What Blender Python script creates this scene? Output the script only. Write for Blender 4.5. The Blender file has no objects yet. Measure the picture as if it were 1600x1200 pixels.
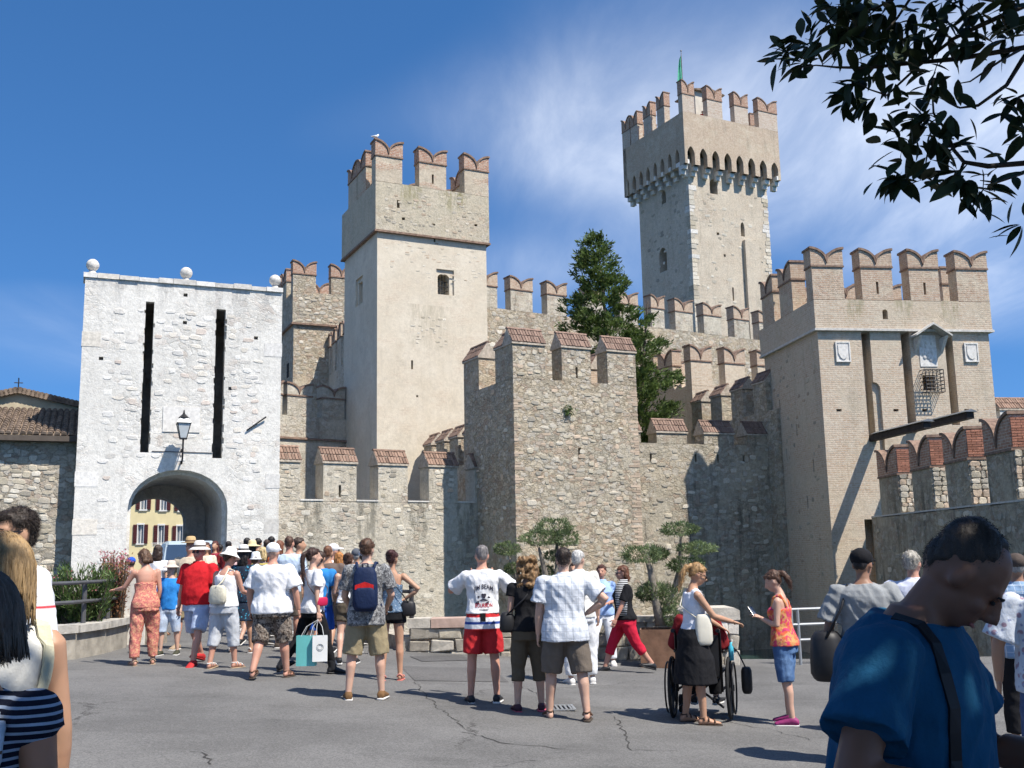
import bpy, bmesh, math, random
import numpy as np
from mathutils import Vector, Matrix, noise as mnoise
from mathutils.bvhtree import BVHTree
R = math.radians
scene = bpy.context.scene
COL = scene.collection
random.seed(7); rng = np.random.default_rng(7)

# ------------------------------------------------------------------ camera
F, CX, CY = 1610.0, 800.0, 600.0            # focal length and centre in pixels of a 1600 x 1200 frame
PITCH, ROLL, CAMZ = math.atan(270/1610.0), -0.020, 1.65
cam = bpy.data.cameras.new('camera'); camo = bpy.data.objects.new('camera', cam); COL.objects.link(camo)
cam.sensor_width = 36; cam.lens = 36*F/1600; cam.clip_start = 0.05; cam.clip_end = 9000
CM = Matrix.Rotation(math.pi/2+PITCH, 4, 'X') @ Matrix.Rotation(ROLL, 4, 'Z')
camo.matrix_world = Matrix.Translation((0, 0, CAMZ)) @ CM
scene.camera = camo

# ------------------------------------------------------------------ sky, sun, exposure
SUNV = Vector((0.54, -0.41, 1.0)).normalized()          # towards the sun: right and behind the camera
SUN_EL = math.asin(SUNV.z); SUN_ROT = math.atan2(SUNV.x, SUNV.y)
world = bpy.data.worlds.new('World'); scene.world = world; world.use_nodes = True
wt = world.node_tree; wt.nodes.clear()
def wn(t): return wt.nodes.new(t)
wo = wn('ShaderNodeOutputWorld'); wb = wn('ShaderNodeBackground'); sky = wn('ShaderNodeTexSky')
sky.sky_type = 'NISHITA'; sky.sun_disc = False; sky.sun_elevation = SUN_EL; sky.sun_rotation = SUN_ROT
sky.altitude = 900; sky.air_density = 0.9; sky.dust_density = 0.05; sky.ozone_density = 4.5
hsv = wn('ShaderNodeHueSaturation'); hsv.inputs['Saturation'].default_value = 1.20; hsv.inputs['Value'].default_value = 1.0
wt.links.new(sky.outputs[0], hsv.inputs['Color'])
CLX, CLY = 2.95, 1.05
# thin cirrus, laid out on a plane high above the ground
tc = wn('ShaderNodeTexCoord'); sep = wn('ShaderNodeSeparateXYZ'); wt.links.new(tc.outputs['Generated'], sep.inputs[0])
def wmath(op, a, b=None):
    m = wn('ShaderNodeMath'); m.operation = op
    for i, v in enumerate((a, b)):
        if v is None: continue
        if isinstance(v, (int, float)): m.inputs[i].default_value = v
        else: wt.links.new(v, m.inputs[i])
    return m.outputs[0]
skv = wn('ShaderNodeCombineXYZ'); wt.links.new(sep.outputs[0], skv.inputs[0]); wt.links.new(sep.outputs[1], skv.inputs[1])
wt.links.new(wmath('ADD', wmath('MULTIPLY', wmath('MAXIMUM', sep.outputs[2], 0.0), 0.8), 0.17), skv.inputs[2]); wt.links.new(skv.outputs[0], sky.inputs['Vector'])
den = wmath('ADD', wmath('MAXIMUM', sep.outputs[2], 0.0), 0.12)
px_, py_ = wmath('DIVIDE', sep.outputs[0], den), wmath('DIVIDE', sep.outputs[1], den)
cmb = wn('ShaderNodeCombineXYZ'); wt.links.new(px_, cmb.inputs[0]); wt.links.new(py_, cmb.inputs[1])
def cloud_noise(scale, rot, stretch, loc, detail, lo, hi, rough=0.6, dist=0.6):
    mp = wn('ShaderNodeMapping'); mp.inputs['Rotation'].default_value = (0, 0, R(rot)); mp.inputs['Scale'].default_value = (stretch, 1, 1)
    mp.inputs['Location'].default_value = loc
    nz = wn('ShaderNodeTexNoise'); nz.inputs['Scale'].default_value = scale; nz.inputs['Detail'].default_value = detail
    nz.inputs['Roughness'].default_value = rough; nz.inputs['Distortion'].default_value = dist
    rp = wn('ShaderNodeMapRange'); rp.inputs[1].default_value = lo; rp.inputs[2].default_value = hi; rp.interpolation_type = 'SMOOTHSTEP'
    wt.links.new(cmb.outputs[0], mp.inputs[0]); wt.links.new(mp.outputs[0], nz.inputs['Vector']); wt.links.new(nz.outputs[0], rp.inputs[0])
    return rp.outputs[0]
big = cloud_noise(0.55, 0, 1.0, (CLX, CLY, 0), 2, 0.45, 0.66, 0.5, 0.2)
streak = cloud_noise(1.25, -24, 3.0, (1.3, 4.2, 0), 7, 0.32, 0.85, 0.6, 0.45)
cl = wmath('MULTIPLY', wmath('MULTIPLY', big, wmath('ADD', wmath('MULTIPLY', streak, 0.60), 0.30)), 0.80)
lowf = wn('ShaderNodeMapRange'); lowf.inputs[1].default_value = 0.08; lowf.inputs[2].default_value = 0.36; wt.links.new(sep.outputs[2], lowf.inputs[0]); cl = wmath('MULTIPLY', cl, lowf.outputs[0])
mixc = wn('ShaderNodeMix'); mixc.data_type = 'RGBA'
wt.links.new(cl, mixc.inputs['Factor']); wt.links.new(hsv.outputs[0], mixc.inputs['A']); mixc.inputs['B'].default_value = (8.2, 8.5, 8.9, 1)
wt.links.new(mixc.outputs['Result'], wb.inputs['Color']); wb.inputs['Strength'].default_value = 0.120; world.cycles.sampling_method = 'MANUAL'; world.cycles.sample_map_resolution = 256
wt.links.new(wb.outputs[0], wo.inputs['Surface'])
sl = bpy.data.lights.new('sun', 'SUN'); sl.energy = 4.7; sl.angle = R(0.55); sl.color = (1.0, 0.945, 0.86)
so = bpy.data.objects.new('sun', sl); COL.objects.link(so); so.location = (20, -15, 40)
so.rotation_euler = SUNV.to_track_quat('Z', 'Y').to_euler()
vs = scene.view_settings; vs.view_transform = 'Standard'; vs.look = 'None'; vs.exposure = 0.62; vs.gamma = 1.0; vs.use_curve_mapping = False
scene.render.engine = 'CYCLES'; scene.cycles.use_denoising = True; scene.cycles.use_adaptive_sampling = True; scene.cycles.adaptive_threshold = 0.03; scene.cycles.max_bounces = 5
scene.cycles.diffuse_bounces = 2; scene.cycles.transparent_max_bounces = 8; scene.cycles.caustics_reflective = False; scene.cycles.caustics_refractive = False

# ------------------------------------------------------------------ pixel to place
def ray(u, v): return (CM.to_3x3() @ Vector(((u-CX)/F, (CY-v)/F, -1.0)))
def at(u, v, Y):
    d = ray(u, v); return Vector((d.x*Y/d.y, Y, CAMZ + d.z*Y/d.y))
def smooth(a, b, x):
    t = min(1, max(0, (x-a)/(b-a))); return t*t*(3-2*t)
def gz(x, y):
    b = -0.24*math.tanh((x+0.6)/4.0)
    k = smooth(16, 34, y)*smooth(1.0, -4.0, x)
    return b*(1-k) + 0.48*k
class Frame:
    """a building's own axes: x along its front, y back into it; the origin is its front corner at pixel u, depth Y"""
    def __init__(s, u, Y, deg, v=800):
        p = at(u, v, Y); s.o = Vector((p.x, Y, 0)); s.a = R(deg); s.deg = deg
        s.ex = Vector((math.cos(s.a), math.sin(s.a), 0)); s.ey = Vector((-math.sin(s.a), math.cos(s.a), 0))
    def front(s, u, v, ly=0.0):
        d = ray(u, v); c = Vector((0, 0, CAMZ)); t = (s.o + s.ey*ly - c).dot(s.ey)/d.dot(s.ey); p = c + d*t
        return (p-s.o).dot(s.ex), p.z
    def side(s, u, v, lx=0.0):
        d = ray(u, v); c = Vector((0, 0, CAMZ)); t = (s.o + s.ex*lx - c).dot(s.ex)/d.dot(s.ex); p = c + d*t
        return (p-s.o).dot(s.ey), p.z
    def w(s, lx, ly, z): return s.o + s.ex*lx + s.ey*ly + Vector((0, 0, z))

# ------------------------------------------------------------------ mesh helpers
class MB:
    def __init__(s): s.v = []; s.f = []; s.m = []
    def add(s, vs, fs, mi=0):
        n = len(s.v); s.v += [tuple(p) for p in vs]; s.f += [tuple(i+n for i in f) for f in fs]; s.m += [mi]*len(fs)
    def box(s, x0, x1, y0, y1, z0, z1, mi=0):
        s.add([(x0,y0,z0),(x1,y0,z0),(x1,y1,z0),(x0,y1,z0),(x0,y0,z1),(x1,y0,z1),(x1,y1,z1),(x0,y1,z1)],
              [(0,3,2,1),(4,5,6,7),(0,1,5,4),(1,2,6,5),(2,3,7,6),(3,0,4,7)], mi)
    def prism(s, poly, y0, y1, axis='y', mi=0):
        """poly in (a, z), extruded from y0 to y1 along the other horizontal axis"""
        n = len(poly); P = lambda a, z, y: (a, y, z) if axis == 'y' else (y, a, z)
        vs = [P(a, z, y0) for a, z in poly] + [P(a, z, y1) for a, z in poly]
        fs = [tuple(range(n)), tuple(range(2*n-1, n-1, -1))] + [(i, i+n, (i+1) % n+n, (i+1) % n) for i in range(n)]
        if axis != 'y': fs = [tuple(reversed(f)) for f in fs]
        s.add(vs, fs, mi)
    def loft(s, rings, cap=True, mi=0):
        n = len(rings[0]); vs = [p for r in rings for p in r]; fs = []
        for k in range(len(rings)-1):
            for i in range(n):
                j = (i+1) % n; fs.append((k*n+i, k*n+j, (k+1)*n+j, (k+1)*n+i))
        if cap: fs += [tuple(range(n-1, -1, -1)), tuple((len(rings)-1)*n+i for i in range(n))]
        s.add(vs, fs, mi)
    def tube(s, pts, rad, n=8, cap=True, mi=0):
        pts = [Vector(p) for p in pts]; rad = [rad]*len(pts) if isinstance(rad, (int, float)) else rad
        rings = []; up = None
        for i, p in enumerate(pts):
            d = (pts[min(i+1, len(pts)-1)]-pts[max(i-1, 0)]).normalized()
            if up is None: up = Vector((0, 0, 1)) if abs(d.z) < 0.9 else Vector((0, 1, 0))
            a = d.cross(up).normalized(); b = a.cross(d).normalized(); up = b
            rings.append([p + (a*math.cos(2*math.pi*k/n) - b*math.sin(2*math.pi*k/n))*rad[i] for k in range(n)])
        s.loft(rings, cap, mi)
    def ball(s, c, r, nu=14, nv=9, mi=0):
        c = Vector(c); r = Vector(r) if not isinstance(r, (int, float)) else Vector((r, r, r)); rings = []
        for j in range(1, nv):
            t = math.pi*j/nv - math.pi/2
            rings.append([c + Vector((r.x*math.cos(t)*math.cos(2*math.pi*i/nu), r.y*math.cos(t)*math.sin(2*math.pi*i/nu), r.z*math.sin(t))) for i in range(nu)])
        n0 = len(s.v); s.loft(rings, False, mi); n1 = len(s.v)
        s.v += [tuple(c - Vector((0, 0, r.z))), tuple(c + Vector((0, 0, r.z)))]
        for i in range(nu):
            j = (i+1) % nu; s.f.append((n0+j, n0+i, n1)); s.f.append((n1-nu+i, n1-nu+j, n1+1)); s.m += [mi, mi]
    def mesh(s, name='mesh'):
        me = bpy.data.meshes.new(name); me.from_pydata(s.v, [], s.f); me.polygons.foreach_set('material_index', s.m); me.update(); return me
    def build(s, name, mats, parent=None, smooth=False):
        return link(name, s.mesh(name), mats, parent, smooth)
def link(name, me, mats=None, parent=None, smooth=False):
    o = bpy.data.objects.new(name, me); COL.objects.link(o)
    if mats is not None and not me.materials:
        for m in (mats if isinstance(mats, (list, tuple)) else [mats]): me.materials.append(m)
    if smooth: me.polygons.foreach_set('use_smooth', [True]*len(me.polygons))
    if parent: o.parent = parent
    return o
def tag(o, label, cat, group=None):
    o['label'] = label; o['category'] = cat
    if group: o['group'] = group
    return o
def thing(name, label, cat, loc=(0, 0, 0), rotz=0.0, group=None):
    o = bpy.data.objects.new(name, None); COL.objects.link(o); o.location = loc; o.rotation_euler = (0, 0, rotz)
    o.empty_display_size = 0.2
    return tag(o, label, cat, group)
def struct(o, kind='structure', label=None):
    o['kind'] = kind
    if label: o['label'] = label
    return o
WORK = bpy.data.scenes.new('work')          # a small side scene, so that modifiers evaluate quickly; removed at the end
def evaluated(o):
    vl = WORK.view_layers[0]; vl.update(); dg = vl.depsgraph; return bpy.data.meshes.new_from_object(o.evaluated_get(dg))
def boolean(me, cutter_mb):
    a = bpy.data.objects.new('cut_a', me); b = bpy.data.objects.new('cut_b', cutter_mb.mesh('cut'))
    WORK.collection.objects.link(a); WORK.collection.objects.link(b)
    m = a.modifiers.new('b', 'BOOLEAN'); m.operation = 'DIFFERENCE'; m.object = b; m.solver = 'EXACT'; m.use_self = True
    out = evaluated(a)
    bpy.data.objects.remove(a); bpy.data.objects.remove(b); return out

# ------------------------------------------------------------------ materials
class NT:
    def __init__(s, name):
        s.mat = bpy.data.materials.new(name); s.mat.use_nodes = True; s.t = s.mat.node_tree
        s.b = s.t.nodes['Principled BSDF']; s.b.inputs['Roughness'].default_value = 0.9
        s.b.inputs['Specular IOR Level'].default_value = 0.25
        s._tc = None
    def n(s, t): return s.t.nodes.new(t)
    def put(s, sock, v):
        if isinstance(v, bpy.types.NodeSocket): s.t.links.new(v, sock)
        elif isinstance(v, (tuple, list)) and sock.type == 'RGBA' and len(v) == 3: sock.default_value = (*v, 1)
        else: sock.default_value = v
    def pos(s, kind='Object'):
        if s._tc is None: s._tc = s.n('ShaderNodeTexCoord')
        return s._tc.outputs[kind]
    def map(s, v, scale=(1, 1, 1), rot=(0, 0, 0), loc=(0, 0, 0)):
        m = s.n('ShaderNodeMapping'); s.put(m.inputs[0], v); m.inputs['Scale'].default_value = scale
        m.inputs['Rotation'].default_value = rot; m.inputs['Location'].default_value = loc; return m.outputs[0]
    def noise(s, v, scale, detail=4, rough=0.55, dist=0.0, out=0):
        m = s.n('ShaderNodeTexNoise'); s.put(m.inputs['Vector'], v); m.inputs['Scale'].default_value = scale
        m.inputs['Detail'].default_value = detail; m.inputs['Roughness'].default_value = rough; m.inputs['Distortion'].default_value = dist
        return m.outputs[out]
    def vor(s, v, scale, feature='F1', out='Distance', rnd=1.0):
        m = s.n('ShaderNodeTexVoronoi'); m.feature = feature; s.put(m.inputs['Vector'], v); m.inputs['Scale'].default_value = scale
        m.inputs['Randomness'].default_value = rnd; return m.outputs[out]
    def rng(s, v, a, b, c=0.0, d=1.0, smooth=True):
        m = s.n('ShaderNodeMapRange'); m.interpolation_type = 'SMOOTHSTEP' if smooth else 'LINEAR'
        for i, x in enumerate((v, a, b, c, d)): s.put(m.inputs[i], x)
        return m.outputs[0]
    def math(s, op, a, b=0.0):
        m = s.n('ShaderNodeMath'); m.operation = op; s.put(m.inputs[0], a); s.put(m.inputs[1], b); return m.outputs[0]
    def mix(s, f, a, b, mode='MIX'):
        m = s.n('ShaderNodeMix'); m.data_type = 'RGBA'; m.blend_type = mode; s.put(m.inputs['Factor'], f); s.put(m.inputs['A'], a); s.put(m.inputs['B'], b)
        return m.outputs['Result']
    def sep(s, v):
        m = s.n('ShaderNodeSeparateXYZ'); s.put(m.inputs[0], v); return m.outputs
    def comb(s, x, y, z):
        m = s.n('ShaderNodeCombineXYZ'); s.put(m.inputs[0], x); s.put(m.inputs[1], y); s.put(m.inputs[2], z); return m.outputs[0]
    def rand(s): return s.n('ShaderNodeObjectInfo').outputs['Random']
    def gray(s, f): return s.comb(f, f, f)
    def bump(s, h, strength=0.5, dist=0.02):
        m = s.n('ShaderNodeBump'); s.put(m.inputs['Height'], h); m.inputs['Strength'].default_value = strength; m.inputs['Distance'].default_value = dist
        s.t.links.new(m.outputs[0], s.b.inputs['Normal'])
    def done(s, col, rough=None, **kw):
        s.put(s.b.inputs['Base Color'], col)
        if rough is not None: s.put(s.b.inputs['Roughness'], rough)
        for k, v in kw.items(): s.put(s.b.inputs[k.replace('_', ' ')], v)
        return s.mat
def plain(name, col, rough=0.7, var=0.12, scale=6.0, bump=0.0, metal=0.0, objvar=0.0, spec=0.3):
    t = NT(name); p = t.pos(); f = t.rng(t.noise(p, scale, 5), 0.25, 0.75, 1-var, 1+var)
    if objvar: f = t.math('MULTIPLY', f, t.rng(t.rand(), 0, 1, 1-objvar, 1+objvar, False))
    c = t.mix(1.0, col, t.gray(f), 'MULTIPLY')
    if bump: t.bump(t.noise(p, scale*4, 6, 0.65), bump, 0.01)
    return t.done(c, rough, Metallic=metal, Specular_IOR_Level=spec)
def masonry(name, c1, c2, c3, rub=4.0, rub_amt=0.8, expose=(0.42, 0.58), brick=0.0, bc=((0.42, 0.2, 0.13), (0.5, 0.3, 0.2)), mortar=(0.5, 0.45, 0.37),
            grime=0.3, grime_col=(0.16, 0.145, 0.12), bumpk=0.6, brick_expose=(0.45, 0.6), spots=0.0, seed=0.0, low_grime=0.0, grain=1.0, stains=(), stain_col=(0.13, 0.125, 0.10), stain_amt=0.7):
    t = NT(name); p0 = t.pos(); p = t.map(p0, loc=(seed*7.3, seed*3.1, seed*1.7))
    col = t.mix(t.rng(t.noise(p, 0.45, 3, 0.6), 0.35, 0.65), c1, c2)
    col = t.mix(t.math('MULTIPLY', t.rng(t.noise(p, 2.6, 5, 0.75), 0.42, 0.72), 0.75), col, c3)
    warp = t.n('ShaderNodeVectorMath'); warp.operation = 'ADD'; sc = t.n('ShaderNodeVectorMath'); sc.operation = 'SCALE'
    t.put(sc.inputs[0], t.noise(p, 2.6, 4, 0.75, out=1)); sc.inputs['Scale'].default_value = 0.42
    t.put(warp.inputs[0], p); t.put(warp.inputs[1], sc.outputs[0])
    pv = t.map(warp.outputs[0], scale=(1, 1, 1.7))
    ex = t.rng(t.noise(p, 0.55, 4, 0.68), expose[0], expose[1])
    cell = t.sep(t.vor(pv, rub, out='Color')); edge = t.vor(pv, rub, 'DISTANCE_TO_EDGE')
    m = t.rng(edge, 0.0, 0.11)
    tone = t.rng(cell[0], 0, 1, 0.74, 1.16, False)
    stone = t.mix(1.0, col, t.gray(tone), 'MULTIPLY')
    stone = t.mix(t.math('MULTIPLY', t.rng(cell[1], 0.72, 0.8), 0.55), stone, (0.55, 0.5, 0.43))
    stone = t.mix(t.math('MULTIPLY', t.rng(cell[2], 0.8, 0.88), 0.45), stone, (0.36, 0.23, 0.16))
    stone = t.mix(t.math('MULTIPLY', t.math('SUBTRACT', 1.0, m), 0.30), stone, t.mix(1.0, col, (0.55, 0.5, 0.45), 'MULTIPLY'))
    ea = t.math('MULTIPLY', ex, rub_amt); col = t.mix(ea, col, stone)
    h = t.math('MULTIPLY', m, ea)
    if brick:
        s = t.sep(p0); bv = t.comb(t.math('ADD', s[0], s[1]), s[2], 0.0)
        b = t.n('ShaderNodeTexBrick'); t.put(b.inputs['Vector'], bv); b.inputs['Scale'].default_value = 1.0
        b.inputs['Brick Width'].default_value = 0.27; b.inputs['Row Height'].default_value = 0.085; b.inputs['Mortar Size'].default_value = 0.013
        b.inputs['Mortar Smooth'].default_value = 0.3; b.inputs['Bias'].default_value = 0.0
        t.put(b.inputs['Color1'], bc[0]); t.put(b.inputs['Color2'], bc[1]); t.put(b.inputs['Mortar'], mortar)
        bcol = t.mix(t.rng(t.noise(p, 9, 4), 0.45, 0.8), b.outputs['Color'], mortar)
        be = t.math('MULTIPLY', t.rng(t.noise(t.map(p, scale=(0.8, 0.8, 1.6), loc=(5, 2, 9)), 0.7, 4, 0.7), brick_expose[0], brick_expose[1]), brick)
        col = t.mix(be, col, bcol)
        h = t.math('ADD', t.math('MULTIPLY', h, t.math('SUBTRACT', 1.0, be)), t.math('MULTIPLY', t.math('MULTIPLY', t.math('SUBTRACT', 1.0, b.outputs['Fac']), be), 0.6))
    if grime:
        g = t.rng(t.noise(t.map(p, scale=(1.6, 1.6, 0.22)), 1.3, 5, 0.72), 0.5, 0.74)
        col = t.mix(t.math('MULTIPLY', g, grime), col, grime_col)
    if stains:                                   # rain streaks below crenels: (centre, half width, top, length) in the wall's own axes
        ss = t.sep(p0); nzx = t.math('MULTIPLY', t.math('SUBTRACT', t.noise(t.map(p, scale=(1, 1, .45)), 2.2, 4, .7), .5), .9); acc = None
        for c, w, z1, ln in stains:
            dx = t.math('ABSOLUTE', t.math('SUBTRACT', t.math('ADD', ss[0], nzx), c)); a = t.rng(dx, w*.45, w*1.15, 1, 0); b = t.rng(t.math('ADD', ss[2], nzx), z1-ln, z1-ln*.15, 0, 1); q = t.math('MULTIPLY', a, t.math('MULTIPLY', b, t.rng(ss[2], z1+.02, z1+.06, 1, 0)))
            acc = q if acc is None else t.math('MAXIMUM', acc, q)
        col = t.mix(t.math('MULTIPLY', t.math('MULTIPLY', acc, t.rng(t.noise(t.map(p, scale=(4, 4, .8)), 1.6, 4, .7), .36, .62)), stain_amt), col, stain_col)
    if low_grime:
        zz = t.sep(p0)[2]; g = t.math('MULTIPLY', t.rng(t.math('ADD', zz, t.math('MULTIPLY', t.noise(p, 0.7, 5), 3.0)), 3.4, 0.8), low_grime)
        col = t.mix(g, col, t.mix(1.0, col, (0.55, 0.56, 0.5), 'MULTIPLY'))
    if spots:
        sp = t.rng(t.vor(t.map(p, scale=(1, 1, 1.3)), 1.7), 0.05, 0.085, 1, 0)
        sp = t.math('MULTIPLY', sp, t.rng(t.noise(p, 1.1, 3), 0.45, 0.6)); col = t.mix(t.math('MULTIPLY', sp, spots), col, (0.07, 0.055, 0.045))
        h = t.math('SUBTRACT', h, sp)
    fine = t.noise(p, 9, 4, 0.8)
    pit = t.math('MULTIPLY', t.rng(fine, .60, .70), t.rng(t.noise(p, 1.7, 3, .6), .42, .60)); col = t.mix(t.math('MULTIPLY', pit, .55*grain), col, t.mix(1.0, col, (.42, .38, .33), 'MULTIPLY')); h = t.math('SUBTRACT', h, t.math('MULTIPLY', pit, grain))
    col = t.mix(1.0, col, t.gray(t.rng(fine, 0.25, 0.75, 1-.20*grain, 1+.18*grain)), 'MULTIPLY')
    hh = t.math('ADD', t.math('MULTIPLY', h, 0.6), t.math('MULTIPLY', fine, grain))
    t.bump(hh, bumpk, 0.05)
    return t.done(col, 0.95, Specular_IOR_Level=0.1)
M = {}
M['gate'] = masonry('white_stone', (0.74, 0.715, 0.66), (0.66, 0.64, 0.595), (0.55, 0.535, 0.50), 3.0, 0.6, (0.44, 0.62), 0.25, ((0.55, 0.42, 0.34), (0.6, 0.5, 0.4)), (0.6, 0.57, 0.52), 0.28, (0.36, 0.35, 0.33), 0.5, (0.58, 0.68), seed=1, grain=.7)
M['rubble'] = masonry('rubble_stone', (0.53, 0.44, 0.315), (0.47, 0.415, 0.32), (0.56, 0.505, 0.41), 4.2, 0.95, (0.30, 0.46), 0.45, ((0.40, 0.22, 0.14), (0.46, 0.32, 0.22)), (0.48, 0.42, 0.33), 0.30, (0.17, 0.155, 0.125), 1.0, (0.54, 0.66), seed=2)
M['low'] = masonry('low_wall_stone', (0.53, 0.47, 0.37), (0.49, 0.445, 0.36), (0.57, 0.53, 0.45), 4.2, 0.8, (0.40, 0.56), 0.2, ((0.42, 0.26, 0.18), (0.48, 0.36, 0.26)), (0.5, 0.45, 0.37), 0.55, (0.15, 0.14, 0.115), 0.8, (0.6, 0.7), seed=3)
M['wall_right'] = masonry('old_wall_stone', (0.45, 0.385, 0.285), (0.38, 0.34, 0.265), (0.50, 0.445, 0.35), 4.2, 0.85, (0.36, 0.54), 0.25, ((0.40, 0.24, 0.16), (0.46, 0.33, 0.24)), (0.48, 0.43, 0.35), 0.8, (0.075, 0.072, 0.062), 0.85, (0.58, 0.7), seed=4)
M['plaster'] = masonry('pale_plaster', (0.66, 0.59, 0.475), (0.60, 0.525, 0.41), (0.54, 0.475, 0.375), 4.0, 0.45, (0.54, 0.70), 0.5, ((0.54, 0.41, 0.30), (0.62, 0.51, 0.39)), (0.62, 0.55, 0.44), 0.34, (0.40, 0.345, 0.26), 0.3, (0.48, 0.68), seed=5, grain=0.45)
M['plaster_top'] = masonry('weathered_plaster', (0.53, 0.465, 0.36), (0.48, 0.42, 0.32), (0.38, 0.34, 0.265), 4.0, 0.55, (0.46, 0.64), 0.35, ((0.48, 0.33, 0.23), (0.54, 0.43, 0.32)), (0.5, 0.44, 0.34), 0.42, (0.27, 0.26, 0.14), 0.55, (0.5, 0.68), 0.6, seed=6)
M['brickish'] = masonry('brick_wall', (0.56, 0.48, 0.37), (0.52, 0.43, 0.32), (0.57, 0.50, 0.40), 4.2, 0.45, (0.48, 0.66), 0.8, ((0.50, 0.35, 0.245), (0.57, 0.455, 0.345)), (0.57, 0.51, 0.41), 0.36, (0.27, 0.24, 0.18), 0.45, (0.36, 0.58), 0.4, seed=7, grain=.7)
M['keep'] = masonry('keep_plaster', (0.58, 0.505, 0.40), (0.53, 0.455, 0.355), (0.45, 0.40, 0.325), 3.0, 0.6, (0.48, 0.66), 0.25, ((0.46, 0.3, 0.21), (0.5, 0.38, 0.28)), (0.5, 0.44, 0.35), 0.36, (0.25, 0.225, 0.18), 0.6, (0.5, 0.68), 0.8, seed=8)
M['keep_top'] = masonry('keep_brick', (0.56, 0.475, 0.365), (0.50, 0.415, 0.31), (0.56, 0.49, 0.395), 4.0, 0.5, (0.46, 0.64), 0.6, ((0.43, 0.29, 0.2), (0.5, 0.37, 0.27)), (0.45, 0.38, 0.3), 0.45, (0.19, 0.175, 0.14), 0.5, (0.34, 0.54), 0.0, seed=9)
M['brick'] = masonry('red_brick', (0.40, 0.235, 0.165), (0.35, 0.20, 0.14), (0.46, 0.33, 0.25), 4.0, 0.0, (0.5, 0.6), 0.9, ((0.37, 0.175, 0.115), (0.44, 0.27, 0.185)), (0.5, 0.42, 0.34), 0.3, (0.18, 0.13, 0.1), 0.6, (0.15, 0.35), seed=10)
M['brick_pale'] = masonry('faded_brick', (0.50, 0.40, 0.30), (0.45, 0.345, 0.255), (0.53, 0.46, 0.365), 4.0, 0.35, (0.5, 0.6), 0.65, ((0.42, 0.25, 0.17), (0.48, 0.35, 0.25)), (0.5, 0.43, 0.34), 0.3, (0.22, 0.18, 0.14), 0.5, (0.28, 0.48), seed=11)
M['church'] = masonry('church_stone', (0.44, 0.39, 0.31), (0.47, 0.41, 0.32), (0.36, 0.33, 0.28), 3.6, 0.9, (0.34, 0.5), 0.2, grime=0.3, bumpk=0.9, brick_expose=(0.6, 0.7), seed=12)
M['coping'] = plain('coping_brick', (0.23, 0.155, 0.115), 0.95, 0.35, 7, 0.6)
M['dark'] = plain('dark_inside', (0.03, 0.027, 0.024), 1.0)
M['iron'] = plain('black_iron', (0.025, 0.025, 0.027), 0.5, 0.2, 20, 0.0, 0.3)
M['ball'] = plain('finial_stone', (0.58, 0.55, 0.5), 0.95, 0.22, 8, 0.7)
M['white_stone'] = plain('carved_marble', (0.68, 0.65, 0.6), 0.8, 0.15, 9, 0.4)
for k, c in enumerate([(0.52, 0.465, 0.375), (0.46, 0.405, 0.31), (0.38, 0.34, 0.275), (0.56, 0.515, 0.43), (0.49, 0.385, 0.285)]):
    M['stone%d' % k] = plain('field_stone_%s' % 'abcde'[k], c, 0.95, 0.22, 9, 0.8, objvar=0.22)
for k, c in enumerate([(0.70, 0.675, 0.62), (0.66, 0.635, 0.59), (0.60, 0.57, 0.52), (0.66, 0.61, 0.53), (0.60, 0.52, 0.45)]):
    M['pale%d' % k] = plain('pale_stone_%s' % 'abcde'[k], c, 0.95, 0.18, 8, 0.7, objvar=0.12)
M['tile'] = plain('merlon_tile', (0.235, 0.155, 0.115), 0.95, 0.35, 9, 0.7, objvar=0.3)
M['tile_old'] = plain('weathered_tile', (0.215, 0.145, 0.112), 0.95, 0.35, 9, 0.7, objvar=0.22)
M['mortar'] = plain('tile_mortar', (0.42, 0.36, 0.29), 0.95, 0.3, 9, 0.5)
M['qbrick'] = plain('corner_brick', (0.48, 0.375, 0.28), 0.95, 0.28, 10, 0.7, objvar=0.28)
M['rbrick'] = plain('single_red_brick', (0.36, 0.165, 0.11), 0.95, 0.3, 12, 0.6, objvar=0.28)
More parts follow.
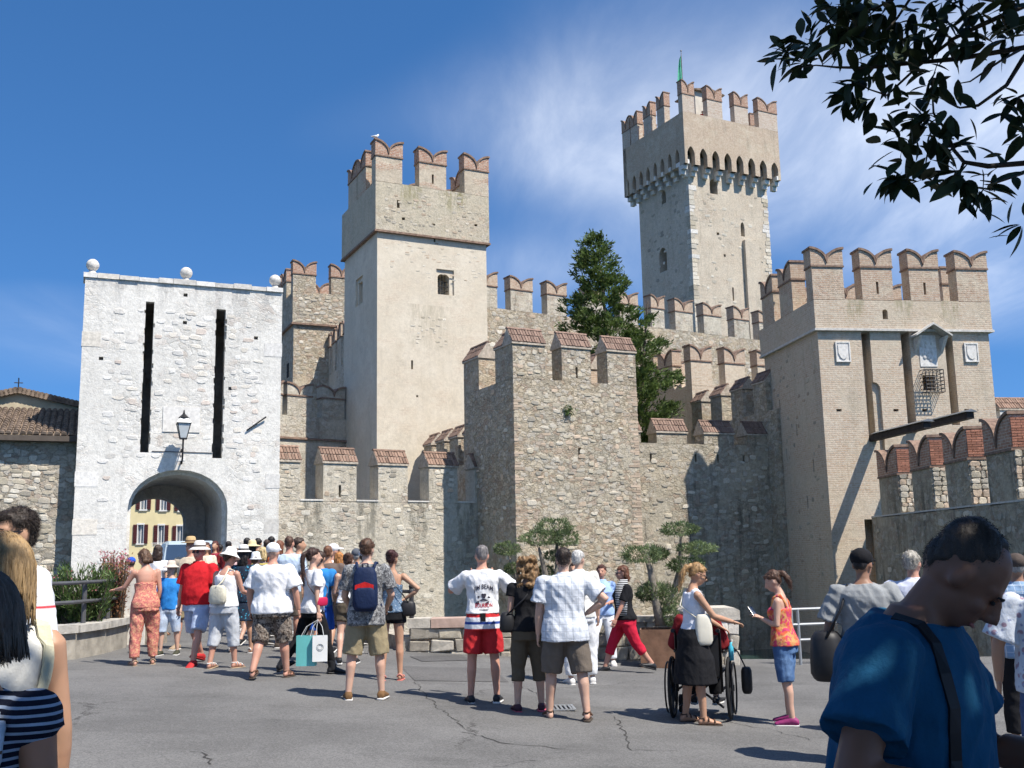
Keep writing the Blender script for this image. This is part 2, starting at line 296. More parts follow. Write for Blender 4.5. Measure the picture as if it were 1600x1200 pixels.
# ================================================================== ground, water
def quad_sheet(name, mat, x0, x1, y0, y1, nx, ny, zf):
    mb = MB(); vs = [(x0+(x1-x0)*i/nx, y0+(y1-y0)*j/ny) for j in range(ny+1) for i in range(nx+1)]
    mb.add([(x, y, zf(x, y)) for x, y in vs], [(j*(nx+1)+i, j*(nx+1)+i+1, (j+1)*(nx+1)+i+1, (j+1)*(nx+1)+i) for j in range(ny) for i in range(nx)])
    return struct(mb.build(name, mat, smooth=True))
def asphalt(name, base, k=1.0):
    t = NT(name); p = t.pos()
    c = t.mix(t.rng(t.noise(p, 0.45, 6, 0.65), 0.3, 0.7), tuple(x*0.80 for x in base), tuple(x*1.16 for x in base))
    c = t.mix(t.math('MULTIPLY', t.rng(t.noise(t.map(p, scale=(0.5, 1.6, 1)), 1.1, 6, 0.7), 0.52, 0.70), 0.42), c, tuple(x*0.58 for x in base))
    gum = t.math('MULTIPLY', t.rng(t.vor(p, 2.6), .035, .05, 1, 0), t.rng(t.noise(p, 1.3, 2), .5, .6)); c = t.mix(t.math('MULTIPLY', gum, .6), c, tuple(x*.5 for x in base)); pale_ = t.rng(t.vor(t.map(p, loc=(3, 7, 0)), 1.9), .012, .02, 1, 0); c = t.mix(t.math('MULTIPLY', pale_, .5), c, (.45, .44, .42))
    c = t.mix(t.math('MULTIPLY', t.rng(t.noise(p, 2.2, 7, 0.75), 0.58, 0.75), 0.22), c, tuple(x*1.5 for x in base))
    agg = t.vor(p, 95, out='Color'); a = t.sep(agg)
    c = t.mix(1.0, c, t.gray(t.rng(a[0], 0, 1, 0.72, 1.3, False)), 'MULTIPLY')
    w = t.n('ShaderNodeVectorMath'); w.operation = 'ADD'; t.put(w.inputs[0], p)
    s = t.n('ShaderNodeVectorMath'); s.operation = 'SCALE'; t.put(s.inputs[0], t.noise(p, 1.4, 6, 0.7, out=1)); s.inputs['Scale'].default_value = 0.9; t.put(w.inputs[1], s.outputs[0])
    e = t.vor(w.outputs[0], 0.20, 'DISTANCE_TO_EDGE')
    cr = t.math('MULTIPLY', t.rng(e, 0.0012, 0.0045, 1, 0), t.rng(t.noise(p, 0.35, 3), 0.47, 0.58))
    c = t.mix(t.math('MULTIPLY', cr, 0.75*k), c, (0.045, 0.042, 0.04))
    t.bump(t.math('SUBTRACT', t.math('MULTIPLY', a[0], 0.5), cr), 0.35, 0.006)
    return t.done(c, 0.93, Specular_IOR_Level=0.2)
M['asphalt'] = asphalt('asphalt', (0.145, 0.141, 0.135)); M['patch'] = asphalt('asphalt_patch', (0.112, 0.108, 0.104), 0.4)
quad_sheet('asphalt_ground', M['asphalt'], -14, 16, -14, 18.6, 90, 100, gz)
quad_sheet('far_pavement', M['asphalt'], 16, 40, -14, 18.6, 24, 20, lambda x, y: gz(x, y)-0.004)
quad_sheet('left_pavement', M['asphalt'], -40, -14, -14, 18.6, 24, 20, lambda x, y: gz(x, y)-0.004)
wat = NT('lake_water'); wat.bump(wat.noise(wat.map(wat.pos(), scale=(1, 2, 1)), 1.4, 5), 0.25, 0.08)
M['water'] = wat.done((0.03, 0.06, 0.05), 0.08, Specular_IOR_Level=0.5)
mb = MB(); mb.add([(-4000, -3000, -2.4), (4000, -3000, -2.4), (4000, 6000, -2.4), (-4000, 6000, -2.4)], [(0, 1, 2, 3)]); struct(mb.build('water', M['water']))
mb = MB(); mb.box(-40, 40, 18.6, 18.9, -3, -0.35); struct(mb.build('quay_wall', M['rubble']))
# bridge deck to the gate
mb = MB(); N_ = 20
A0, A1 = Vector((-7.1, 18.5)), Vector((-1.7, 18.5)); B0, B1 = Vector((-14.6, 37.5)), Vector((-8.6, 37.5))
vs = []; fs = []
for k in range(N_+1):
    t = k/N_
    for q in (A0.lerp(B0, t), A1.lerp(B1, t)): vs.append((q.x, q.y, gz(q.x, q.y)+0.003))
for k in range(N_): fs.append((2*k, 2*k+1, 2*k+3, 2*k+2))
mb.add(vs, fs); struct(mb.build('bridge_road', M['asphalt']))
mb = MB(); mb.box(-70, -8.4, 37.4, 130, -1.0, 0.47); struct(mb.build('island_ground', M['asphalt']))
def patch(name, pts, dz=0.006):
    mb = MB(); P = []
    for u, v in pts:
        p = None
        lo, hi = 2.0, 40.0
        for _ in range(50):
            Y = (lo+hi)/2; q = at(u, v, Y)
            if q.z > gz(q.x, q.y): lo = Y
            else: hi = Y
        P.append((q.x, q.y, gz(q.x, q.y)+dz))
    mb.add(P, [tuple(range(len(P)-1, -1, -1))]); return struct(mb.build(name, M['patch']))
def ground_at(u, v):
    lo, hi = 1.0, 60.0
    for _ in range(60):
        Y = (lo+hi)/2; q = at(u, v, Y)
        if q.z > gz(q.x, q.y): lo = Y
        else: hi = Y
    return Vector((q.x, q.y, gz(q.x, q.y)))
patch('asphalt_repair_patch', [(625, 1041), (770, 1045), (795, 1066), (648, 1064)]); patch('asphalt_repair_patch', [(640, 1026), (720, 1024), (740, 1032), (660, 1034)], .008)
M['crackm'] = plain('crack_dirt', (.05, .047, .044), 1, .3, 30)
def crack(pts, w=.012, seed=1):
    rr = random.Random(seed); P = [ground_at(u, v) for u, v in pts]; mid = []
    for a, b in zip(P[:-1], P[1:]):
        n = max(3, int((b-a).length/.09)); mid += [a.lerp(b, k/n)+Vector((rr.gauss(0, .022), rr.gauss(0, .022), 0)) for k in range(n)]
    vs = []
    for i, p in enumerate(mid):
        d = (mid[min(i+1, len(mid)-1)]-mid[max(i-1, 0)]); d.z = 0; d.normalize(); n = Vector((-d.y, d.x, 0)); ww = w*rr.uniform(.15, .75); z = gz(p.x, p.y)+.004
        for s in (-1, 1): q = p+n*ww*s; vs.append((q.x, q.y, z))
    mb = MB(); mb.add(vs, [(2*i, 2*i+1, 2*i+3, 2*i+2) for i in range(len(mid)-1)]); struct(mb.build('asphalt_crack', M['crackm']))
for k, (pts, w) in enumerate((([(648, 1066), (672, 1092), (700, 1118), (735, 1145), (750, 1152)], .012), ([(752, 1150), (775, 1160), (830, 1166), (900, 1172)], .014), ([(775, 1198), (820, 1188), (850, 1190)], .010), ([(800, 1066), (830, 1080), (868, 1105)], .014), ([(960, 1120), (975, 1140), (985, 1172), (1080, 1174)], .012), ([(1130, 1128), (1200, 1140), (1280, 1160)], .008),
                             ([(300, 1175), (322, 1180), (332, 1198)], .016), ([(845, 1078), (960, 1070), (1000, 1062)], .010))): crack(pts, w, k+3)

# ================================================================== masonry pieces
def swallow(root, axis, a0, a1, b0, b1, z0, zb, zt, mbody, mhead, slit=False):
    """a fishtail merlon as a part of ROOT: body, and above it the two-horned head and its brick coping"""
    def bx(mb, p0, p1, q0, q1, z0, z1):
        mb.box(p0, p1, q0, q1, z0, z1) if axis == 'x' else mb.box(q0, q1, p0, p1, z0, z1)
    mb = MB(); bx(mb, a0, a1, b0, b1, z0-0.03, zb); me = mb.mesh('merlon')
    if slit:
        ac = (a0+a1)/2; c = MB(); bx(c, ac-0.05, ac+0.05, b0-0.2, b0+0.35, z0+0.25, z0+0.75); me = boolean(me, c)
    o = link('merlon', me, mbody, root)
    zt += random.uniform(-.07, .04); ac = (a0+a1)/2+random.uniform(-.03, .03); zn = zb+random.uniform(.08, .16)*(zt-zb); n = 8
    arc = [(u, zn+(zt-zn)*math.sqrt(max(0, 1-u**1.9))) for u in [k/n for k in range(n+1)]]
    mb = MB()
    ov = 0.025
    for sgn in (-1, 1):
        ae = a0-ov if sgn < 0 else a1+ov
        pts = [(ae+(ac-ae)*u, z) for u, z in arc]
        poly = [(ae, zb), (ac, zb)] + list(reversed(pts))
        if sgn > 0: poly = list(reversed(poly))
        mb.prism(poly, b0-ov, b1+ov, 'y' if axis == 'x' else 'x')
    mb.build('horned_head', mhead, o)
    mb = MB(); th = 0.09
    for sgn in (-1, 1):
        ae = a0-0.07 if sgn < 0 else a1+0.07; rings = []
        pts = [(ae+(ac-ae)*u, z) for u, z in arc]
        for k, (a, z) in enumerate(pts):
            p, q = pts[max(k-1, 0)], pts[min(k+1, n)]; d = Vector((q[0]-p[0], q[1]-p[1])).normalized()
            nn = Vector((-d.y, d.x)) if sgn < 0 else Vector((d.y, -d.x))
            if nn.y < 0 or k == n: nn = Vector((0, 1)) if k == n else nn
            A, B = (a, z+0.003), (a+nn.x*th, z+nn.y*th+0.003)
            r = [(A[0], b0-0.08, A[1]), (A[0], b1+0.08, A[1]), (B[0], b1+0.08, B[1]), (B[0], b0-0.08, B[1])]
            rings.append([q if axis == 'x' else (q[1], q[0], q[2]) for q in r])
        mb.loft(rings)
    mb.build('coping', M['coping'], o)
    mb = MB(); bx(mb, a0-0.045, a1+0.045, b0-0.045, b1+0.045, zb-0.035, zb+0.035); mb.build('string_course', M['coping'], o)
    return o
_tile = {}
def tile_mesh(mat):
    if mat not in _tile:
        mb = MB(); mb.add([(-.5, -.5, 0), (.5, -.5, 0), (.5, .5, 0), (-.5, .5, 0), (-.44, -.46, 1), (.44, -.46, 1), (.44, .46, 1), (-.44, .46, 1)],
                          [(0, 3, 2, 1), (4, 5, 6, 7), (0, 1, 5, 4), (1, 2, 6, 5), (2, 3, 7, 6), (3, 0, 4, 7)])
        me = mb.mesh('tile'); me.materials.append(M[mat]); _tile[mat] = me
    return _tile[mat]
def gabled(root, axis, a0, a1, b0, b1, z0, ze, zr, mbody, tmat='tile', sides=(-1,), slit=False, rows=2):
    """a merlon under a little saddle roof of flat tiles; the ridge runs along the wall"""
    def bx(mb, p0, p1, q0, q1, z0, z1):
        mb.box(p0, p1, q0, q1, z0, z1) if axis == 'x' else mb.box(q0, q1, p0, p1, z0, z1)
    mb = MB(); bx(mb, a0, a1, b0, b1, z0-0.03, ze); me = mb.mesh('merlon')
    if slit:
        ac = (a0+a1)/2; c = MB(); bx(c, ac-0.05, ac+0.05, b0-0.2, b0+0.35, z0+0.15, z0+0.6); me = boolean(me, c)
    o = link('merlon', me, mbody, root)
    bc = (b0+b1)/2; mb = MB(); ov = 0.05
    mb.prism([(b0-ov, ze), (b1+ov, ze), (b1+ov, ze+0.06), (bc, zr), (b0-ov, ze+0.06)], a0-ov, a1+ov, 'x' if axis == 'x' else 'y')
    mb.build('roof', M['mortar'], o)
    n = max(3, int(round((a1-a0+2*ov)/0.125))); w = (a1-a0+2*ov)/n
    for sd in sides:
        e = Vector((b0-ov if sd < 0 else b1+ov, ze+0.06)); r = Vector((bc, zr)); L = (r-e).length; ang = math.atan2(r.y-e.y, abs(r.x-e.x))
        for i in range(n):
            off = 0.0
            for j in range(rows):
                c = e.lerp(r, (j+0.5)/rows); a = a0-ov+w*(i+0.5)
                q = link('tile', tile_mesh(tmat), None, o)
                q.scale = (w*random.uniform(0.84, 0.95), L/rows*random.uniform(0.9, 0.97), random.uniform(0.025, 0.05))
                if axis == 'x':
                    q.location = (a, c.x, c.y); q.rotation_euler = (ang if sd < 0 else -ang, 0, random.uniform(-.03, .03))
                else:
                    q.location = (c.x, a, c.y); q.rotation_mode = 'XYZ'
                    q.rotation_euler = (ang if sd < 0 else -ang, 0, R(-90)+random.uniform(-.03, .03))
    mb = MB(); 
    P = lambda a, b, z: (a, b, z) if axis == 'x' else (b, a, z)
    rr = [[P(a, bc-0.09, zr-0.02), P(a, bc-0.04, zr+0.05), P(a, bc+0.04, zr+0.05), P(a, bc+0.09, zr-0.02)] for a in (a0-ov-.01, a1+ov+.01)]
    mb.loft(rr); mb.build('ridge', M[tmat], o)
    return o
_stones = []
for k in range(7):
    mb = MB(); n = 8; r1 = []; r2 = []; r3 = []; rr_ = random.Random(50+k)
    for i in range(n):
        a = 2*math.pi*i/n + rr_.uniform(-.2, .2); r = rr_.uniform(.40, .56); ex = 0.6
        x = math.copysign(abs(math.cos(a))**ex, math.cos(a))*r; z = math.copysign(abs(math.sin(a))**ex, math.sin(a))*r
        r1.append((x, 0.5, z)); r2.append((x*0.97, -0.55+rr_.uniform(-.2, .2), z*0.97)); r3.append((x*0.84, -1.0+rr_.uniform(-.25, .25), z*0.8))
    mb.loft([r1, r2, r3]); _stones.append(mb)
_stone_me = {}
def stone_mesh(k, mat):
    if (k, mat) not in _stone_me:
        me = _stones[k].mesh('stone'); me.materials.append(M[mat]); _stone_me[(k, mat)] = me
    return _stone_me[(k, mat)]
def stones(root, face, n, a0, a1, z0, z1, wr=(0.2, 0.42), hr=(0.12, 0.24), dep=(0.02, 0.05), mats=None, off=0.0, avoid=(), seed=1, placed=None, name='stone', dens=None):
    """separate wall stones standing a little proud of a wall face ('front': y = off, 'side': x = off)"""
    mats = mats or ['stone%d' % i for i in range(5)]; rr = random.Random(seed); placed = placed if placed is not None else []; tries = 0; c = 0
    while c < n and tries < n*30:
        tries += 1; w = rr.uniform(*wr); h = rr.uniform(*hr); a = rr.uniform(a0+w*.55, a1-w*.55); z = rr.uniform(z0+h*.55, z1-h*.55)
        if dens is not None and dens(a, z) < rr.random(): continue
        if any(p[0]-w*.6 < a < p[1]+w*.6 and p[2]-h*.6 < z < p[3]+h*.6 for p in avoid): continue
        if any(abs(a-p[0]) < (w+p[2])*.47 and abs(z-p[1]) < (h+p[3])*.47 for p in placed): continue
        placed.append((a, z, w, h)); c += 1
        o = link(name, stone_mesh(rr.randrange(7), rr.choice(mats)), None, root)
        o.scale = (w, rr.uniform(*dep)*.55, h)
        if face == 'front': o.location = (a, off, z); o.rotation_euler = (0, rr.uniform(-.12, .12), 0)
        else: o.location = (off, a, z); o.rotation_euler = (0, rr.uniform(-.12, .12), R(-90))
    return placed
_qb = {}
def corner_bricks(root, x, y, z0, z1, h=0.085, mat='qbrick', w=0.32, jit=0.008, sx=1, prob=0.85, name='brick', maxn=300, seed=3):
    """alternating corner bricks round the corner (x, y); sx = +1 when the wall lies to the right of it, -1 to the left"""
    if mat not in _qb:
        mb = MB(); mb.add([(0, 0, 0), (1, 0, 0), (1, 1, 0), (0, 1, 0), (0, 0, 1), (1, 0, 1), (1, 1, 1), (0, 1, 1)],
                          [(0, 3, 2, 1), (4, 5, 6, 7), (0, 1, 5, 4), (1, 2, 6, 5), (2, 3, 7, 6), (3, 0, 4, 7)]); me = mb.mesh('brick'); me.materials.append(M[mat]); _qb[mat] = me
    rr = random.Random(seed); n = int((z1-z0)/h); c = 0
    for i in range(n):
        if rr.random() > prob or c >= maxn: continue
        c += 1; o = link(name, _qb[mat], None, root); L = w*(1.0 if i % 2 else 0.55)*rr.uniform(.8, 1.25); W = w*(0.55 if i % 2 else 1.0)*rr.uniform(.9, 1.1)
        d = rr.uniform(0.004, 0.02); d2 = rr.uniform(0.004, 0.02)
        if sx > 0: o.location = (x-d2, y-d, z0+i*h); o.scale = (L+d2, W+d, h*rr.uniform(.8, .9))
        else: o.location = (x-L, y-d, z0+i*h); o.scale = (L+d2, W+d, h*rr.uniform(.8, .9))
def boxes(root, name, mat, *bs):
    mb = MB()
    for b in bs: mb.box(*b)
    return mb.build(name, mat, root)
def arch_poly(x0, x1, z0, zs, zt, n=14, pointed=False):
    c = (x0+x1)/2; r = (x1-x0)/2; pts = [(x0, z0), (x1, z0)]
    for k in range(n+1):
        t = math.pi*k/n
        if pointed:
            u = math.cos(t); h = (1-abs(u)**1.5)
            pts.append((c+r*u, zs+(zt-zs)*(h**0.8)))
        else: pts.append((c+r*math.cos(t), zs+(zt-zs)*math.sin(t)))
    return pts
def wall_body(root, name, mat, b, cutters=None):
    mb = MB(); mb.box(*b); me = mb.mesh(name)
    if cutters is not None: me = boolean(me, cutters)
    return link(name, me, mat, root)
def root_of(fr, name, label, cat, group=None): return thing(name, label, cat, fr.o, fr.a, group)
class Frame2(Frame):
    def __init__(s, u1, Y1, u2, Y2, v=800):
        p, q = at(u1, v, Y1), at(u2, v, Y2); s.o = Vector((p.x, Y1, 0)); d = Vector((q.x-p.x, Y2-Y1, 0)); s.L = d.length
        s.a = math.atan2(d.y, d.x); s.ex = d.normalized(); s.ey = Vector((-s.ex.y, s.ex.x, 0))
ZB = -2.9
# ================================================================== white gate
g = Frame(115, 34, 23); W = g.front(438, 650)[0]; zt = g.front(133, 432)[1]
gate = root_of(g, 'castle_gate', 'whitewashed stone gate with arched passage and two tall slots', 'gate')
cut = MB()
ax0, ax1 = g.front(197, 850)[0], g.front(354, 850)[0]; zs = g.front(280, 795)[1]; zc = g.front(280, 734)[1]
cut.prism(arch_poly(ax0, ax1, -1.0, zs, zc), -0.5, 0.5)
cut.prism(arch_poly(ax0+0.12, ax1-0.12, -1.0, zs, zc-0.12), 0.49, 5.6); cut.prism(arch_poly(ax0+0.12, ax1-.85, -1.0, zs-.25, zc-.62), 5.5, 8.0)
slots = []
for (ua, ub, va, vb) in ((223, 236.5, 471, 707), (335, 350, 483, 716)):
    a, b_ = g.front(ua, 600)[0], g.front(ub, 600)[0]; z1 = g.front((ua+ub)/2, va)[1]; z0 = g.front((ua+ub)/2, vb)[1]
    cut.box(a, b_, -0.5, .32, z0, z1); cut.box(a-.45, b_+.75, .3, 3.6, z0, z1+.4); slots.append((a, b_, z0, z1))
    for k in range(26):                       # ragged slot edges
        zz = random.uniform(z0+.1, z1-.3); hh = random.uniform(.1, .25); ww = random.uniform(.015, .05)
        if random.random() < .5: cut.box(a-ww, a+.05, -0.3, 0.25, zz, zz+hh)
        else: cut.box(b_-.05, b_+ww, -0.3, 0.25, zz, zz+hh)
for u, v in ((290, 461), (289, 504), (360, 607), (158, 560), (400, 528)):
    a, z = g.front(u, v); cut.box(a-.07, a+.07, -.2, .3, z-.06, z+.06)
M['gate_st'] = masonry('streaked_white_stone', (0.74, 0.71, 0.65), (0.66, 0.635, 0.58), (0.55, 0.53, 0.485), 3.0, .6, (.44, .62), .25, ((.55, .42, .34), (.6, .5, .4)), (.6, .57, .52), .34, (.38, .365, .335), .5, (.58, .68), seed=1, grain=.8, stains=[(x_, .22, zt+.1, ln_) for x_, ln_ in ((.5, 1.2), (1.1, 1.7), (1.7, 1.1), (2.6, 1.4), (3.6, 1.2), (4.4, 1.9), (5.2, 1.3), (6.1, 1.5), (6.9, 1.2))], stain_col=(.34, .33, .31), stain_amt=.6)
wall_body(gate, 'wall', M['gate_st'], (0, W, 0, 6.6, ZB, zt), cut)
av = [(s[0], s[1], s[2], s[3]) for s in slots] + [(ax0-.2, ax1+.2, -3, zc+.25)]
pa, pz1 = g.front(255, 635); pb, pz0 = g.front(312, 676); av.append((pa, pb, pz0, pz1))
boxes(gate, 'plaque', M['white_stone'], (pa, pb, -0.03, 0.02, pz0, pz1))
pale = ['pale%d' % i for i in range(5)]
def gd(a, z): return 0.3 + 0.7*(0.5+0.5*math.sin(a*1.3+z*0.9))
pl = stones(gate, 'front', 130, 0.55, W-0.55, 0.2, zt-0.9, (0.2, 0.46), (0.10, 0.22), (0.01, 0.035), pale+['pale0', 'pale1'], avoid=av, seed=11, dens=gd)
for i in range(22):                           # dressed corner blocks
    h = (zt+0.2)/22
    if random.random() < .62: continue
    for x0, x1 in ((-0.02, random.uniform(.45, .8)), (W-random.uniform(.45, .8), W+0.02)):
        o = boxes(gate, 'corner_block', M[random.choice(pale[:4])], (x0, x1, -random.uniform(.004, .014), .3, i*h+.012, (i+1)*h-.012))
x = -0.06
while x < W:                                  # parapet slabs
    w = random.uniform(.45, .8); e = min(x+w, W+0.06)
    boxes(gate, 'coping_slab', M[random.choice(pale[1:4])], (x, e-.012, -random.uniform(.05, .1), .9, zt-.02, zt+random.uniform(.12, .17))); x = e
for i in ():                           # arch ring
    t = math.pi*(i+.5)/15; c = (ax0+ax1)/2; r = (ax1-ax0)/2
    p = Vector((c+(r+.1)*math.cos(t), zs+(zc-zs+.1)*math.sin(t)))
    o = link('arch_stone', stone_mesh(i % 7, random.choice(pale)), None, gate); o.location = (p.x, 0.0, p.y); o.scale = (.3, .03, .22); o.rotation_euler = (0, -t+math.pi/2+math.pi/2, 0)
for u, v in ((145, 414), (292, 436), (432, 441)):
    a, z = g.front(u, v); mb = MB(); mb.ball((a, .3, zt+.50), 0.215, 18, 12)
    mb.loft([[(a+r*math.cos(2*math.pi*k/14), .3+r*math.sin(2*math.pi*k/14), zz) for k in range(14)] for r, zz in ((.2, zt+.13), (.19, zt+.2), (.11, zt+.25), (.11, zt+.33))])
    mb.build('ball_finial', M['ball'], gate, True)
a, z = g.front(385, 673); b_, z2 = g.front(415, 652); mb = MB(); mb.tube([(a, -.05, z), (b_, -.10, z2)], .03, 6); mb.tube([((a+b_)/2, .1, (z+z2)/2), ((a+b_)/2, -.08, (z+z2)/2)], .035, 6); mb.build('iron_bar', M['iron'], gate)
a, z = g.front(237, 705); mb = MB(); mb.tube([(a, -.02, z), (a+2.0, -.02, z-.02)], .012, 5); mb.build('cable', M['iron'], gate)
for s_ in slots: boxes(gate, 'slot_back', M['dark'], (s_[0]-.3, s_[1]+.3, 1.199, 1.25, s_[2]-.2, s_[3]+.2)) if False else None
# street lantern on a bracket over the arch
a, z0 = g.front(282, 726)
lan = thing('wall_lantern', 'grey street lantern on an iron bracket above the gate arch', 'lantern', g.w(a, 0, z0), g.a)
mb = MB(); mb.tube([(0, .02, .05), (0, -.35, .0), (0, -.62, .14), (0, -.68, .5), (0, -.68, .82)], .03, 8); mb.tube([(0, .02, .5), (0, -.3, .42), (0, -.66, .55)], .018, 6); mb.tube([(0, .02, .05), (0, .02, .55)], .03, 6); mb.build('bracket', M['iron'], lan)
def frustum(mb, r0, r1, z0, z1, cx, cy, n=4, ph=math.pi/4):
    mb.loft([[(cx+r*math.cos(2*math.pi*k/n+ph), cy+r*math.sin(2*math.pi*k/n+ph), zz) for k in range(n)] for r, zz in ((r0, z0), (r1, z1))])
mb = MB(); frustum(mb, .15, .29, .84, 1.32, 0, -.68); gl = plain('lantern_glass', (0.55, 0.58, 0.58), 0.15, .05); mb.build('glass', gl, lan)
mb = MB(); frustum(mb, .17, .17, .80, .84, 0, -.68); frustum(mb, .33, .33, 1.32, 1.35, 0, -.68)
for k in range(4):
    t = 2*math.pi*k/4+math.pi/4; mb.tube([(.15*math.cos(t), -.68+.15*math.sin(t), .84), (.3*math.cos(t), -.68+.3*math.sin(t), 1.33)], .016, 5)
mb.build('cage', M['iron'], lan)
mb = MB(); frustum(mb, .32, .17, 1.353, 1.52, 0, -.68); mb.build('lantern_top', plain('zinc', (.5, .52, .53), .35, .1, metal=.5), lan)
mb = MB(); frustum(mb, .19, .05, 1.523, 1.66, 0, -.68, 8); frustum(mb, .04, .015, 1.66, 1.8, 0, -.68, 8); mb.build('finial', M['iron'], lan)

# ================================================================== church left of the gate
c0 = Frame(-90, 33.3, 23); ch = root_of(c0, 'church', 'stone church with barrel tiled roof beside the white gate', 'church')
Wc = c0.front(122, 800)[0]; ze = c0.front(60, 690)[1]
boxes(ch, 'wall', M['church'], (0, Wc, 0, 7, ZB, ze))
stones(ch, 'front', 150, 1.2, Wc-.6, .3, ze-.4, (.2, .45), (.12, .26), (.02, .05), ['stone0', 'stone1', 'stone2', 'stone3'], seed=21)
boxes(ch, 'eaves', plain('eaves_wood', (.10, .08, .065), .9), (-.2, Wc+.2, -.45, .1, ze-.02, ze+.16))
M['roof'] = plain('barrel_tile', (0.20, 0.15, 0.112), .95, .45, 3.5, .6)
slope_top = c0.front(60, 640, 4.6)[1]
def barrel_roof(root, x0, x1, y0, z0, y1, z1, name='roof_tiles', pitch=.21, r=.085):
    mb = MB(); n = int((x1-x0)/pitch); L = math.hypot(y1-y0, z1-z0); rows = int(L/.38)
    nrm = Vector((0, -(z1-z0), (y1-y0))).normalized(); d = Vector((0, y1-y0, z1-z0)).normalized()
    for i in range(n):
        for j in range(rows):
            base = Vector((x0+(i+.5)*pitch, y0, z0)) + d*(L*j/rows) + Vector((random.uniform(-.012, .012), 0, 0)); ra, rb = r*1.12, r*.9
            rings = []
            for t, rad, up in ((0, ra, .035), (1.12*L/rows, rb, .0)):
                c = base+d*t+nrm*up
                rings.append([c+Vector((rad*math.cos(q), 0, 0))+nrm*(rad*math.sin(q)) for q in [math.pi*k/5 for k in range(6)]])
            vs = rings[0]+rings[1]; mb.add(vs, [(k+1, k, k+6, k+7) for k in range(5)] + [(0, 1, 2, 3, 4, 5)])
    o = mb.build(name, M['roof'], root); o['kind'] = 'stuff'
    mb = MB(); mb.add([(x0, y0, z0), (x1, y0, z0), (x1, y1, z1), (x0, y1, z1)], [(0, 1, 2, 3)]); mb.build('roof_deck', M['roof'], root)
barrel_roof(ch, -.2, Wc+.1, -.42, ze+.17, 4.6, slope_top)
gx0, gz0 = c0.front(-75, 634, 5.2); gxm, gzm = c0.front(28, 612, 5.2); gx1, gz1 = c0.front(122, 634, 5.2)
mb = MB(); mb.prism([(gx0, ze), (gx1, ze), (gx1, gz1), (gxm, gzm), (gx0, gz0)], 5.2, 11); mb.build('nave', plain('church_plaster', (.50, .42, .29), .95, .12, 3, .3), ch)
for xa, za, xb, zb_ in ((gx0, gz0, gxm, gzm), (gx1, gz1, gxm, gzm)):
    mb = MB()
    for k in range(14):
        t = (k+.5)/14; p = Vector((xa, 0, za)).lerp(Vector((xb, 0, zb_)), t); mb.tube([(p.x, 5.0, p.z+.05), (p.x, 8.5, p.z+.05)], .13, 8)
    o = mb.build('verge_tiles', M['roof'], ch); o['kind'] = 'stuff'
    mb = MB(); d_ = Vector((xb-xa, zb_-za)); mb.add([(xa, 5.05, za+.02), (xb, 5.05, zb_+.02), (xb, 11.2, zb_+.02), (xa, 11.2, za+.02)], [(0, 1, 2, 3)]); mb.build('nave_roof', M['roof'], ch)
mb = MB(); mb.tube([(gxm, 5.3, gzm), (gxm, 5.3, gzm+.55)], .022, 6); mb.tube([(gxm-.15, 5.3, gzm+.36), (gxm+.15, 5.3, gzm+.36)], .02, 6); mb.ball((gxm, 5.3, gzm+.1), .06); mb.build('cross', M['iron'], ch)

# ================================================================== yellow house seen through the gate
y0f = Frame(150, 78, 8); yh = root_of(y0f, 'yellow_house', 'yellow house with dark red shutters seen through the gate arch', 'house')
Wy = y0f.front(330, 800)[0]; zey = y0f.front(240, 757)[1]
M['yellow'] = plain('yellow_render', (0.72, 0.62, 0.36), .9, .06, 1.5, .1)
cut = MB(); wins = []
for us, va, vb in (((224, 255, 284), 768, 796), ((221, 253, 282), 820, 849)):
    for i, u in enumerate(us):
        a = y0f.front(u, 800)[0]; z1 = y0f.front(u, va+i*1.0)[1]; z0 = y0f.front(u, vb+i*1.0)[1]
        cut.box(a-.21, a+.21, -.2, .22, z0, z1); wins.append((a, z0, z1))
wall_body(yh, 'wall', M['yellow'], (0, Wy, 0, 9, -1, zey), cut)
M['shut'] = plain('red_shutter', (0.085, 0.022, 0.022), .6, .12); M['wframe'] = plain('white_frame', (.72, .71, .68), .6, .05); M['pane'] = plain('window_pane', (.16, .18, .2), .1, .05, spec=.6)
for a, z0, z1 in wins:
    w = boxes(yh, 'window', M['wframe'], (a-.28, a+.28, -.05, .02, z1, z1+.12), (a-.3, a+.3, -.09, .02, z0-.1, z0), (a-.26, a-.20, -.04, .2, z0, z1), (a+.20, a+.26, -.04, .2, z0, z1), (a-.03, a+.03, .12, .17, z0, z1))
    boxes(w, 'pane', M['pane'], (a-.2, a+.2, .17, .2, z0, z1))
    for s in (-1, 1):
        mb = MB(); x = a+s*.40; mb.box(x-.135, x+.135, -.08, -.02, z0-.02, z1+.02)
        for k in range(9): zz = z0+(z1-z0)*(k+.5)/9; mb.box(x-.105, x+.105, -.10, -.078, zz-.05, zz+.03)
        mb.build('shutter', M['shut'], w)
mb = MB(); mb.box(-.3, Wy+.3, -.35, .2, zey, zey+.18); mb.box(-.3, Wy+.3, -.22, .2, zey-.15, zey); mb.build('cornice', plain('cream_cornice', (.68, .62, .45), .9), yh)
mb = MB(); mb.prism([(-.5, zey+.18), (Wy+.5, zey+.18), (Wy*.5, zey+2.2)], -.4, 9, 'y'); mb.build('roof', M['roof'], yh)
ab = y0f.front(256, 855)[0]; zb0, zb1 = y0f.front(256, 864)[1], y0f.front(256, 849)[1]; mb = MB(); mb.box(ab-.8, ab+.8, -.8, -.02, zb0-.1, zb0)
for k in range(15): xx = ab-.78+1.56*k/14; mb.box(xx-.012, xx+.012, -.79, -.765, zb0, zb1)
mb.box(ab-.8, ab+.8, -.8, -.755, zb1, zb1+.04); mb.build('balcony', M['wframe'], yh)

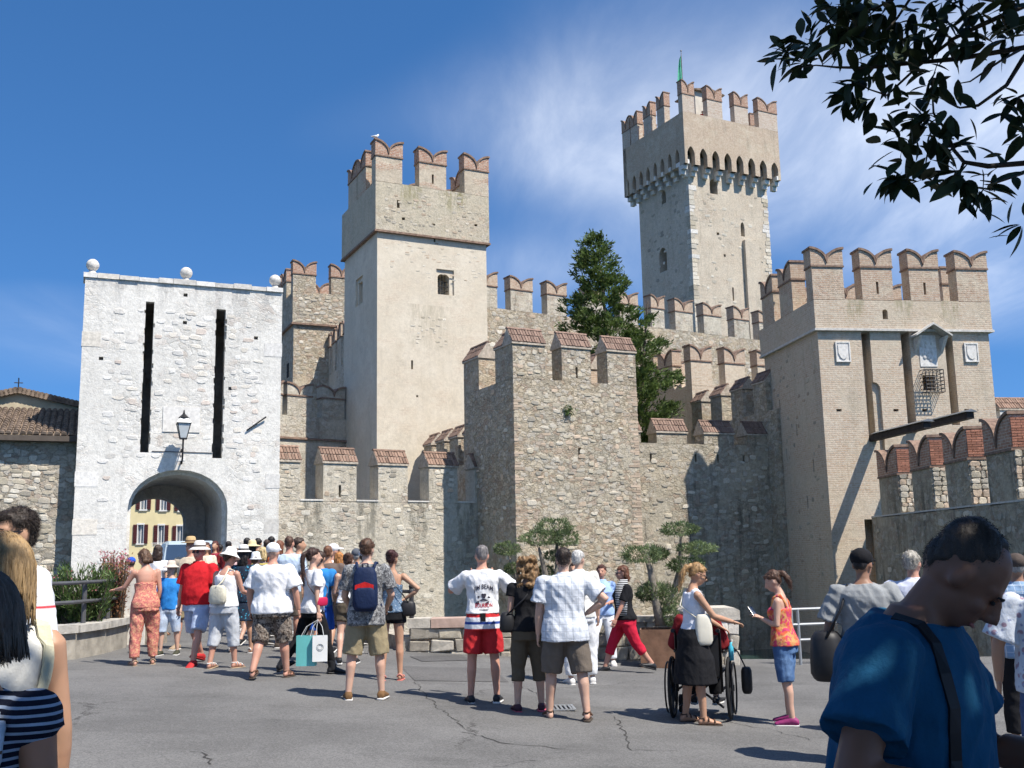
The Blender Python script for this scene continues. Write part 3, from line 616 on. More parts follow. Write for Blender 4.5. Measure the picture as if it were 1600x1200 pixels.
# ================================================================== low curtain wall with tiled merlons, gate to square tower
J = Frame2(434, 37.4, 790, 42.8); zq_ = J.front(600, 784)[1]; M['low_st'] = masonry('stained_wall_stone', (0.53, 0.47, 0.37), (0.49, 0.445, 0.36), (0.57, 0.53, 0.45), 4.2, .75, (.42, .58), .2, ((.42, .26, .18), (.48, .36, .26)), (.5, .45, .37), .35, (.2, .185, .15), .8, (.6, .7), seed=3, stains=[(J.front(u, 784)[0], .5, zq_, 3.0) for u in (487, 574, 654, 729)]); low = root_of(J, 'curtain_wall', 'low stone curtain wall with tiled merlons right of the white gate', 'wall')
zsill = J.front(600, 784)[1]; zeJ = J.front(600, 727)[1]; zrJ = J.front(600, 704, .37)[1]
boxes(low, 'wall', M['low_st'], (0, J.L, 0, .75, ZB, zsill))
mer = [(436, 469), (505, 557), (591, 637), (670, 715), (742, 786)]; avJ = []
for i, (ua, ub) in enumerate(mer):
    a, b_ = J.front(ua, 760)[0], J.front(ub, 760)[0]; gabled(low, 'x', a, b_, 0.0, .75, zsill, zeJ, zrJ, M['low'], 'tile', (-1,), i == 1)
    if i: boxes(low, 'sill', M['pale2'], (pb_, a, -.03, .77, zsill+.003, zsill+.06))
    pb_ = b_
    stones(low, 'front', 9, a, b_, zsill+.1, zeJ-.05, (.18, .36), (.1, .2), (.015, .04), seed=30+i)
def jd(a, z): return .25 + .75*smooth(zsill-2.5, zsill, z)
stones(low, 'front', 120, .1, J.L-.2, -.2, zsill-.05, (.16, .40), (.1, .22), (.012, .045), ['stone0', 'stone1', 'stone2', 'stone3'], seed=37, dens=jd)

# ================================================================== square tower with tiled merlons
I = Frame(806, 39, 27); mid = root_of(I, 'square_tower', 'square rubble tower with tiled merlons in front of the conifer', 'tower')
WI = I.front(999, 720)[0]; DI = 4.6; zsI = I.front(866, 594)[1]; zeI = I.front(830, 539)[1]; zrI = I.front(830, 516, .4)[1]
cut = MB(); a, z = I.front(906, 709); cut.box(a-.07, a+.07, -.3, .6, z-.22, z+.22)
wall_body(mid, 'wall', M['rubble'], (0, WI, 0, DI, ZB, zsI), cut)
tI = .8
fm = [(806, 852), (878, 923), (949, 992)]
for i, (ua, ub) in enumerate(fm):
    a = 0.0 if i == 0 else I.front(ua, 570)[0]; b_ = WI if i == 2 else I.front(ub, 570)[0]
    gabled(mid, 'x', a, b_, 0.0, tI, zsI, zeI, zrI, M['rubble'], 'tile_old', (-1,), i == 1)
    stones(mid, 'front', 10, a+.05, b_-.05, zsI+.05, zeI-.05, (.18, .34), (.1, .2), (.015, .05), seed=60+i)
gabled(mid, 'y', tI+.01, tI+.75, 0.0, tI, zsI, zeI, zrI, M['rubble'], 'tile_old', (-1,)); gabled(mid, 'y', DI-1.5, DI, 0.0, tI, zsI, zeI, zrI, M['rubble'], 'tile_old', (-1,))
gabled(mid, 'y', 2.3, 3.5, WI-tI, WI, zsI, zeI-.3, zrI-.3, M['brick_pale'], 'tile_old', (-1,))
def idn(a, z): return .35+.65*(0.5+.5*math.sin(z*1.1+a*.7))
stones(mid, 'front', 200, .45, WI-.5, .6, zsI-.1, (.16, .42), (.1, .22), (.012, .05), mats=['stone0', 'stone1', 'stone1', 'stone2', 'stone4'], seed=66, dens=idn, avoid=[(a-.2, a+.2, z-.3, z+.3)])
stones(mid, 'side', 60, .3, DI-.1, .5, zsI-.1, (.18, .42), (.1, .24), (.02, .06), seed=67)
corner_bricks(mid, 0, 0, 2.2, zsI-.2, .1, 'qbrick', .30, prob=.5, seed=5); corner_bricks(mid, WI, 0, 1.2, zsI-.2, .1, 'qbrick', .42, sx=-1, prob=.75, seed=6)

# ================================================================== stepping wall behind it (seen end on)
K = Frame2(741, 43.2, 652, 49.4); kw = root_of(K, 'stepped_wall', 'short crenellated wall running back to the pale tall tower', 'wall')
zrK = at(738, 657, 43.4).z; zeK = zrK-.55; zsK = zeK-1.25
boxes(kw, 'wall', M['rubble'], (-.6, K.L, -.7, 0, ZB, zsK))
for i in range(4): a = .05+i*1.62; gabled(kw, 'x', a, a+1.0, -.7, 0, zsK, zeK, zrK, M['rubble'], 'tile_old', (1,))

# ================================================================== curtain right of the square tower
Lw = Frame2(990, 42.6, 1222, 45.2); lw = root_of(Lw, 'curtain_wall', 'shadowed curtain wall between the square tower and the brick tower', 'wall')
zsL = Lw.front(1013, 692)[1]; zeL = Lw.front(1050, 677)[1]; zrL = Lw.front(1050, 656, .35)[1]
cut = MB()
for u, v in ((1017, 715), (1087, 716), (1122, 717), (1162, 718)):
    a, z = Lw.front(u, v); cut.box(a-.045, a+.045, -.2, .4, z-.17, z+.17)
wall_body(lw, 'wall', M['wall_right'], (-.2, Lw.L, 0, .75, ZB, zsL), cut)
for ua, ub in ((988, 1001), (1026, 1073), (1100, 1146), (1168, 1214)):
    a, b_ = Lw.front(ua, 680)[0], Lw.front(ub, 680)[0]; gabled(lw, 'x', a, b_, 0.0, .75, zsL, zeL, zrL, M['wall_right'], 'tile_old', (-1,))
stones(lw, 'front', 130, 0.3, Lw.L-.3, -.3, zsL-.1, (.18, .42), (.1, .24), (.02, .06), ['stone0', 'stone1', 'stone2'], seed=71)

# ================================================================== pale tall tower
E = Frame(589, 48, 26, v=600); et = root_of(E, 'tall_tower', 'tall pale plastered tower with brick fishtail merlons and a gull', 'tower')
WE = E.front(763, 600)[0]; DE = E.side(537, 640)[0]; zoE = E.front(589, 361)[1]; zsE = E.front(640, 291)[1]; zbE = E.front(605, 246)[1]; ztE = E.front(605, 224)[1]
cut = MB(); a0, z0 = E.front(685, 459); a1, z1 = E.front(703, 432); zw1 = E.front(694, 421)[1]; 
cut.box(a0-.1, a1+.22, -.3, .10, z0-.02, zw1); cut.prism(arch_poly(a0, a1, z0, z1-.1, z1+.12), .05, .9)
winE = (a0, a1, z0, z1)
s0, sz0 = E.side(566, 470); s1, sz1 = E.side(557, 440); cut.box(-.3, .12, min(s0, s1)-.05, max(s0, s1)+.15, sz0-.1, sz1+.1); cut.box(-.3, .8, min(s0, s1)+.1, max(s0, s1)-.02, sz0, sz1-.1)
for u, v, h in ((644, 570, .22), (679, 376, .08), (652, 619, .05)):
    a, z = E.front(u, v); cut.box(a-.05, a+.05, -.3, .4, z-h, z+h)
xs_ = E.front(668, 520)[0]; M['E_wall'] = masonry('patched_plaster', (0.66, 0.59, 0.475), (0.60, 0.525, 0.41), (0.54, 0.475, 0.375), 4.0, .45, (.54, .70), .5, ((.54, .41, .3), (.62, .51, .39)), (.62, .55, .44), .34, (.4, .345, .26), .3, (.48, .68), seed=5, grain=.45, stains=[(xs_, 1.15, E.front(668, 478)[1], 3.2)], stain_col=(.44, .385, .29), stain_amt=.75)
wall_body(et, 'wall', M['E_wall'], (0, WE, 0, DE, ZB, zoE), cut); stones(et, 'front', 26, xs_-.9, xs_+1.1, E.front(668, 545)[1], E.front(668, 492)[1], (.12, .28), (.07, .14), (.008, .025), ['stone0', 'stone1', 'stone3'], seed=82); stones(et, 'front', 40, .2, WE-.2, zoE-2.2, zoE-.2, (.14, .3), (.05, .09), (.006, .016), ['stone3', 'stone0', 'stone4'], seed=83)
mb = MB(); a0, a1, z0, z1 = winE
for k in range(1, 4): x = a0+(a1-a0)*k/4; mb.tube([(x, .3, z0), (x, .3, z1+.1)], .02, 5)
for k in range(1, 4): z = z0+(z1-z0)*k/4; mb.tube([(a0, .3, z), (a1, .3, z)], .02, 5)
mb.build('window_grille', M['iron'], et)
oE = .13; cut = MB()
for u, v, w, h in ((621, 320, .07, .2), (629, 343, .08, .07), (742, 353, .08, .06), (676, 352, .08, .05)):
    a, z = E.front(u, v); cut.box(a-w, a+w, -.5, .4, z-h, z+h)
M['E_top'] = masonry('mossy_parapet', (.54, .475, .365), (.49, .43, .325), (.38, .34, .265), 4, .55, (.46, .64), .35, ((.48, .33, .23), (.54, .43, .32)), (.5, .44, .34), .3, (.27, .25, .15), .55, (.5, .68), .6, seed=6, stains=[(E.front(u, 320)[0], .55, zsE, 1.6) for u in (641, 711)], stain_col=(.20, .185, .07), stain_amt=.6)
wall_body(et, 'parapet', M['E_top'], (-oE, WE+oE, -oE, DE+oE, zoE, zsE), cut)
boxes(et, 'string_course', M['coping'], (-oE-.05, WE+oE+.05, -oE-.05, DE+oE+.05, zoE-.05, zoE+.05))
tE = .62
def ring_merlons(root, W, D, o, t, zs, zb, zt, mb_, mh, fx, sy, back=(), right=(), slits=()):
    for i, (a, b) in enumerate(fx): swallow(root, 'x', a, b, -o, -o+t, zs, zb, zt, mb_, mh, i in slits)
    for a, b in sy: swallow(root, 'y', a, b, -o, -o+t, zs, zb, zt, mb_, mh)
    for a, b in back: swallow(root, 'x', a, b, D+o-t, D+o, zs, zb, zt, mb_, mh)
    for a, b in right: swallow(root, 'y', a, b, W+o-t, W+o, zs, zb, zt, mb_, mh)
fx = []
for ua, ub in ((586, 628.5), (655, 697), (725.5, 764)): fx.append((E.front(ua, 260, -oE)[0], E.front(ub, 260, -oE)[0]))
fx[0] = (-oE, fx[0][1]); fx[2] = (fx[2][0], WE+oE); wE = fx[1][1]-fx[1][0]
pE = (DE+2*oE-wE)/2.6
sy = [(-oE+tE+.02+.0, -oE+wE), (-oE+pE*.95, -oE+pE*.95+wE), (-oE+pE*1.9, min(DE+oE, -oE+pE*1.9+wE))]
M['mer_E'] = masonry('merlon_plaster_brick', (0.54, 0.465, 0.36), (0.49, 0.415, 0.315), (0.42, 0.36, 0.275), 4, .4, (.46, .64), .8, ((0.41, 0.22, 0.15), (0.48, 0.33, 0.235)), (.54, .47, .37), .3, (.27, .25, .16), .5, (.50, .60), seed=13)
ring_merlons(et, WE, DE, oE, tE, zsE, zbE, ztE, M['mer_E'], M['brick'], fx, sy[1:], back=[(0.3, .3+wE), (2.4, 2.4+wE), (WE+oE-wE, WE+oE)], right=[(1.9, 1.9+wE)], slits=(1,))
boxes(et, 'roof_deck', M['plaster_top'], (-.05, WE+.05, .52, DE-.5, zsE-.9, zsE-.3))
stones(et, 'front', 60, .2, WE-.2, zoE+.1, zsE-.15, (.14, .3), (.08, .16), (.012, .03), ['stone0', 'stone1', 'stone2', 'stone4'], off=-oE, seed=81)
# gull on the corner merlon
p = E.w(-oE+.1, -oE+.3, ztE+.10); gull = thing('seagull', 'white seagull perched on the corner merlon of the tall pale tower', 'bird', p, R(60))
mb = MB()
body = [(-.26, .15, .02), (-.18, .17, .05), (-.05, .20, .085), (.06, .24, .085), (.12, .29, .06), (.15, .345, .055), (.18, .375, .05), (.22, .375, .03), (.27, .36, .008)]
mb.loft([[(x, r*math.cos(2*math.pi*k/10), z+r*1.05*math.sin(2*math.pi*k/10)) for k in range(10)] for x, z, r in body]); mb.build('body', plain('gull_white', (.8, .8, .8), .7), gull, True)
mb = MB()
for s in (-1, 1): mb.loft([[(x, s*(.085+dy), z+.04*math.cos(q)*k) if False else (x+.0, s*(.06+.03*math.cos(q)*k+dy), z+.06*math.sin(q)*k) for q in [2*math.pi*i/8 for i in range(8)]] for x, z, k, dy in ((-.34, .14, .1, -.02), (-.2, .18, .6, 0), (0, .215, 1.0, .01), (.1, .24, .4, 0))])
mb.build('wing', plain('gull_grey', (.42, .44, .47), .7), gull, True)
mb = MB(); mb.tube([(.0, .035, 0), (0, .03, .16)], .01, 5); mb.tube([(.0, -.035, 0), (0, -.03, .16)], .01, 5); mb.build('leg', plain('gull_leg', (.6, .4, .1), .6), gull)

# ================================================================== tower behind the gate
D = Frame(459, 62, 24, v=500); dt = root_of(D, 'far_tower', 'rubble tower with brick fishtail merlons behind the white gate', 'tower')
WD = D.front(556, 520)[0]; DD = 5.0; zoD = D.front(470, 506)[1]; zsD = D.front(500, 459)[1]; zbD = D.front(475, 429)[1]; ztD = D.front(475, 410)[1]
boxes(dt, 'wall', M['rubble'], (0, WD, 0, DD, ZB, zoD)); oD = .1
boxes(dt, 'parapet', M['rubble'], (-oD, WD+oD, -oD, DD+oD, zoD, zsD)); boxes(dt, 'string_course', M['coping'], (-oD-.06, WD+oD+.06, -oD-.06, DD+oD+.06, zoD-.07, zoD+.05))
fx = [(-oD, D.front(493, 440)[0]), (D.front(517, 440)[0], D.front(550, 440)[0])]; wD = fx[0][1]+oD
ring_merlons(dt, WD, DD, oD, .6, zsD, zbD, ztD, M['rubble'], M['brick'], fx, [(1.9, 1.9+wD), (DD+oD-wD, DD+oD)], back=[(.0, wD), (1.9, 1.9+wD)])
boxes(dt, 'window', M['dark'], (-.02, .05, 1.2, 1.8, D.side(450, 590)[1], D.side(450, 568)[1]))
stones(dt, 'front', 50, .1, WD-.1, zoD+.1, zsD-.1, (.2, .45), (.13, .25), (.02, .05), off=-oD, seed=91); stones(dt, 'front', 45, .1, WD-.1, zoD-5, zoD-.2, (.2, .45), (.13, .25), (.02, .04), seed=92)
# lower wall in front of it
D2 = Frame2(430, 50.0, 560, 52.9); dw = root_of(D2, 'inner_wall', 'inner wall with two fishtail merlons between gate and pale tower', 'wall')
zt2 = D2.front(465, 600)[1]; zb2 = D2.front(465, 618)[1]; zs2 = D2.front(495, 652)[1]; zc2 = D2.front(480, 686)[1]
boxes(dw, 'wall', M['low'], (0, D2.L, 0, .8, ZB, zs2)); boxes(dw, 'string_course', M['coping'], (0, D2.L, -.1, .1, zc2-.05, zc2+.05))
for ua, ub in ((432, 441), (449, 487), (504, 538)): swallow(dw, 'x', D2.front(ua, 640)[0], D2.front(ub, 640)[0], 0, .55, zs2, zb2, zt2, M['low'], M['low'])
D3 = Frame2(541, 58.0, 505, 64.0); dr = root_of(D3, 'inner_wall', 'narrow crenellated wall seen end on beside the pale tower', 'wall')
zt3 = at(515, 522, 62.5).z; boxes(dr, 'wall', M['low'], (0, D3.L, -.6, 0, ZB, zt3-2.6))
for i in range(4): swallow(dr, 'x', .1+i*1.6, 1.15+i*1.6, -.6, 0, zt3-2.6, zt3-.8, zt3, M['low'], M['brick_pale'])

# ================================================================== inner high curtain in front of the keep
Fw = Frame2(735, 58.2, 1260, 71.8); fw = root_of(Fw, 'high_curtain_wall', 'high inner curtain wall with fishtail merlons below the keep', 'wall')
ztF = Fw.front(812, 433)[1]; zbF = Fw.front(812, 453)[1]; zsF = Fw.front(838, 489)[1]
boxes(fw, 'wall', M['rubble'], (0, Fw.L, 0, .65, ZB, zsF)); boxes(fw, 'walkway', M['rubble'], (0, Fw.L, .65, 1.9, ZB, zsF-.95))
for ua, ub in ((742, 777), (798, 832), (855, 885), (915, 945), (968, 996), (1017, 1037), (1054, 1081), (1098, 1125), (1145, 1168), (1184, 1204), (1222, 1240)):
    swallow(fw, 'x', Fw.front(ua, 470)[0], Fw.front(ub, 470)[0], 0, .65, zsF, zbF, ztF, M['low'], M['brick_pale'])
stones(fw, 'front', 90, .3, 9, zsF-5, zsF-.1, (.25, .55), (.15, .3), (.02, .05), seed=95); stones(fw, 'front', 70, 9, Fw.L-2, zsF-4, zsF-.1, (.25, .5), (.15, .28), (.02, .05), seed=96)

# ================================================================== inner turret right of the conifer
H = Frame(1081, 54, 26, v=600); hw = root_of(H, 'inner_turret', 'inner brick turret with fishtail merlons right of the conifer', 'tower')
zsH = H.front(1120, 604)[1]; ztH = H.front(1096, 540)[1]; zbH = H.front(1096, 564)[1]; WH = H.front(1225, 600)[0]
boxes(hw, 'wall', M['brickish'], (0, WH, 0, 5, ZB, zsH))
fx = [(0, H.front(1112, 580)[0]), (H.front(1133, 580)[0], H.front(1164, 580)[0]), (H.front(1184, 580)[0], H.front(1213, 580)[0])]; wH = fx[0][1]
ring_merlons(hw, WH, 5, 0, .55, zsH, zbH, ztH, M['brickish'], M['brick_pale'], fx, [(1.7, 1.7+wH), (3.5, 3.5+wH)], back=[(1.4, 1.4+wH), (3.3, 3.3+wH)])
H2 = Frame2(1214, 44.6, 1086, 51.6); h2 = root_of(H2, 'stepped_wall', 'tiled merlon wall running back from the brick tower', 'wall')
zr2 = at(1200, 580, 45.3).z; ze2 = zr2-.55; zs2_ = ze2-1.3; boxes(h2, 'wall', M['rubble'], (-.5, H2.L, -.7, 0, ZB, zs2_))
for i in range(4): a = .3+i*1.95; gabled(h2, 'x', a, a+1.05, -.7, 0, zs2_, ze2, zr2, M['rubble'], 'tile_old', (1,))

# ================================================================== keep
G = Frame(1083, 86, 27, v=430); kp = root_of(G, 'keep', 'tall keep with corbelled battlements, flag and white quoins', 'tower')
WG = G.front(1206, 430)[0]; DG = G.side(1003, 430)[0]; oG = .95
zA = G.front(1075, 266)[1]                      # foot of the corbels
zsG = G.front(1092, 179, -oG)[1]; zbG = G.front(1072, 147, -oG)[1]; ztG = G.front(1072, 127, -oG)[1]; zLow = G.front(1066, 237, -oG)[1]
cut = MB()
for ua, ub, va, vb, p_ in ((1109.5, 1121.5, 279, 302, 1), (1158, 1164, 347, 369, 1), (1145, 1147.5, 449, 470, 0), (1120, 1124, 363, 367, 0), (1131, 1134, 397, 401, 0)):
    a, b_ = G.front(ua, vb)[0], G.front(ub, vb)[0]; z0, z1 = G.front(ua, vb)[1], G.front(ua, va)[1]
    cut.prism(arch_poly(a, b_, z0, z0+(z1-z0)*.6, z1), -.5, 1.0) if p_ else cut.box(a, b_, -.5, .8, z0, z1)
for ua, ub, va, vb in ((1034, 1041, 299, 320), (1031, 1043, 389, 427)):
    y1, z0 = G.side(ua, vb); y0_, _ = G.side(ub, vb); z1 = G.side(ua, va)[1]
    cut.prism(arch_poly(y0_, y1, z0, z0+(z1-z0)*.6, z1), -.5, 1.0, 'x')
wall_body(kp, 'wall', M['keep'], (0, WG, 0, DG, ZB, zA+1.4), cut)
a, z1 = G.front(1160, 376); b_ = G.front(1182, 376)[0]; boxes(kp, 'buttress', M['keep'], (a, b_, -.35, .05, ZB, z1))
# corbels and parapet
nF, nS = 8, 8
def parapet_profile(L0, L1, n, zlo, zhi):
    """outline in (a, z) whose lower edge is a row of pointed arches"""
    pts = [(L0, zhi), (L0, zlo)]; step = (L1-L0)/n
    for k in range(n):
        x0, x1 = L0+k*step+.27, L0+(k+1)*step-.27; c = (x0+x1)/2; r = (x1-x0)/2
        for q in range(-1, 12):
            u = max(-.995, min(.995, -1+2*q/10)) if q in (0, 10) else max(-1, min(1, -1+2*q/10)); pts.append((c+r*u, zlo+1.0+.62*(1-abs(u)**1.5)**.8 if abs(u) < 1 else zlo))
    pts += [(L1, zlo), (L1, zhi)]
    return pts
def concave_prism(name, poly, y0, y1, axis, mat, parent):
    bm = bmesh.new(); P = (lambda a, z, y: (a, y, z)) if axis == 'y' else (lambda a, z, y: (y, a, z))
    f = bm.faces.new([bm.verts.new(P(a, z, y0)) for a, z in poly]); r = bmesh.ops.extrude_face_region(bm, geom=[f])
    for v in r['geom']:
        if isinstance(v, bmesh.types.BMVert): v.co = v.co + Vector((0, y1-y0, 0) if axis == 'y' else (y1-y0, 0, 0))
    bmesh.ops.triangulate(bm, faces=[f for f in bm.faces if len(f.verts) > 4]); bmesh.ops.recalc_face_normals(bm, faces=bm.faces)
    me = bpy.data.meshes.new(name); bm.to_mesh(me); bm.free(); return link(name, me, mat, parent)
zP = zLow-.05
concave_prism('parapet', parapet_profile(-oG, WG+oG, nF, zP-.9, zsG), -oG, -oG+.55, 'y', M['keep_top'], kp)
concave_prism('parapet', parapet_profile(-oG+.55, DG+oG, nS, zP-.9, zsG), -oG, -oG+.55, 'x', M['keep_top'], kp)
concave_prism('parapet', parapet_profile(-oG+.55, DG+oG, nS, zP-.9, zsG), WG+oG-.55, WG+oG, 'x', M['keep_top'], kp)
boxes(kp, 'parapet', M['keep_top'], (-oG, WG+oG, DG+oG-.55, DG+oG, zP-.9, zsG)); boxes(kp, 'terrace', M['keep_top'], (-oG+.3, WG+oG-.3, -oG+.3, DG+oG-.3, zsG-1.3, zsG-.9))
for k in range(nF+1):
    x = -oG+(WG+2*oG)*k/nF; x = min(max(x, -oG+.24), WG+oG-.24)
    for j, (d, zz) in enumerate(((1.0, -.35), (.68, -.75), (.36, -1.15))):
        boxes(kp, 'corbel', M['pale%d' % ((k+j) % 4)], (x-.22-.01*j, x+.22+.01*j, -oG*d+.02, .05, zP-.55+zz, zP-.17+zz))
for k in range(1, nS+1):
    y = -oG+(DG+2*oG)*k/nS; y = min(y, DG+oG-.24)
    for j, (d, zz) in enumerate(((1.0, -.35), (.68, -.75), (.36, -1.15))):
        boxes(kp, 'corbel', M['pale%d' % ((k+j) % 4)], (-oG*d+.02, .05, y-.22-.01*j, y+.22+.01*j, zP-.55+zz, zP-.17+zz))
fx = [(-oG, G.front(1085, 165, -oG)[0])] + [(G.front(ua, 165, -oG)[0], G.front(ub, 165, -oG)[0]) for ua, ub in ((1105, 1128), (1147, 1168))] + [(G.front(1184, 165, -oG)[0], WG+oG)]; wG = fx[1][1]-fx[1][0]
pG = (DG+2*oG-wG)/3.6
M['mer_G'] = masonry('keep_merlon', (0.55, 0.49, 0.41), (0.5, 0.42, 0.34), (0.45, 0.38, 0.3), 4, .3, (.46, .64), .75, ((0.44, 0.27, 0.19), (0.58, 0.5, 0.42)), (.55, .5, .42), .25, (.28, .25, .2), .5, (.3, .5), seed=14)
ring_merlons(kp, WG, DG, oG, .6, zsG, zbG, ztG, M['mer_G'], M['brick'], fx, [(-oG+pG*k*.97+.55, -oG+pG*k*.97+.05+wG) for k in (1, 2, 3)]+[(DG+oG-wG+.35, DG+oG)], back=[(1.0, 1+wG), (4, 4+wG), (6.6, 6.6+wG)], right=[(2, 2+wG), (5, 5+wG)])
def quoins(x, seed):
    rr = random.Random(seed); z = 14.0
    while z < zA-.4:
        h = rr.uniform(.28, .5); L = rr.uniform(.35, .8); L2 = rr.uniform(.3, .8); d = rr.uniform(.02, .05)
        if rr.random() < .9:
            boxes(kp, 'quoin', M[rr.choice(('stone0', 'stone1', 'stone3', 'pale2'))], (x-d, x+L, -d, L2, z+.02, z+h-.02) if x < 1 else (x-L, x+d, -d, L2, z+.02, z+h-.02))
        z += h
quoins(0, 1); quoins(WG, 2)
stones(kp, 'front', 60, .8, WG-.8, 20, zA-1, (.25, .6), (.18, .35), (.02, .05), ['stone0', 'stone3', 'stone2'], seed=99); stones(kp, 'side', 80, .8, DG-.2, 20, zA-1, (.25, .6), (.18, .35), (.02, .06), ['stone0', 'stone1', 'stone2'], seed=98)
# stair hut on the terrace
a = G.front(1087, 170, 2.5)[0]; b_ = G.front(1127, 170, 2.5)[0]; zh = G.front(1108, 147, 2.5)[1]
cut = MB(); cut.prism(arch_poly(a+.15, a+.8, zsG-1, zsG+.3, zsG+.75), 2.0, 3.2); 
wall_body(kp, 'stair_hut', plain('hut_render', (.58, .52, .43), .9, .1, 3), (a, b_, 2.5, 5.0, zsG-1, zh), cut)
hut = MB(); hut.prism([(a-.25, zh), (b_+.25, zh), (b_+.25, zh+.1), ((a+b_)/2, zh+.45), (a-.25, zh+.1)], 2.2, 5.3); hut.build('hut_roof', M['roof'], kp)
fp = thing('flag', 'green flag hanging from a thin pole on the keep', 'flag', G.w(0.6, 0.9, zsG-.9), 0)
zf0 = at(1057, 128, 87).z; zf1 = at(1057, 79, 87).z; h0 = zf1-(zsG-.9)
mb = MB(); mb.tube([(0, 0, 0), (0, 0, h0)], [.055, .035], 8); mb.ball((0, 0, h0), .08); mb.build('pole', plain('pole_paint', (.25, .25, .25), .5), fp)
mb = MB(); n = 12; cols = []
for i in range(n+1):
    t = i/n; z = h0-.35-t*2.6; w = .12+.38*t**.6
    cols.append([(-w*s, .07*math.sin(s*9+t*3), z-.25*s) for s in (0, .2, .4, .6, .8, 1.0)])
vs = [p for c in cols for p in c]; mb.add(vs, [(i*6+j, i*6+j+1, (i+1)*6+j+1, (i+1)*6+j) for i in range(n) for j in range(5)])
mb.build('cloth', plain('flag_cloth', (.10, .42, .27), .8, .1), fp, True)

# ================================================================== brick tower with drawbridge slots
T = Frame(1297, 40, 8, v=800); bt = root_of(T, 'brick_tower', 'brick tower with drawbridge slots and fishtail merlons', 'tower')
WT = T.front(1556, 640)[0]; DT = 5.6; zoT = T.front(1290, 515)[1]; oT = .12; zsT = T.front(1335, 468, -oT)[1]; zbT = T.front(1295, 416, -oT)[1]; ztT = T.front(1295, 390, -oT)[1]
cut = MB(); tslots = []
for ub, vb, u0, u1 in ((1353, 690, 1345.5, 1359), (1416, 676, 1407, 1420.5), (1488, 664, 1475, 1487.5)):
    a, b_ = T.front(u0, 525)[0], T.front(u1, 525)[0]; z0 = T.front(ub, vb)[1]; cut.box(a, b_, -.3, .62, z0, zoT-.01); tslots.append((a, b_, z0))
a = tslots[0][1]; b_ = T.front(1379, 650)[0]; z1 = T.front(1368, 597)[1]; z0 = T.front(1375, 830)[1]
cut.prism([(a-.01, z0), (b_, z0)] + [(a+(b_-a)*math.cos(q), z1-(b_-a)+(b_-a)*math.sin(q)) for q in [math.pi/2*k/8 for k in range(9)]], -.3, .14)
for u, v in ((1311, 641), (1400, 641), (1445, 641), (1511, 641)): a, z = T.front(u, v); cut.box(a-.11, a+.11, -.3, .3, z-.05, z+.05)
a, z0 = T.front(1443, 610); b_, z1 = T.front(1461, 586); cut.box(a, b_, -.3, .8, z0, z1); gw = (a, b_, z0, z1)
a, z0 = T.front(1357, 900); b_, z1 = T.front(1383, 811); cut.box(a, b_, -.3, 1.2, -1, z1)
for y, z in ((1.2, 5.0), (2.6, 6.6), (3.8, 5.7), (2.0, 3.6), (4.2, 7.9)): cut.box(-.3, .4, y-.04, y+.04, z-.25, z+.25)
wall_body(bt, 'wall', M['brickish'], (0, WT, 0, DT, ZB, zoT), cut)
cut = MB(); a, z = T.front(1383, 491, -oT); cut.prism(arch_poly(a-.11, a+.11, z-.2, z+.1, z+.2), -.6, .6)
M['T_top'] = masonry('mossy_brick', (.56, .48, .37), (.52, .43, .32), (.57, .5, .4), 4.2, .45, (.48, .66), .8, ((.5, .35, .245), (.57, .455, .345)), (.57, .51, .41), .3, (.27, .24, .18), .45, (.36, .58), .4, seed=7, grain=.7, stains=[(T.front(u, 490)[0], .45, zsT, 1.3) for u in (1334, 1408, 1482)], stain_col=(.25, .23, .13), stain_amt=.6)
wall_body(bt, 'parapet', M['T_top'], (-oT, WT+oT, -oT, -oT+.7, zoT, zsT), cut); boxes(bt, 'parapet', M['brickish'], (-oT, -oT+.7, -oT+.7, DT+oT, zoT, zsT), (WT+oT-.7, WT+oT, -oT+.7, DT+oT, zoT, zsT), (-oT+.7, WT+oT-.7, DT+oT-.7, DT+oT, zoT, zsT))
boxes(bt, 'string_course', M['pale2'], (-oT-.05, WT+oT+.05, -oT-.05, DT+oT+.05, zoT-.06, zoT+.03))
fx = [(-oT, T.front(1318, 440, -oT)[0])] + [(T.front(ua, 440, -oT)[0], T.front(ub, 440, -oT)[0]) for ua, ub in ((1346, 1394.5), (1421, 1467))] + [(T.front(1495, 440, -oT)[0], WT+oT)]; wT = fx[1][1]-fx[1][0]
pT = (DT+2*oT-wT)/2.25
M['mer_T'] = masonry('brick_merlon', (0.54, 0.46, 0.35), (0.50, 0.41, 0.305), (0.55, 0.48, 0.385), 4, .35, (.46, .64), .75, ((0.44, 0.26, 0.18), (0.5, 0.36, 0.26)), (.5, .44, .35), .25, (.25, .22, .16), .5, (.36, .52), seed=15)
ring_merlons(bt, WT, DT, oT, .6, zsT, zbT, ztT, M['mer_T'], M['brick_pale'], fx, [(-oT+pT*k, -oT+pT*k+wT) for k in (1, 2)], back=[(1.2, 1.2+wT), (3.2, 3.2+wT), (5.2, 5.2+wT)], right=[(2.2, 2.2+wT)], slits=(1, 2))
stones(bt, 'side', 70, .2, DT-.2, 0.5, zoT-.3, (.14, .3), (.1, .2), (.01, .03), ['stone2', 'stone1', 'stone4'], seed=101)
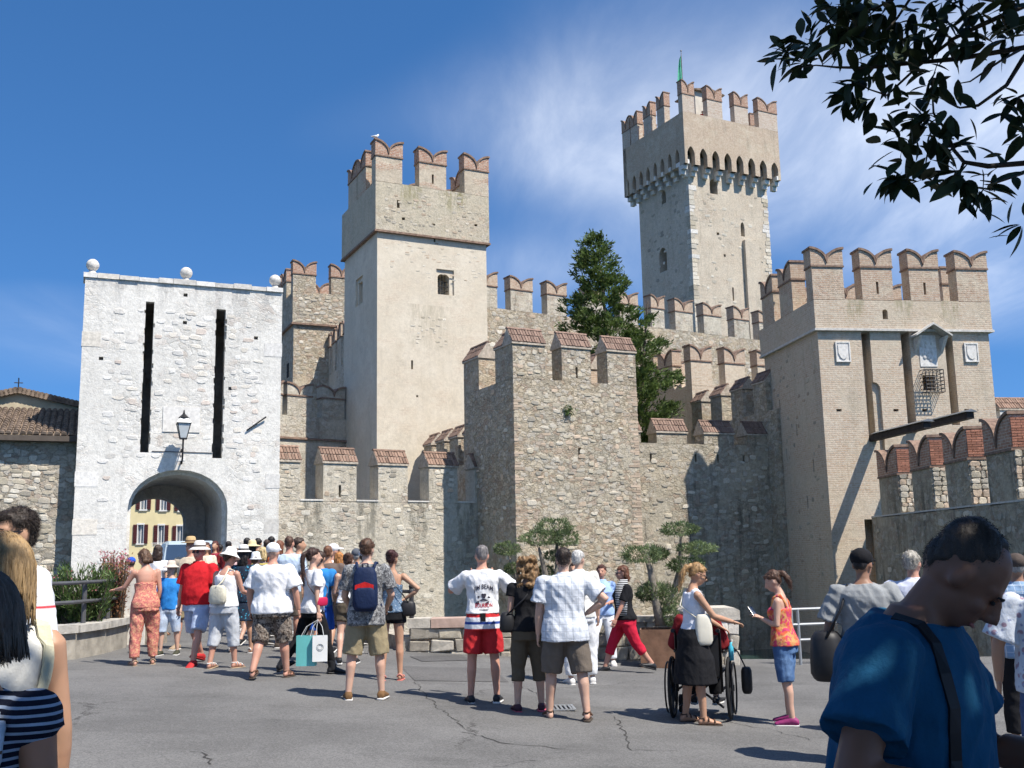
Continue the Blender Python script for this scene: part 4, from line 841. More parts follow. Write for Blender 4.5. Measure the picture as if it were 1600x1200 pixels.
for ua, ub, va, vb in ((1304, 1329, 534, 566), (1505, 1529, 536, 566)):
    a, z1 = T.front(ua, va); b_, z0 = T.front(ub, vb); pn = boxes(bt, 'arms_panel', M['white_stone'], (a, b_, -.04, .02, z0, z1), (a, a+.05, -.07, -.04, z0, z1), (b_-.05, b_, -.07, -.04, z0, z1), (a+.05, b_-.05, -.07, -.04, z1-.05, z1), (a+.05, b_-.05, -.07, -.04, z0, z0+.05))
    c = (a+b_)/2; w = (b_-a)*.34; h = z1-z0; mb = MB()
    mb.prism([(c-w, z1-.12), (c-w, z0+h*.45), (c-w*.6, z0+h*.22), (c, z0+.1), (c+w*.6, z0+h*.22), (c+w, z0+h*.45), (c+w, z1-.12)], -.075, -.04); mb.build('shield', M['white_stone'], pn)
# niche canopy, worn relief and barred window
a, z0 = T.front(1421, 529); b_, _ = T.front(1477, 529); zp = T.front(1450, 511)[1]; c = (a+b_)/2
mb = MB()
for s in (-1, 1):
    xe = a if s < 0 else b_
    mb.add([(xe, -.55, z0), (c, -.55, zp), (c, -.01, zp), (xe, -.01, z0), (xe, -.55, z0+.07), (c, -.55, zp+.08), (c, -.01, zp+.08), (xe, -.01, z0+.07)], [(0, 1, 2, 3), (7, 6, 5, 4), (0, 4, 5, 1), (1, 5, 6, 2), (2, 6, 7, 3), (3, 7, 4, 0)])
mb.build('niche_roof', M['pale2'], bt); mb = MB()
for s in (-1, 1):
    x = c+s*(b_-a)*.36; mb.loft([[(x-.06, yy, zz), (x+.06, yy, zz), (x+.06, .02, zz-.05), (x-.06, .02, zz-.05)] for yy, zz in ((-.5, z0+.03), (-.03, z0-.55))])
mb.build('niche_bracket', M['pale2'], bt)
a, z1 = T.front(1434, 524); b_, z0 = T.front(1465, 573); mb = MB(); mb.box(a, b_, -.025, .02, z0, z1)
for k in range(16): xx, zz, r = random.uniform(a+.1, b_-.1), random.uniform(z0+.3, z1-.1), random.uniform(.05, .11); mb.ball((xx, -.02, zz), (r, .05, r*1.3), 8, 6)
mb.build('worn_relief', M['white_stone'], bt)
a, b_, z0, z1 = gw; mb = MB(); ga, gb, g0, g1 = a-.1, b_+.12, z0-.12, z1+.16; d = -.42
for k in range(6): x = ga+(gb-ga)*k/5; mb.tube([(x, 0.02, g1), (x, d, g1), (x, d, g0), (x, 0.02, g0)], .017, 5)
for k in range(7): z = g0+(g1-g0)*k/6; mb.tube([(ga, 0.02, z), (ga, d, z), (gb, d, z), (gb, .02, z)], .017, 5)
mb.build('window_cage', M['iron'], bt)
# drawbridge arms
M['beam'] = plain('old_beam', (.035, .03, .028), .85, .3, 6, .5)
for k in (0, 1):
    a, b_, z0 = tslots[k]; c = (a+b_)/2; mb = MB(); w = .14; L = 4.0
    mb.loft([[(c-w, y, z0+.02+r), (c+w, y, z0+.02+r), (c+w, y, z0+.25+r), (c-w, y, z0+.25+r)] for y, r in ((.5, 0), (-L, .0))])
    o = mb.build('drawbridge_arm', M['beam'], bt)
    mb = MB(); mb.add([(c-w-.1, -L-.1, z0+.26), (c+w+.1, -L-.1, z0+.26), (c+w+.1, -.2, z0+.26), (c-w-.1, -.2, z0+.26), (c, -L-.1, z0+.36), (c, -.2, z0+.36)], [(0, 1, 2, 3), (0, 3, 5, 4), (1, 4, 5, 2), (0, 4, 1), (3, 2, 5)]); mb.build('cover', plain('zinc_cover', (.2, .21, .22), .5, metal=.4), o)

# ================================================================== bridge wall on the right, running towards the camera
nr = thing('bridge_wall', 'bridge parapet wall with red brick fishtail merlons on the right', 'wall', (13.6, 39.6, 0), R(-90))
NX = lambda Y: 39.6-Y
tN = .58; ztN = 5.2; zbN = 4.28; zsN = 2.85
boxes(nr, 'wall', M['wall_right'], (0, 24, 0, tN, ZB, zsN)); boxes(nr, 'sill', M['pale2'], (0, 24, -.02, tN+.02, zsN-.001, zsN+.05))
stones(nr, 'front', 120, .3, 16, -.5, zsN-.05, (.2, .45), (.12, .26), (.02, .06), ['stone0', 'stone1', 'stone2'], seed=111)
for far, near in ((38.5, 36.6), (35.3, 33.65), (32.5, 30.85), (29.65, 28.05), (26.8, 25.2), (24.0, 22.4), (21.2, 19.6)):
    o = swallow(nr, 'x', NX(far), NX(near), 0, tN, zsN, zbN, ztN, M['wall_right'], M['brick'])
    if near > 27:      # end-face bricks and stones, large enough to pick apart
        rows = 11; hb = (ztN-zbN-.1)/rows
        for r_ in range(rows):
            xs = [0, .29, tN] if r_ % 2 else [0, .15, .43, tN]
            for q in range(len(xs)-1):
                mb_ = _qb.get('rbrick')
                if mb_ is None:
                    t_ = MB(); t_.box(0, 1, 0, 1, 0, 1); mb_ = t_.mesh('brick'); mb_.materials.append(M['rbrick']); _qb['rbrick'] = mb_
                b = link('brick', mb_, None, o); b.location = (NX(near)+.02, xs[q]+.006, zbN+.05+r_*hb+.006); b.scale = (.02+random.uniform(.008, .02), xs[q+1]-xs[q]-.012, hb-.014)
        z = zsN+.08
        while z < zbN-.15:
            h = random.uniform(.13, .24); y = 0.03
            while y < tN-.08:
                w = min(random.uniform(.15, .32), tN-y-.02); b = link('stone', stone_mesh(random.randrange(7), random.choice(['stone0', 'stone4', 'stone1', 'stone2'])), None, o)
                b.location = (NX(near)+.0, y+w/2, z+h/2); b.scale = (w*1.05, .05, h*1.05); b.rotation_euler = (0, 0, R(90)); y += w
            z += h
# far piece of battlement beyond the bridge
q = Frame(1563, 47, 10, v=650); ow = root_of(q, 'far_battlement', 'far whitish battlement with brick roof at the right edge', 'wall')
ze_ = q.front(1575, 641)[1]; boxes(ow, 'wall', M['low'], (0, 9, 0, .9, ZB, ze_-.9)); gabled(ow, 'x', 0, 2.2, 0, .9, ze_-.9, ze_, ze_+.62, M['gate'], 'tile', (-1,))
gabled(ow, 'x', 3.2, 5.0, 0, .9, ze_-.9, ze_, ze_+.62, M['gate'], 'tile', (-1,))
# ================================================================== street furniture, low walls
def course_wall(root, x0, x1, y0, y1, z0, z1, hs, wr, mats, name='stone', proud=.03):
    """a wall of separate squared blocks, course by course, on a recessed core"""
    boxes(root, 'core', M['rubble'], (x0+.02, x1-.02, y0+.03, y1-.03, z0, z1-.01)); z = z0; k = 0
    for h in hs:
        h = h*(z1-z0)/sum(hs); x = x0
        while x < x1-.04:
            w = random.uniform(*wr); e = min(x+w, x1)
            if x1-e < wr[0]*.5: e = x1
            mb = MB(); j = lambda q=.026: random.uniform(-q, q); d = random.uniform(0, proud); zz0, zz1 = z+.008, z+h-.008
            v = [(x+.008+j(), y0-d, zz0+j()), (e-.008+j(), y0-d+j(), zz0+j()), (e-.008, y1, zz0), (x+.008, y1, zz0), (x+.008+j(), y0-d+j(), zz1+j()), (e-.008+j(), y0-d, zz1+j()), (e-.008, y1, zz1), (x+.008, y1, zz1)]
            mb.add(v, [(0, 3, 2, 1), (4, 5, 6, 7), (0, 1, 5, 4), (1, 2, 6, 5), (2, 3, 7, 6), (3, 0, 4, 7)]); o = mb.build(name, M[random.choice(mats)], root)
            bv = o.modifiers.new('b', 'BEVEL'); bv.width = .018; bv.segments = 2; x = e; k += 1
        z += h
M['pink'] = plain('pink_slab', (.45, .32, .26), .9, .2, 6, .5); M['block'] = plain('grey_block', (.36, .32, .26), .95, .3, 7, .9, objvar=.25); M['block2'] = plain('pale_block', (.46, .42, .355), .95, .25, 7, .8, objvar=.18)
pL = ground_at(640, 1020); pR = at(1078, 1000, 18.0)
qd = 18.15
xl = at(640, 1000, qd).x; xr = at(1076, 1000, qd).x
pw = thing('quay_parapet', 'low parapet of squared stone blocks with pink slab at the moat edge', 'wall', (xl, qd, 0))
wz0 = gz(xl, qd)-.25; wz1 = at(680, 966, qd).z
course_wall(pw, 0, 1.75, 0, .42, wz0, wz1-.16, (.3, .25, .25), (.22, .5), ['block', 'block2', 'stone1']); 
boxes(pw, 'slab', M['block2'], (-.03, .36, -.04, .46, wz1-.16, wz1)); boxes(pw, 'slab', M['pink'], (.37, 1.72, -.05, .46, wz1-.16, wz1-.005))
course_wall(pw, 1.76, xr-xl, 0.02, .42, wz0-.2, wz1-.12, (.22, .2, .2, .18), (.16, .38), ['stone1', 'stone2', 'block', 'stone0']); boxes(pw, 'slab', M['block'], (1.75, (xr-xl)*.55, -.02, .44, wz1-.12, wz1-.03), ((xr-xl)*.55+.02, xr-xl-.02, -.02, .44, wz1-.13, wz1-.04))
xr2 = at(1155, 1000, 17.6).x; xr1 = at(1072, 1000, 17.6).x; pr = thing('stone_pier', 'pale stone block pier at the end of the quay parapet', 'pier', (xr1, 17.6, 0))
pz1 = at(1110, 950, 17.6).z; pz0 = gz(xr1, 17.6)-.1
course_wall(pr, 0, xr2-xr1, 0, .8, pz0, pz1-.2, (.28, .25, .22), (.28, .5), ['block2', 'block', 'pale3']); 
mb = MB(); w_ = xr2-xr1; mb.prism([(-.03, pz1-.2), (w_+.03, pz1-.2), (w_+.03, pz1-.05), (w_-.06, pz1), (.05, pz1), (-.03, pz1-.05)], -.03, .83); mb.build('capstone', M['block2'], pr)
M['rail'] = plain('galvanised_rail', (.36, .37, .37), .45, .1, metal=.5); M['rail_dk'] = plain('painted_rail', (.045, .045, .047), .5, .15, metal=.2); M['rail_left'] = plain('grey_rail', (.10, .10, .105), .5, .15, metal=.2)
y_ = 17.6; x0 = at(1237, 1000, y_).x; x1 = at(1470, 1000, y_).x; zt_ = at(1250, 952, y_).z; zb_ = at(1250, 1027, y_).z
rl = thing('railing', 'grey tubular railing at the moat right of the phone girl', 'railing', (x0, y_, 0))
for k, z in enumerate((zt_, zt_-.25, zt_-.50)): mb = MB(); mb.tube([(0, 0, z), (x1-x0, 0.3, z+.02)], .024, 8); mb.build('rail', M['rail'], rl)
for x in (0.02, .13, 1.3, 2.3): mb = MB(); mb.tube([(x, x*.12, zb_-.3), (x, x*.12, zt_)], .026, 8); mb.build('post', M['rail'], rl)
# black railing with post on the bridge edge
zt_ = at(643, 919, 18.3).z; zb_ = at(643, 986, 18.3).z; x1 = at(643, 950, 18.3).x
br = thing('railing', 'black iron railing ending in a post at the bridge edge', 'railing', (x1, 18.3, 0))
mb = MB(); mb.tube([(0, 0, zb_-.2), (0, 0, zt_+.02)], .04, 10); mb.ball((0, 0, zt_+.03), .05); mb.build('post', M['rail_dk'], br)
for k, z in enumerate((zt_-.06, zt_-.42)): mb = MB(); mb.tube([(.07, -.03, z), (-.9, .3, z+.03), (-1.9, 3.2, z+.1), (-7.6, 18.2, z+.32)], .03, 8); mb.build('rail', M['rail_dk'], br); mb = MB(); mb.ball((0, 0, z), .06); mb.build('collar', M['rail_dk'], br)
for t in (.2, .4, .6, .8): p = Vector((-1.9, 3.2, 0)).lerp(Vector((-7.6, 18.2, 0)), t); zz = gz(p.x+x1, p.y+18.3); mb = MB(); mb.tube([(p.x, p.y, zz-.3), (p.x, p.y, zt_+.1+t*.2)], .035, 8); mb.build('post', M['rail_dk'], br)
mb = MB(); mb.loft([[(-.15, -.1, z), (.25, -.1, z), (-7.2, 18.4, z), (-7.6, 18.4, z)] for z in (-.4, .33)]); mb.build('kerb', M['block'], br)
# curved planter wall on the left with rail and shrubs
cw = thing('planter_wall', 'low concrete planter wall with overhanging slab left of the bridge', 'wall', (0, 0, 0))
path = [(-11.5, 15.2), (-9.5, 15.25), (-8.0, 15.4), (-7.2, 15.75), (-6.85, 16.4), (-6.75, 17.3), (-6.8, 18.4), (-7.4, 20.2)]
M['conc'] = plain('old_concrete', (.33, .30, .25), .95, .3, 4, .7); M['slab'] = plain('concrete_slab', (.42, .395, .35), .95, .25, 6, .8)
def strip(path, w, z0, z1, inset=0.0):
    mb = MB(); rings = []
    for i, (x, y) in enumerate(path):
        d = (Vector(path[min(i+1, len(path)-1)])-Vector(path[max(i-1, 0)])).normalized(); n = Vector((-d.y, d.x)); a = Vector((x, y))+n*(-inset); b = a+n*w; zz = gz(x, y)
        rings.append([(a.x, a.y, zz+z0), (b.x, b.y, zz+z0), (b.x, b.y, zz+z1), (a.x, a.y, zz+z1)])
    mb.loft(rings); return mb
strip(path, .35, -.2, .40).build('wall', M['conc'], cw)
for i in range(len(path)-1):
    a, b = Vector(path[i]), Vector(path[i+1]); strip([tuple(a.lerp(b, .01)), tuple(a.lerp(b, .5)), tuple(a.lerp(b, .985))], .47, .402, .52+random.uniform(-.01, .01), .07).build('slab', M['slab'], cw)
lr = thing('railing', 'curved dark railing on the planter wall by the oleander', 'railing', (0, 0, 0))
for z in (.86, 1.16):
    mb = MB(); mb.tube([(x-.12, y+.1, gz(x, y)+z) for x, y in path[:-1]] + [(path[-1][0]+.15, path[-1][1]-1.1, gz(*path[-1])+z+.08)], .03, 8); mb.build('rail', M['rail_left'], lr)
for x, y in (path[1], path[3], (-6.87, 16.9), (-6.87, 17.9)): mb = MB(); mb.tube([(x-.12, y+.1, gz(x, y)+.4), (x-.12, y+.1, gz(x, y)+1.16)], .04, 8); mb.build('post', M['rail_left'], lr)
pp = at(201, 940, 18.9); pil = thing('stone_pillar', 'white stone bridge pillar beside the flowering shrub', 'pillar', (pp.x, 18.9, 0))
zt_ = at(201, 892, 18.9).z; zl = at(201, 912, 18.9).z
boxes(pil, 'shaft', M['white_stone'], (-.12, .30, 0, .4, -.2, zl)); boxes(pil, 'capstone', M['white_stone'], (-.22, .12, .02, .42, zl+.002, zt_))
boxes(pil, 'base', M['block'], (-.05, .55, .05, .5, -.2, zl-.55))
gp = ground_at(870, 1107); dg = thing('drain_grate', 'small iron drain grate set in the asphalt', 'grate', (gp.x, gp.y, gp.z+.004), R(4))
mb = MB(); mb.box(-.2, .2, -.2, -.17, 0, .012); mb.box(-.2, .2, .17, .2, 0, .012); mb.box(-.2, -.17, -.17, .17, 0, .012); mb.box(.17, .2, -.17, .17, 0, .012); mb.build('frame', M['rail'], dg)
for k in range(7): boxes(dg, 'bar', M['rail'], (-.15+k*.05-.012, -.15+k*.05+.012, -.165, .165, 0, .012))

# ================================================================== foliage
def leaf_mat(name, col, var=.35, trans=0.25, rough=.5, hue2=None):
    t = NT(name); p = t.pos(); f = t.noise(p, 3.0, 3); c = t.mix(t.rng(f, .35, .65), tuple(x*(1-var) for x in col), hue2 or tuple(x*(1+var) for x in col))
    t.done(c, rough, Specular_IOR_Level=.3); 
    if trans:
        tr = t.n('ShaderNodeBsdfTranslucent'); t.put(tr.inputs['Color'], c); mx = t.n('ShaderNodeMixShader'); mx.inputs[0].default_value = trans
        out = t.t.nodes['Material Output']; t.t.links.new(t.b.outputs[0], mx.inputs[1]); t.t.links.new(tr.outputs[0], mx.inputs[2]); t.t.links.new(mx.outputs[0], out.inputs['Surface'])
    return t.mat
def leaves(name, mat, P, D, L, Wd, parent, kind=None, fold=.25):
    """many small pointed leaves as one mesh: base points P, directions D (n x 3), lengths L, widths Wd"""
    n = len(P); D = D/np.linalg.norm(D, axis=1)[:, None]; A = rng.normal(size=(n, 3)); A -= (A*D).sum(1)[:, None]*D; A /= np.linalg.norm(A, axis=1)[:, None]; N = np.cross(D, A)
    L = np.asarray(L)[:, None]; Wd = np.asarray(Wd)[:, None]
    V = np.stack([P, P+D*L*.45+A*Wd*.5+N*Wd*fold, P+D*L, P+D*L*.45-A*Wd*.5+N*Wd*fold], 1).reshape(-1, 3)
    me = bpy.data.meshes.new(name); me.vertices.add(4*n); me.vertices.foreach_set('co', V.astype(np.float32).ravel())
    idx = np.arange(n)*4; T = np.stack([idx, idx+1, idx+2, idx, idx+2, idx+3], 1).ravel()
    me.loops.add(6*n); me.loops.foreach_set('vertex_index', T.astype(np.int32)); me.polygons.add(2*n); me.polygons.foreach_set('loop_start', np.arange(2*n)*3); me.polygons.foreach_set('loop_total', np.full(2*n, 3)); me.update(); me.validate()
    o = link(name, me, mat, parent)
    if kind: o['kind'] = kind
    return o
M['bark'] = plain('bark', (.13, .105, .08), .95, .4, 8, .9); M['bark_olive'] = plain('olive_bark', (.20, .175, .14), .95, .4, 9, .9)
# conifer behind the square tower
M['conifer'] = leaf_mat('conifer_needles', (.095, .145, .042), .5, .35, .6, (.155, .225, .06))
tb = at(985, 800, 50.5); con = thing('conifer_tree', 'tall dark green conifer growing inside the walls', 'tree', (tb.x, 50.5, 0))
mb = MB(); topA = at(934, 385, 50.5)-con.location; topB = at(1012, 470, 50.5)-con.location
mb.tube([(0, 0, -2), (-.1, 0, 3), (-.5, 0, 8), topA], [.28, .24, .16, .03], 8); mb.tube([(-.15, 0, 4), (.6, 0, 8), topB], [.16, .12, .03], 8); mb.build('trunk', M['bark'], con)
outline = [(372, 930, 938), (390, 917, 948), (410, 897, 962), (425, 896, 968), (445, 905, 974), (470, 893, 980), (480, 886, 990), (490, 886, 1003), (510, 884, 1018), (530, 886, 1040), (548, 900, 1040), (565, 880, 1035), (580, 900, 1045), (600, 900, 1058), (625, 905, 1055), (650, 925, 1053), (672, 945, 1045), (700, 960, 1035), (740, 965, 1030)]
cp, cd = [], []
rr = random.Random(5); nb = 0
while nb < 560:
    v = rr.uniform(372, 740); 
    for k in range(len(outline)-1):
        if outline[k][0] <= v <= outline[k+1][0]:
            t = (v-outline[k][0])/(outline[k+1][0]-outline[k][0]); ua = outline[k][1]*(1-t)+outline[k+1][1]*t; ub = outline[k][2]*(1-t)+outline[k+1][2]*t
    if rr.random() > (ub-ua)/170+.06: continue
    hw = (ub-ua)/2; c = (ua+ub)/2; a = rr.uniform(0, 2*math.pi); rad = math.sqrt(rr.uniform(.12, 1.0)); bias = .74+.26*math.sin(a*3+v*.13)
    off = rad*bias; u = c+hw*off*math.cos(a)*1.05; Y = 50.5+math.sin(a)*off*hw/32.0*1.1
    p = at(u, v, 50.5); p.y = Y; cl = Vector((math.cos(a), math.sin(a), .55)); nb += 1
    n = 62; sz_ = rr.uniform(.7, 1.35); tip = cl*rr.uniform(.2, .55)
    for q in range(n):
        tt = rr.random(); g = tip*tt+Vector((rr.gauss(0, .15), rr.gauss(0, .15), rr.gauss(0, .10)))*sz_*(1.15-tt*.6); cp.append(p-con.location+g); cd.append(cl*rr.uniform(.5, 1.2)+Vector((rr.gauss(0, .5), rr.gauss(0, .5), rr.gauss(0.15, .45))))
cp = np.array(cp); cd = np.array(cd); leaves('crown', M['conifer'], cp, cd, rng.uniform(.12, .34, len(cp)), rng.uniform(.05, .10, len(cp)), con)
# cloud-pruned olives
M['olive'] = leaf_mat('olive_leaves', (.135, .19, .07), .4, .25, .55, (.22, .28, .13))
def olive(name, label, Y, base, stems, pads, planter=True):
    b = at(base[0], base[1], Y); root = thing(name, label, 'tree', (b.x, Y, 0), 0, 'cloud-pruned olives at the moat edge'); L = root.location; mb = MB()
    for st in stems:
        pts = [at(u, v, Y+dy)-L for u, v, dy, r in st]; mb.tube(pts, [r for u, v, dy, r in st], 8)
    mb.build('trunk', M['bark_olive'], root, True); P = []; Dn = []
    for (u, v, dy, hw, hh) in pads:
        c = at(u, v, Y+dy)-L; s = (Y+dy)/F; rx, rz = hw*s, hh*s; n = int(2400*(hw*hw+hw*hh)/3000)+500
        for _ in range(n):
            g = Vector((rr.gauss(0, 1), rr.gauss(0, 1), rr.gauss(0, 1))).normalized(); k = rr.uniform(.55, 1.0)**.5*(1+.13*math.sin(g.x*7+u)+.1*math.sin(g.y*9+v)); zz = g.z*rz*k*(1.0 if g.z > 0 else .7)
            P.append(c+Vector((g.x*rx*k, g.y*rx*.85*k, zz))); Dn.append(g+Vector((rr.gauss(0, .6), rr.gauss(0, .6), rr.gauss(.5, .6))))
        for _ in range(6):
            e = c+Vector((rr.uniform(-.6, .6)*rx, rr.uniform(-.5, .5)*rx, rr.uniform(-.2, .4)*rz))
    P = np.array(P); leaves('crown', M['olive'], P, np.array(Dn), rng.uniform(.035, .075, len(P)), rng.uniform(.010, .02, len(P)), root); return root
olive('olive_tree', 'twin-stemmed cloud-pruned olive left of the checked shirt man', 18.9, (862, 990),
      [[(862, 990, 0, .07), (858, 930, 0, .06), (852, 895, 0, .05), (845, 868, 0, .035), (842, 855, 0, .02)], [(864, 960, 0, .05), (868, 905, .1, .045), (872, 870, .1, .035), (868, 835, .1, .02)], [(852, 985, 0, .05), (830, 950, -.1, .04), (805, 900, -.1, .03), (795, 868, -.1, .02)]],
      [(866, 826, .1, 32, 15), (845, 842, 0, 32, 13), (882, 843, .1, 22, 13), (868, 870, .1, 15, 9), (793, 859, -.1, 18, 11), (800, 889, -.1, 10, 9), (852, 895, .2, 14, 10), (866, 912, 0, 18, 12), (840, 935, 0, 14, 14)])
olive('olive_tree', 'cloud-pruned olive with bare curved trunk in the rusty planter', 17.3, (1032, 975),
      [[(1032, 978, 0, .085), (1026, 945, 0, .07), (1020, 912, 0, .06), (1016, 890, 0, .05), (1010, 872, 0, .03)], [(1034, 960, .1, .05), (1052, 925, .2, .04), (1062, 885, .2, .035), (1064, 840, .2, .025), (1068, 830, .2, .015)]],
      [(1004, 868, 0, 35, 14), (1030, 866, .1, 14, 9), (1062, 828, .2, 28, 11), (1088, 858, .2, 28, 10), (1072, 884, .15, 30, 12), (1020, 925, .1, 22, 16), (1045, 935, .1, 24, 20), (1048, 965, .0, 14, 16), (1008, 930, .1, 12, 12)])
M['corten'] = plain('rusty_steel', (.19, .105, .065), .8, .3, 5, .3)
for (u, v, Y, w, lab) in ((1030, 1031, 17.25, .29, 'rusty steel planter box under the curved olive'), (862, 1026, 18.75, .29, 'rusty planter box behind the checked shirt man')):
    p = at(u, v, Y); p.z = gz(p.x, Y); pt = thing('planter', lab, 'planter', p, R(-8)); h = .60
    mb = MB()
    for x0, x1, y0, y1 in ((-w, w, -w, -w+.02), (-w, w, w-.02, w), (-w, -w+.02, -w+.02, w-.02), (w-.02, w, -w+.02, w-.02)): mb.box(x0, x1, y0, y1, 0, h)
    mb.build('box', M['corten'], pt); boxes(pt, 'soil', plain('soil', (.06, .045, .03), 1, .3, 20, .8), (-w+.02, w-.02, -w+.02, w-.02, h-.1, h-.05))
# oleander and flowering shrub on the left
M['oleander'] = leaf_mat('oleander_leaves', (.07, .125, .03), .45, .25, .5, (.13, .2, .06)); M['rustflower'] = leaf_mat('rusty_blossom', (.34, .11, .07), .4, .3, .7, (.42, .24, .10)); M['pinkfl'] = leaf_mat('pink_petals', (.55, .18, .22), .3, .3, .6)
def shrub(name, label, u0, u1, v0, v1, Y, n, Lr, Wr, mat, up=1.2, blossom=None, base_v=985, nb=70):
    c = at((u0+u1)/2, base_v, Y); c.z = gz(c.x, Y)+.3; root = thing(name, label, 'shrub', c); P, Dn = [], []; mb = MB(); tips = []
    for k in range(nb):
        u = rr.uniform(u0, u1); v = v0+(v1-v0)*rr.random()**1.4*(.3+.7*rr.random()); e = at(u, v, Y+rr.uniform(-.5, .5))-c; s = Vector((e.x*.5, e.y*.4, rr.uniform(-.1, .1)))
        mb.tube([s, s.lerp(e, .5)+Vector((0, 0, .05)), e], [.012, .009, .004], 4); tips.append(e)
        for q in range(n//nb):
            t = rr.uniform(.25, 1.02); b = s.lerp(e, t); P.append(b+Vector((rr.gauss(0, .03), rr.gauss(0, .03), rr.gauss(0, .03)))); d = (e-s).normalized(); Dn.append(d*up+Vector((rr.gauss(0, .6), rr.gauss(0, .6), rr.gauss(0, .4))))
    mb.build('stems', M['bark'], root); P = np.array(P); leaves('foliage', mat, P, np.array(Dn), rng.uniform(*Lr, len(P)), rng.uniform(*Wr, len(P)), root)
    if blossom:
        Q = np.array([t+Vector((rr.gauss(0, .06), rr.gauss(0, .06), rr.gauss(0, .05))) for t in tips for _ in range(blossom[1]) if rr.random() < blossom[2]]); leaves('blossom', blossom[0], Q, rng.normal(size=Q.shape), rng.uniform(.03, .05, len(Q)), rng.uniform(.02, .04, len(Q)), root)
shrub('oleander', 'leafy oleander bush behind the curved railing', 60, 180, 888, 965, 17.6, 5200, (.08, .17), (.014, .028), M['oleander'], 1.2, (M['pinkfl'], 5, .12), nb=110)
shrub('flowering_shrub', 'rust and pink flowering shrub in front of the gate', 160, 202, 866, 925, 18.4, 2600, (.03, .07), (.012, .025), M['rustflower'], .8, (M['pinkfl'], 7, .5), nb=80)
def weed(u, v, fr, off, s):
    a, z = fr.front(u, v, off); root = thing('wall_weed', 'small green weed tuft rooted in the square tower wall', 'plant', fr.w(a, off-.02, z)); P = np.zeros((160, 3))+rng.normal(size=(160, 3))*[s*.3, .05, s*.2]; Dd = rng.normal(size=(160, 3))+np.array([0, -.8, -.2]); leaves('foliage', M['oleander'], P, Dd, rng.uniform(.1, .22, 160)*s*2, rng.uniform(.02, .05, 160), root)
weed(886, 642, I, 0, .5)

# ================================================================== broad-leaved tree over the camera
M['bigleaf'] = leaf_mat('glossy_leaf', (.022, .040, .014), .3, .08, .6); M['twig'] = plain('dark_twig', (.05, .042, .034), .9, .3, 20)
bt_ = thing('overhanging_tree', 'dark broad-leaved tree whose branches hang into the upper right corner', 'tree', (6.2, 0.6, gz(6.2, .6)))
def zp8(x, y, Y): return at(1180+x/3.157, y/3.157, Y)-bt_.location
mb = MB(); YB = 4.6
mb.tube([(0, 0, -.2), (-.05, .1, 1.2), (-.1, .3, 2.6), (-.5, 1.0, 3.4), zp8(1900, -150, 4.4)], [.26, .2, .17, .12, .05], 10)
mb.tube([(-.1, .3, 2.6), (-1.5, .2, 3.6), (-4.0, -.2, 4.2), (-6.6, -.8, 4.6)], [.15, .11, .07, .03], 8); mb.tube([(-.1, .3, 2.6), (.4, -1.2, 3.8), (0, -3, 4.6)], [.14, .09, .04], 8)
mb.build('trunk', M['bark'], bt_, True)
br_ = [[(1900, -150), (1326, 235), (1000, 290), (770, 312), (550, 335), (400, 332), (300, 322), (200, 335)], [(1326, 235), (1210, 300), (1060, 402), (985, 415)], [(1500, 60), (1320, 290), (1240, 420), (1100, 520), (1010, 532), (940, 500)],
       [(1900, -150), (1326, 30), (1100, 130), (980, 190), (800, 330), (650, 470), (560, 440), (500, 400)], [(1700, 700), (1326, 805), (1150, 820), (1030, 800), (980, 740), (940, 640), (880, 560), (870, 400), (900, 310)], [(1030, 800), (1010, 845), (820, 845), (740, 820)],
       [(1500, 780), (1326, 850), (1190, 900), (1110, 890)], [(1326, 30), (800, -60), (590, 40), (470, 70), (440, 230), (330, 320)], [(800, -60), (700, 90), (620, 180), (640, 260)], [(1600, 300), (1400, 440), (1300, 480), (1290, 540)], [(1500, 900), (1400, 1000), (1330, 1100)]]
mb = MB()
for b in br_:
    pts = [zp8(x, y, YB+.15*math.sin(x*.01)) for x, y in b]; n = len(pts); r0 = .013 if b[0][0] > 1450 else .006
    mb.tube(pts, [r0*(1-i/(n-1))+.002 for i in range(n)], 6)
for b, r0 in (([(-.5, 1.0, 3.4), zp8(2300, 250, 4.2), zp8(1900, 420, 4.5), zp8(1700, 700, YB)], .05), ([zp8(1900, 420, 4.5), zp8(1600, 300, YB)], .02), ([zp8(1700, 700, YB), zp8(1500, 780, YB)], .014), ([zp8(1700, 700, YB), zp8(1500, 900, YB)], .014), ([zp8(1900, -150, YB), zp8(1500, 60, YB)], .016)):
    n = len(b); mb.tube(b, [r0*(1-.65*i/(n-1)) for i in range(n)], 7)
mb.build('branches', M['twig'], bt_, True)
mb = MB(); prof = [(0, 0), (.12, .09), (.3, .155), (.5, .17), (.7, .135), (.88, .06), (1.0, 0)]; vs_ = []; fs_ = []
for x, w in prof: vs_ += [(x, -w, .06*w/.17*.6-.16*x*x), (x, 0, -.16*x*x), (x, w, .06*w/.17*.6-.16*x*x)]
for k in range(len(prof)-1):
    for j in (0, 1): fs_.append((k*3+j, (k+1)*3+j, (k+1)*3+j+1, k*3+j+1))
mb.add(vs_, fs_); leaf_me = mb.mesh('leaf'); leaf_me.materials.append(M['bigleaf'])
leaf_me.polygons.foreach_set('use_smooth', [True]*len(leaf_me.polygons))
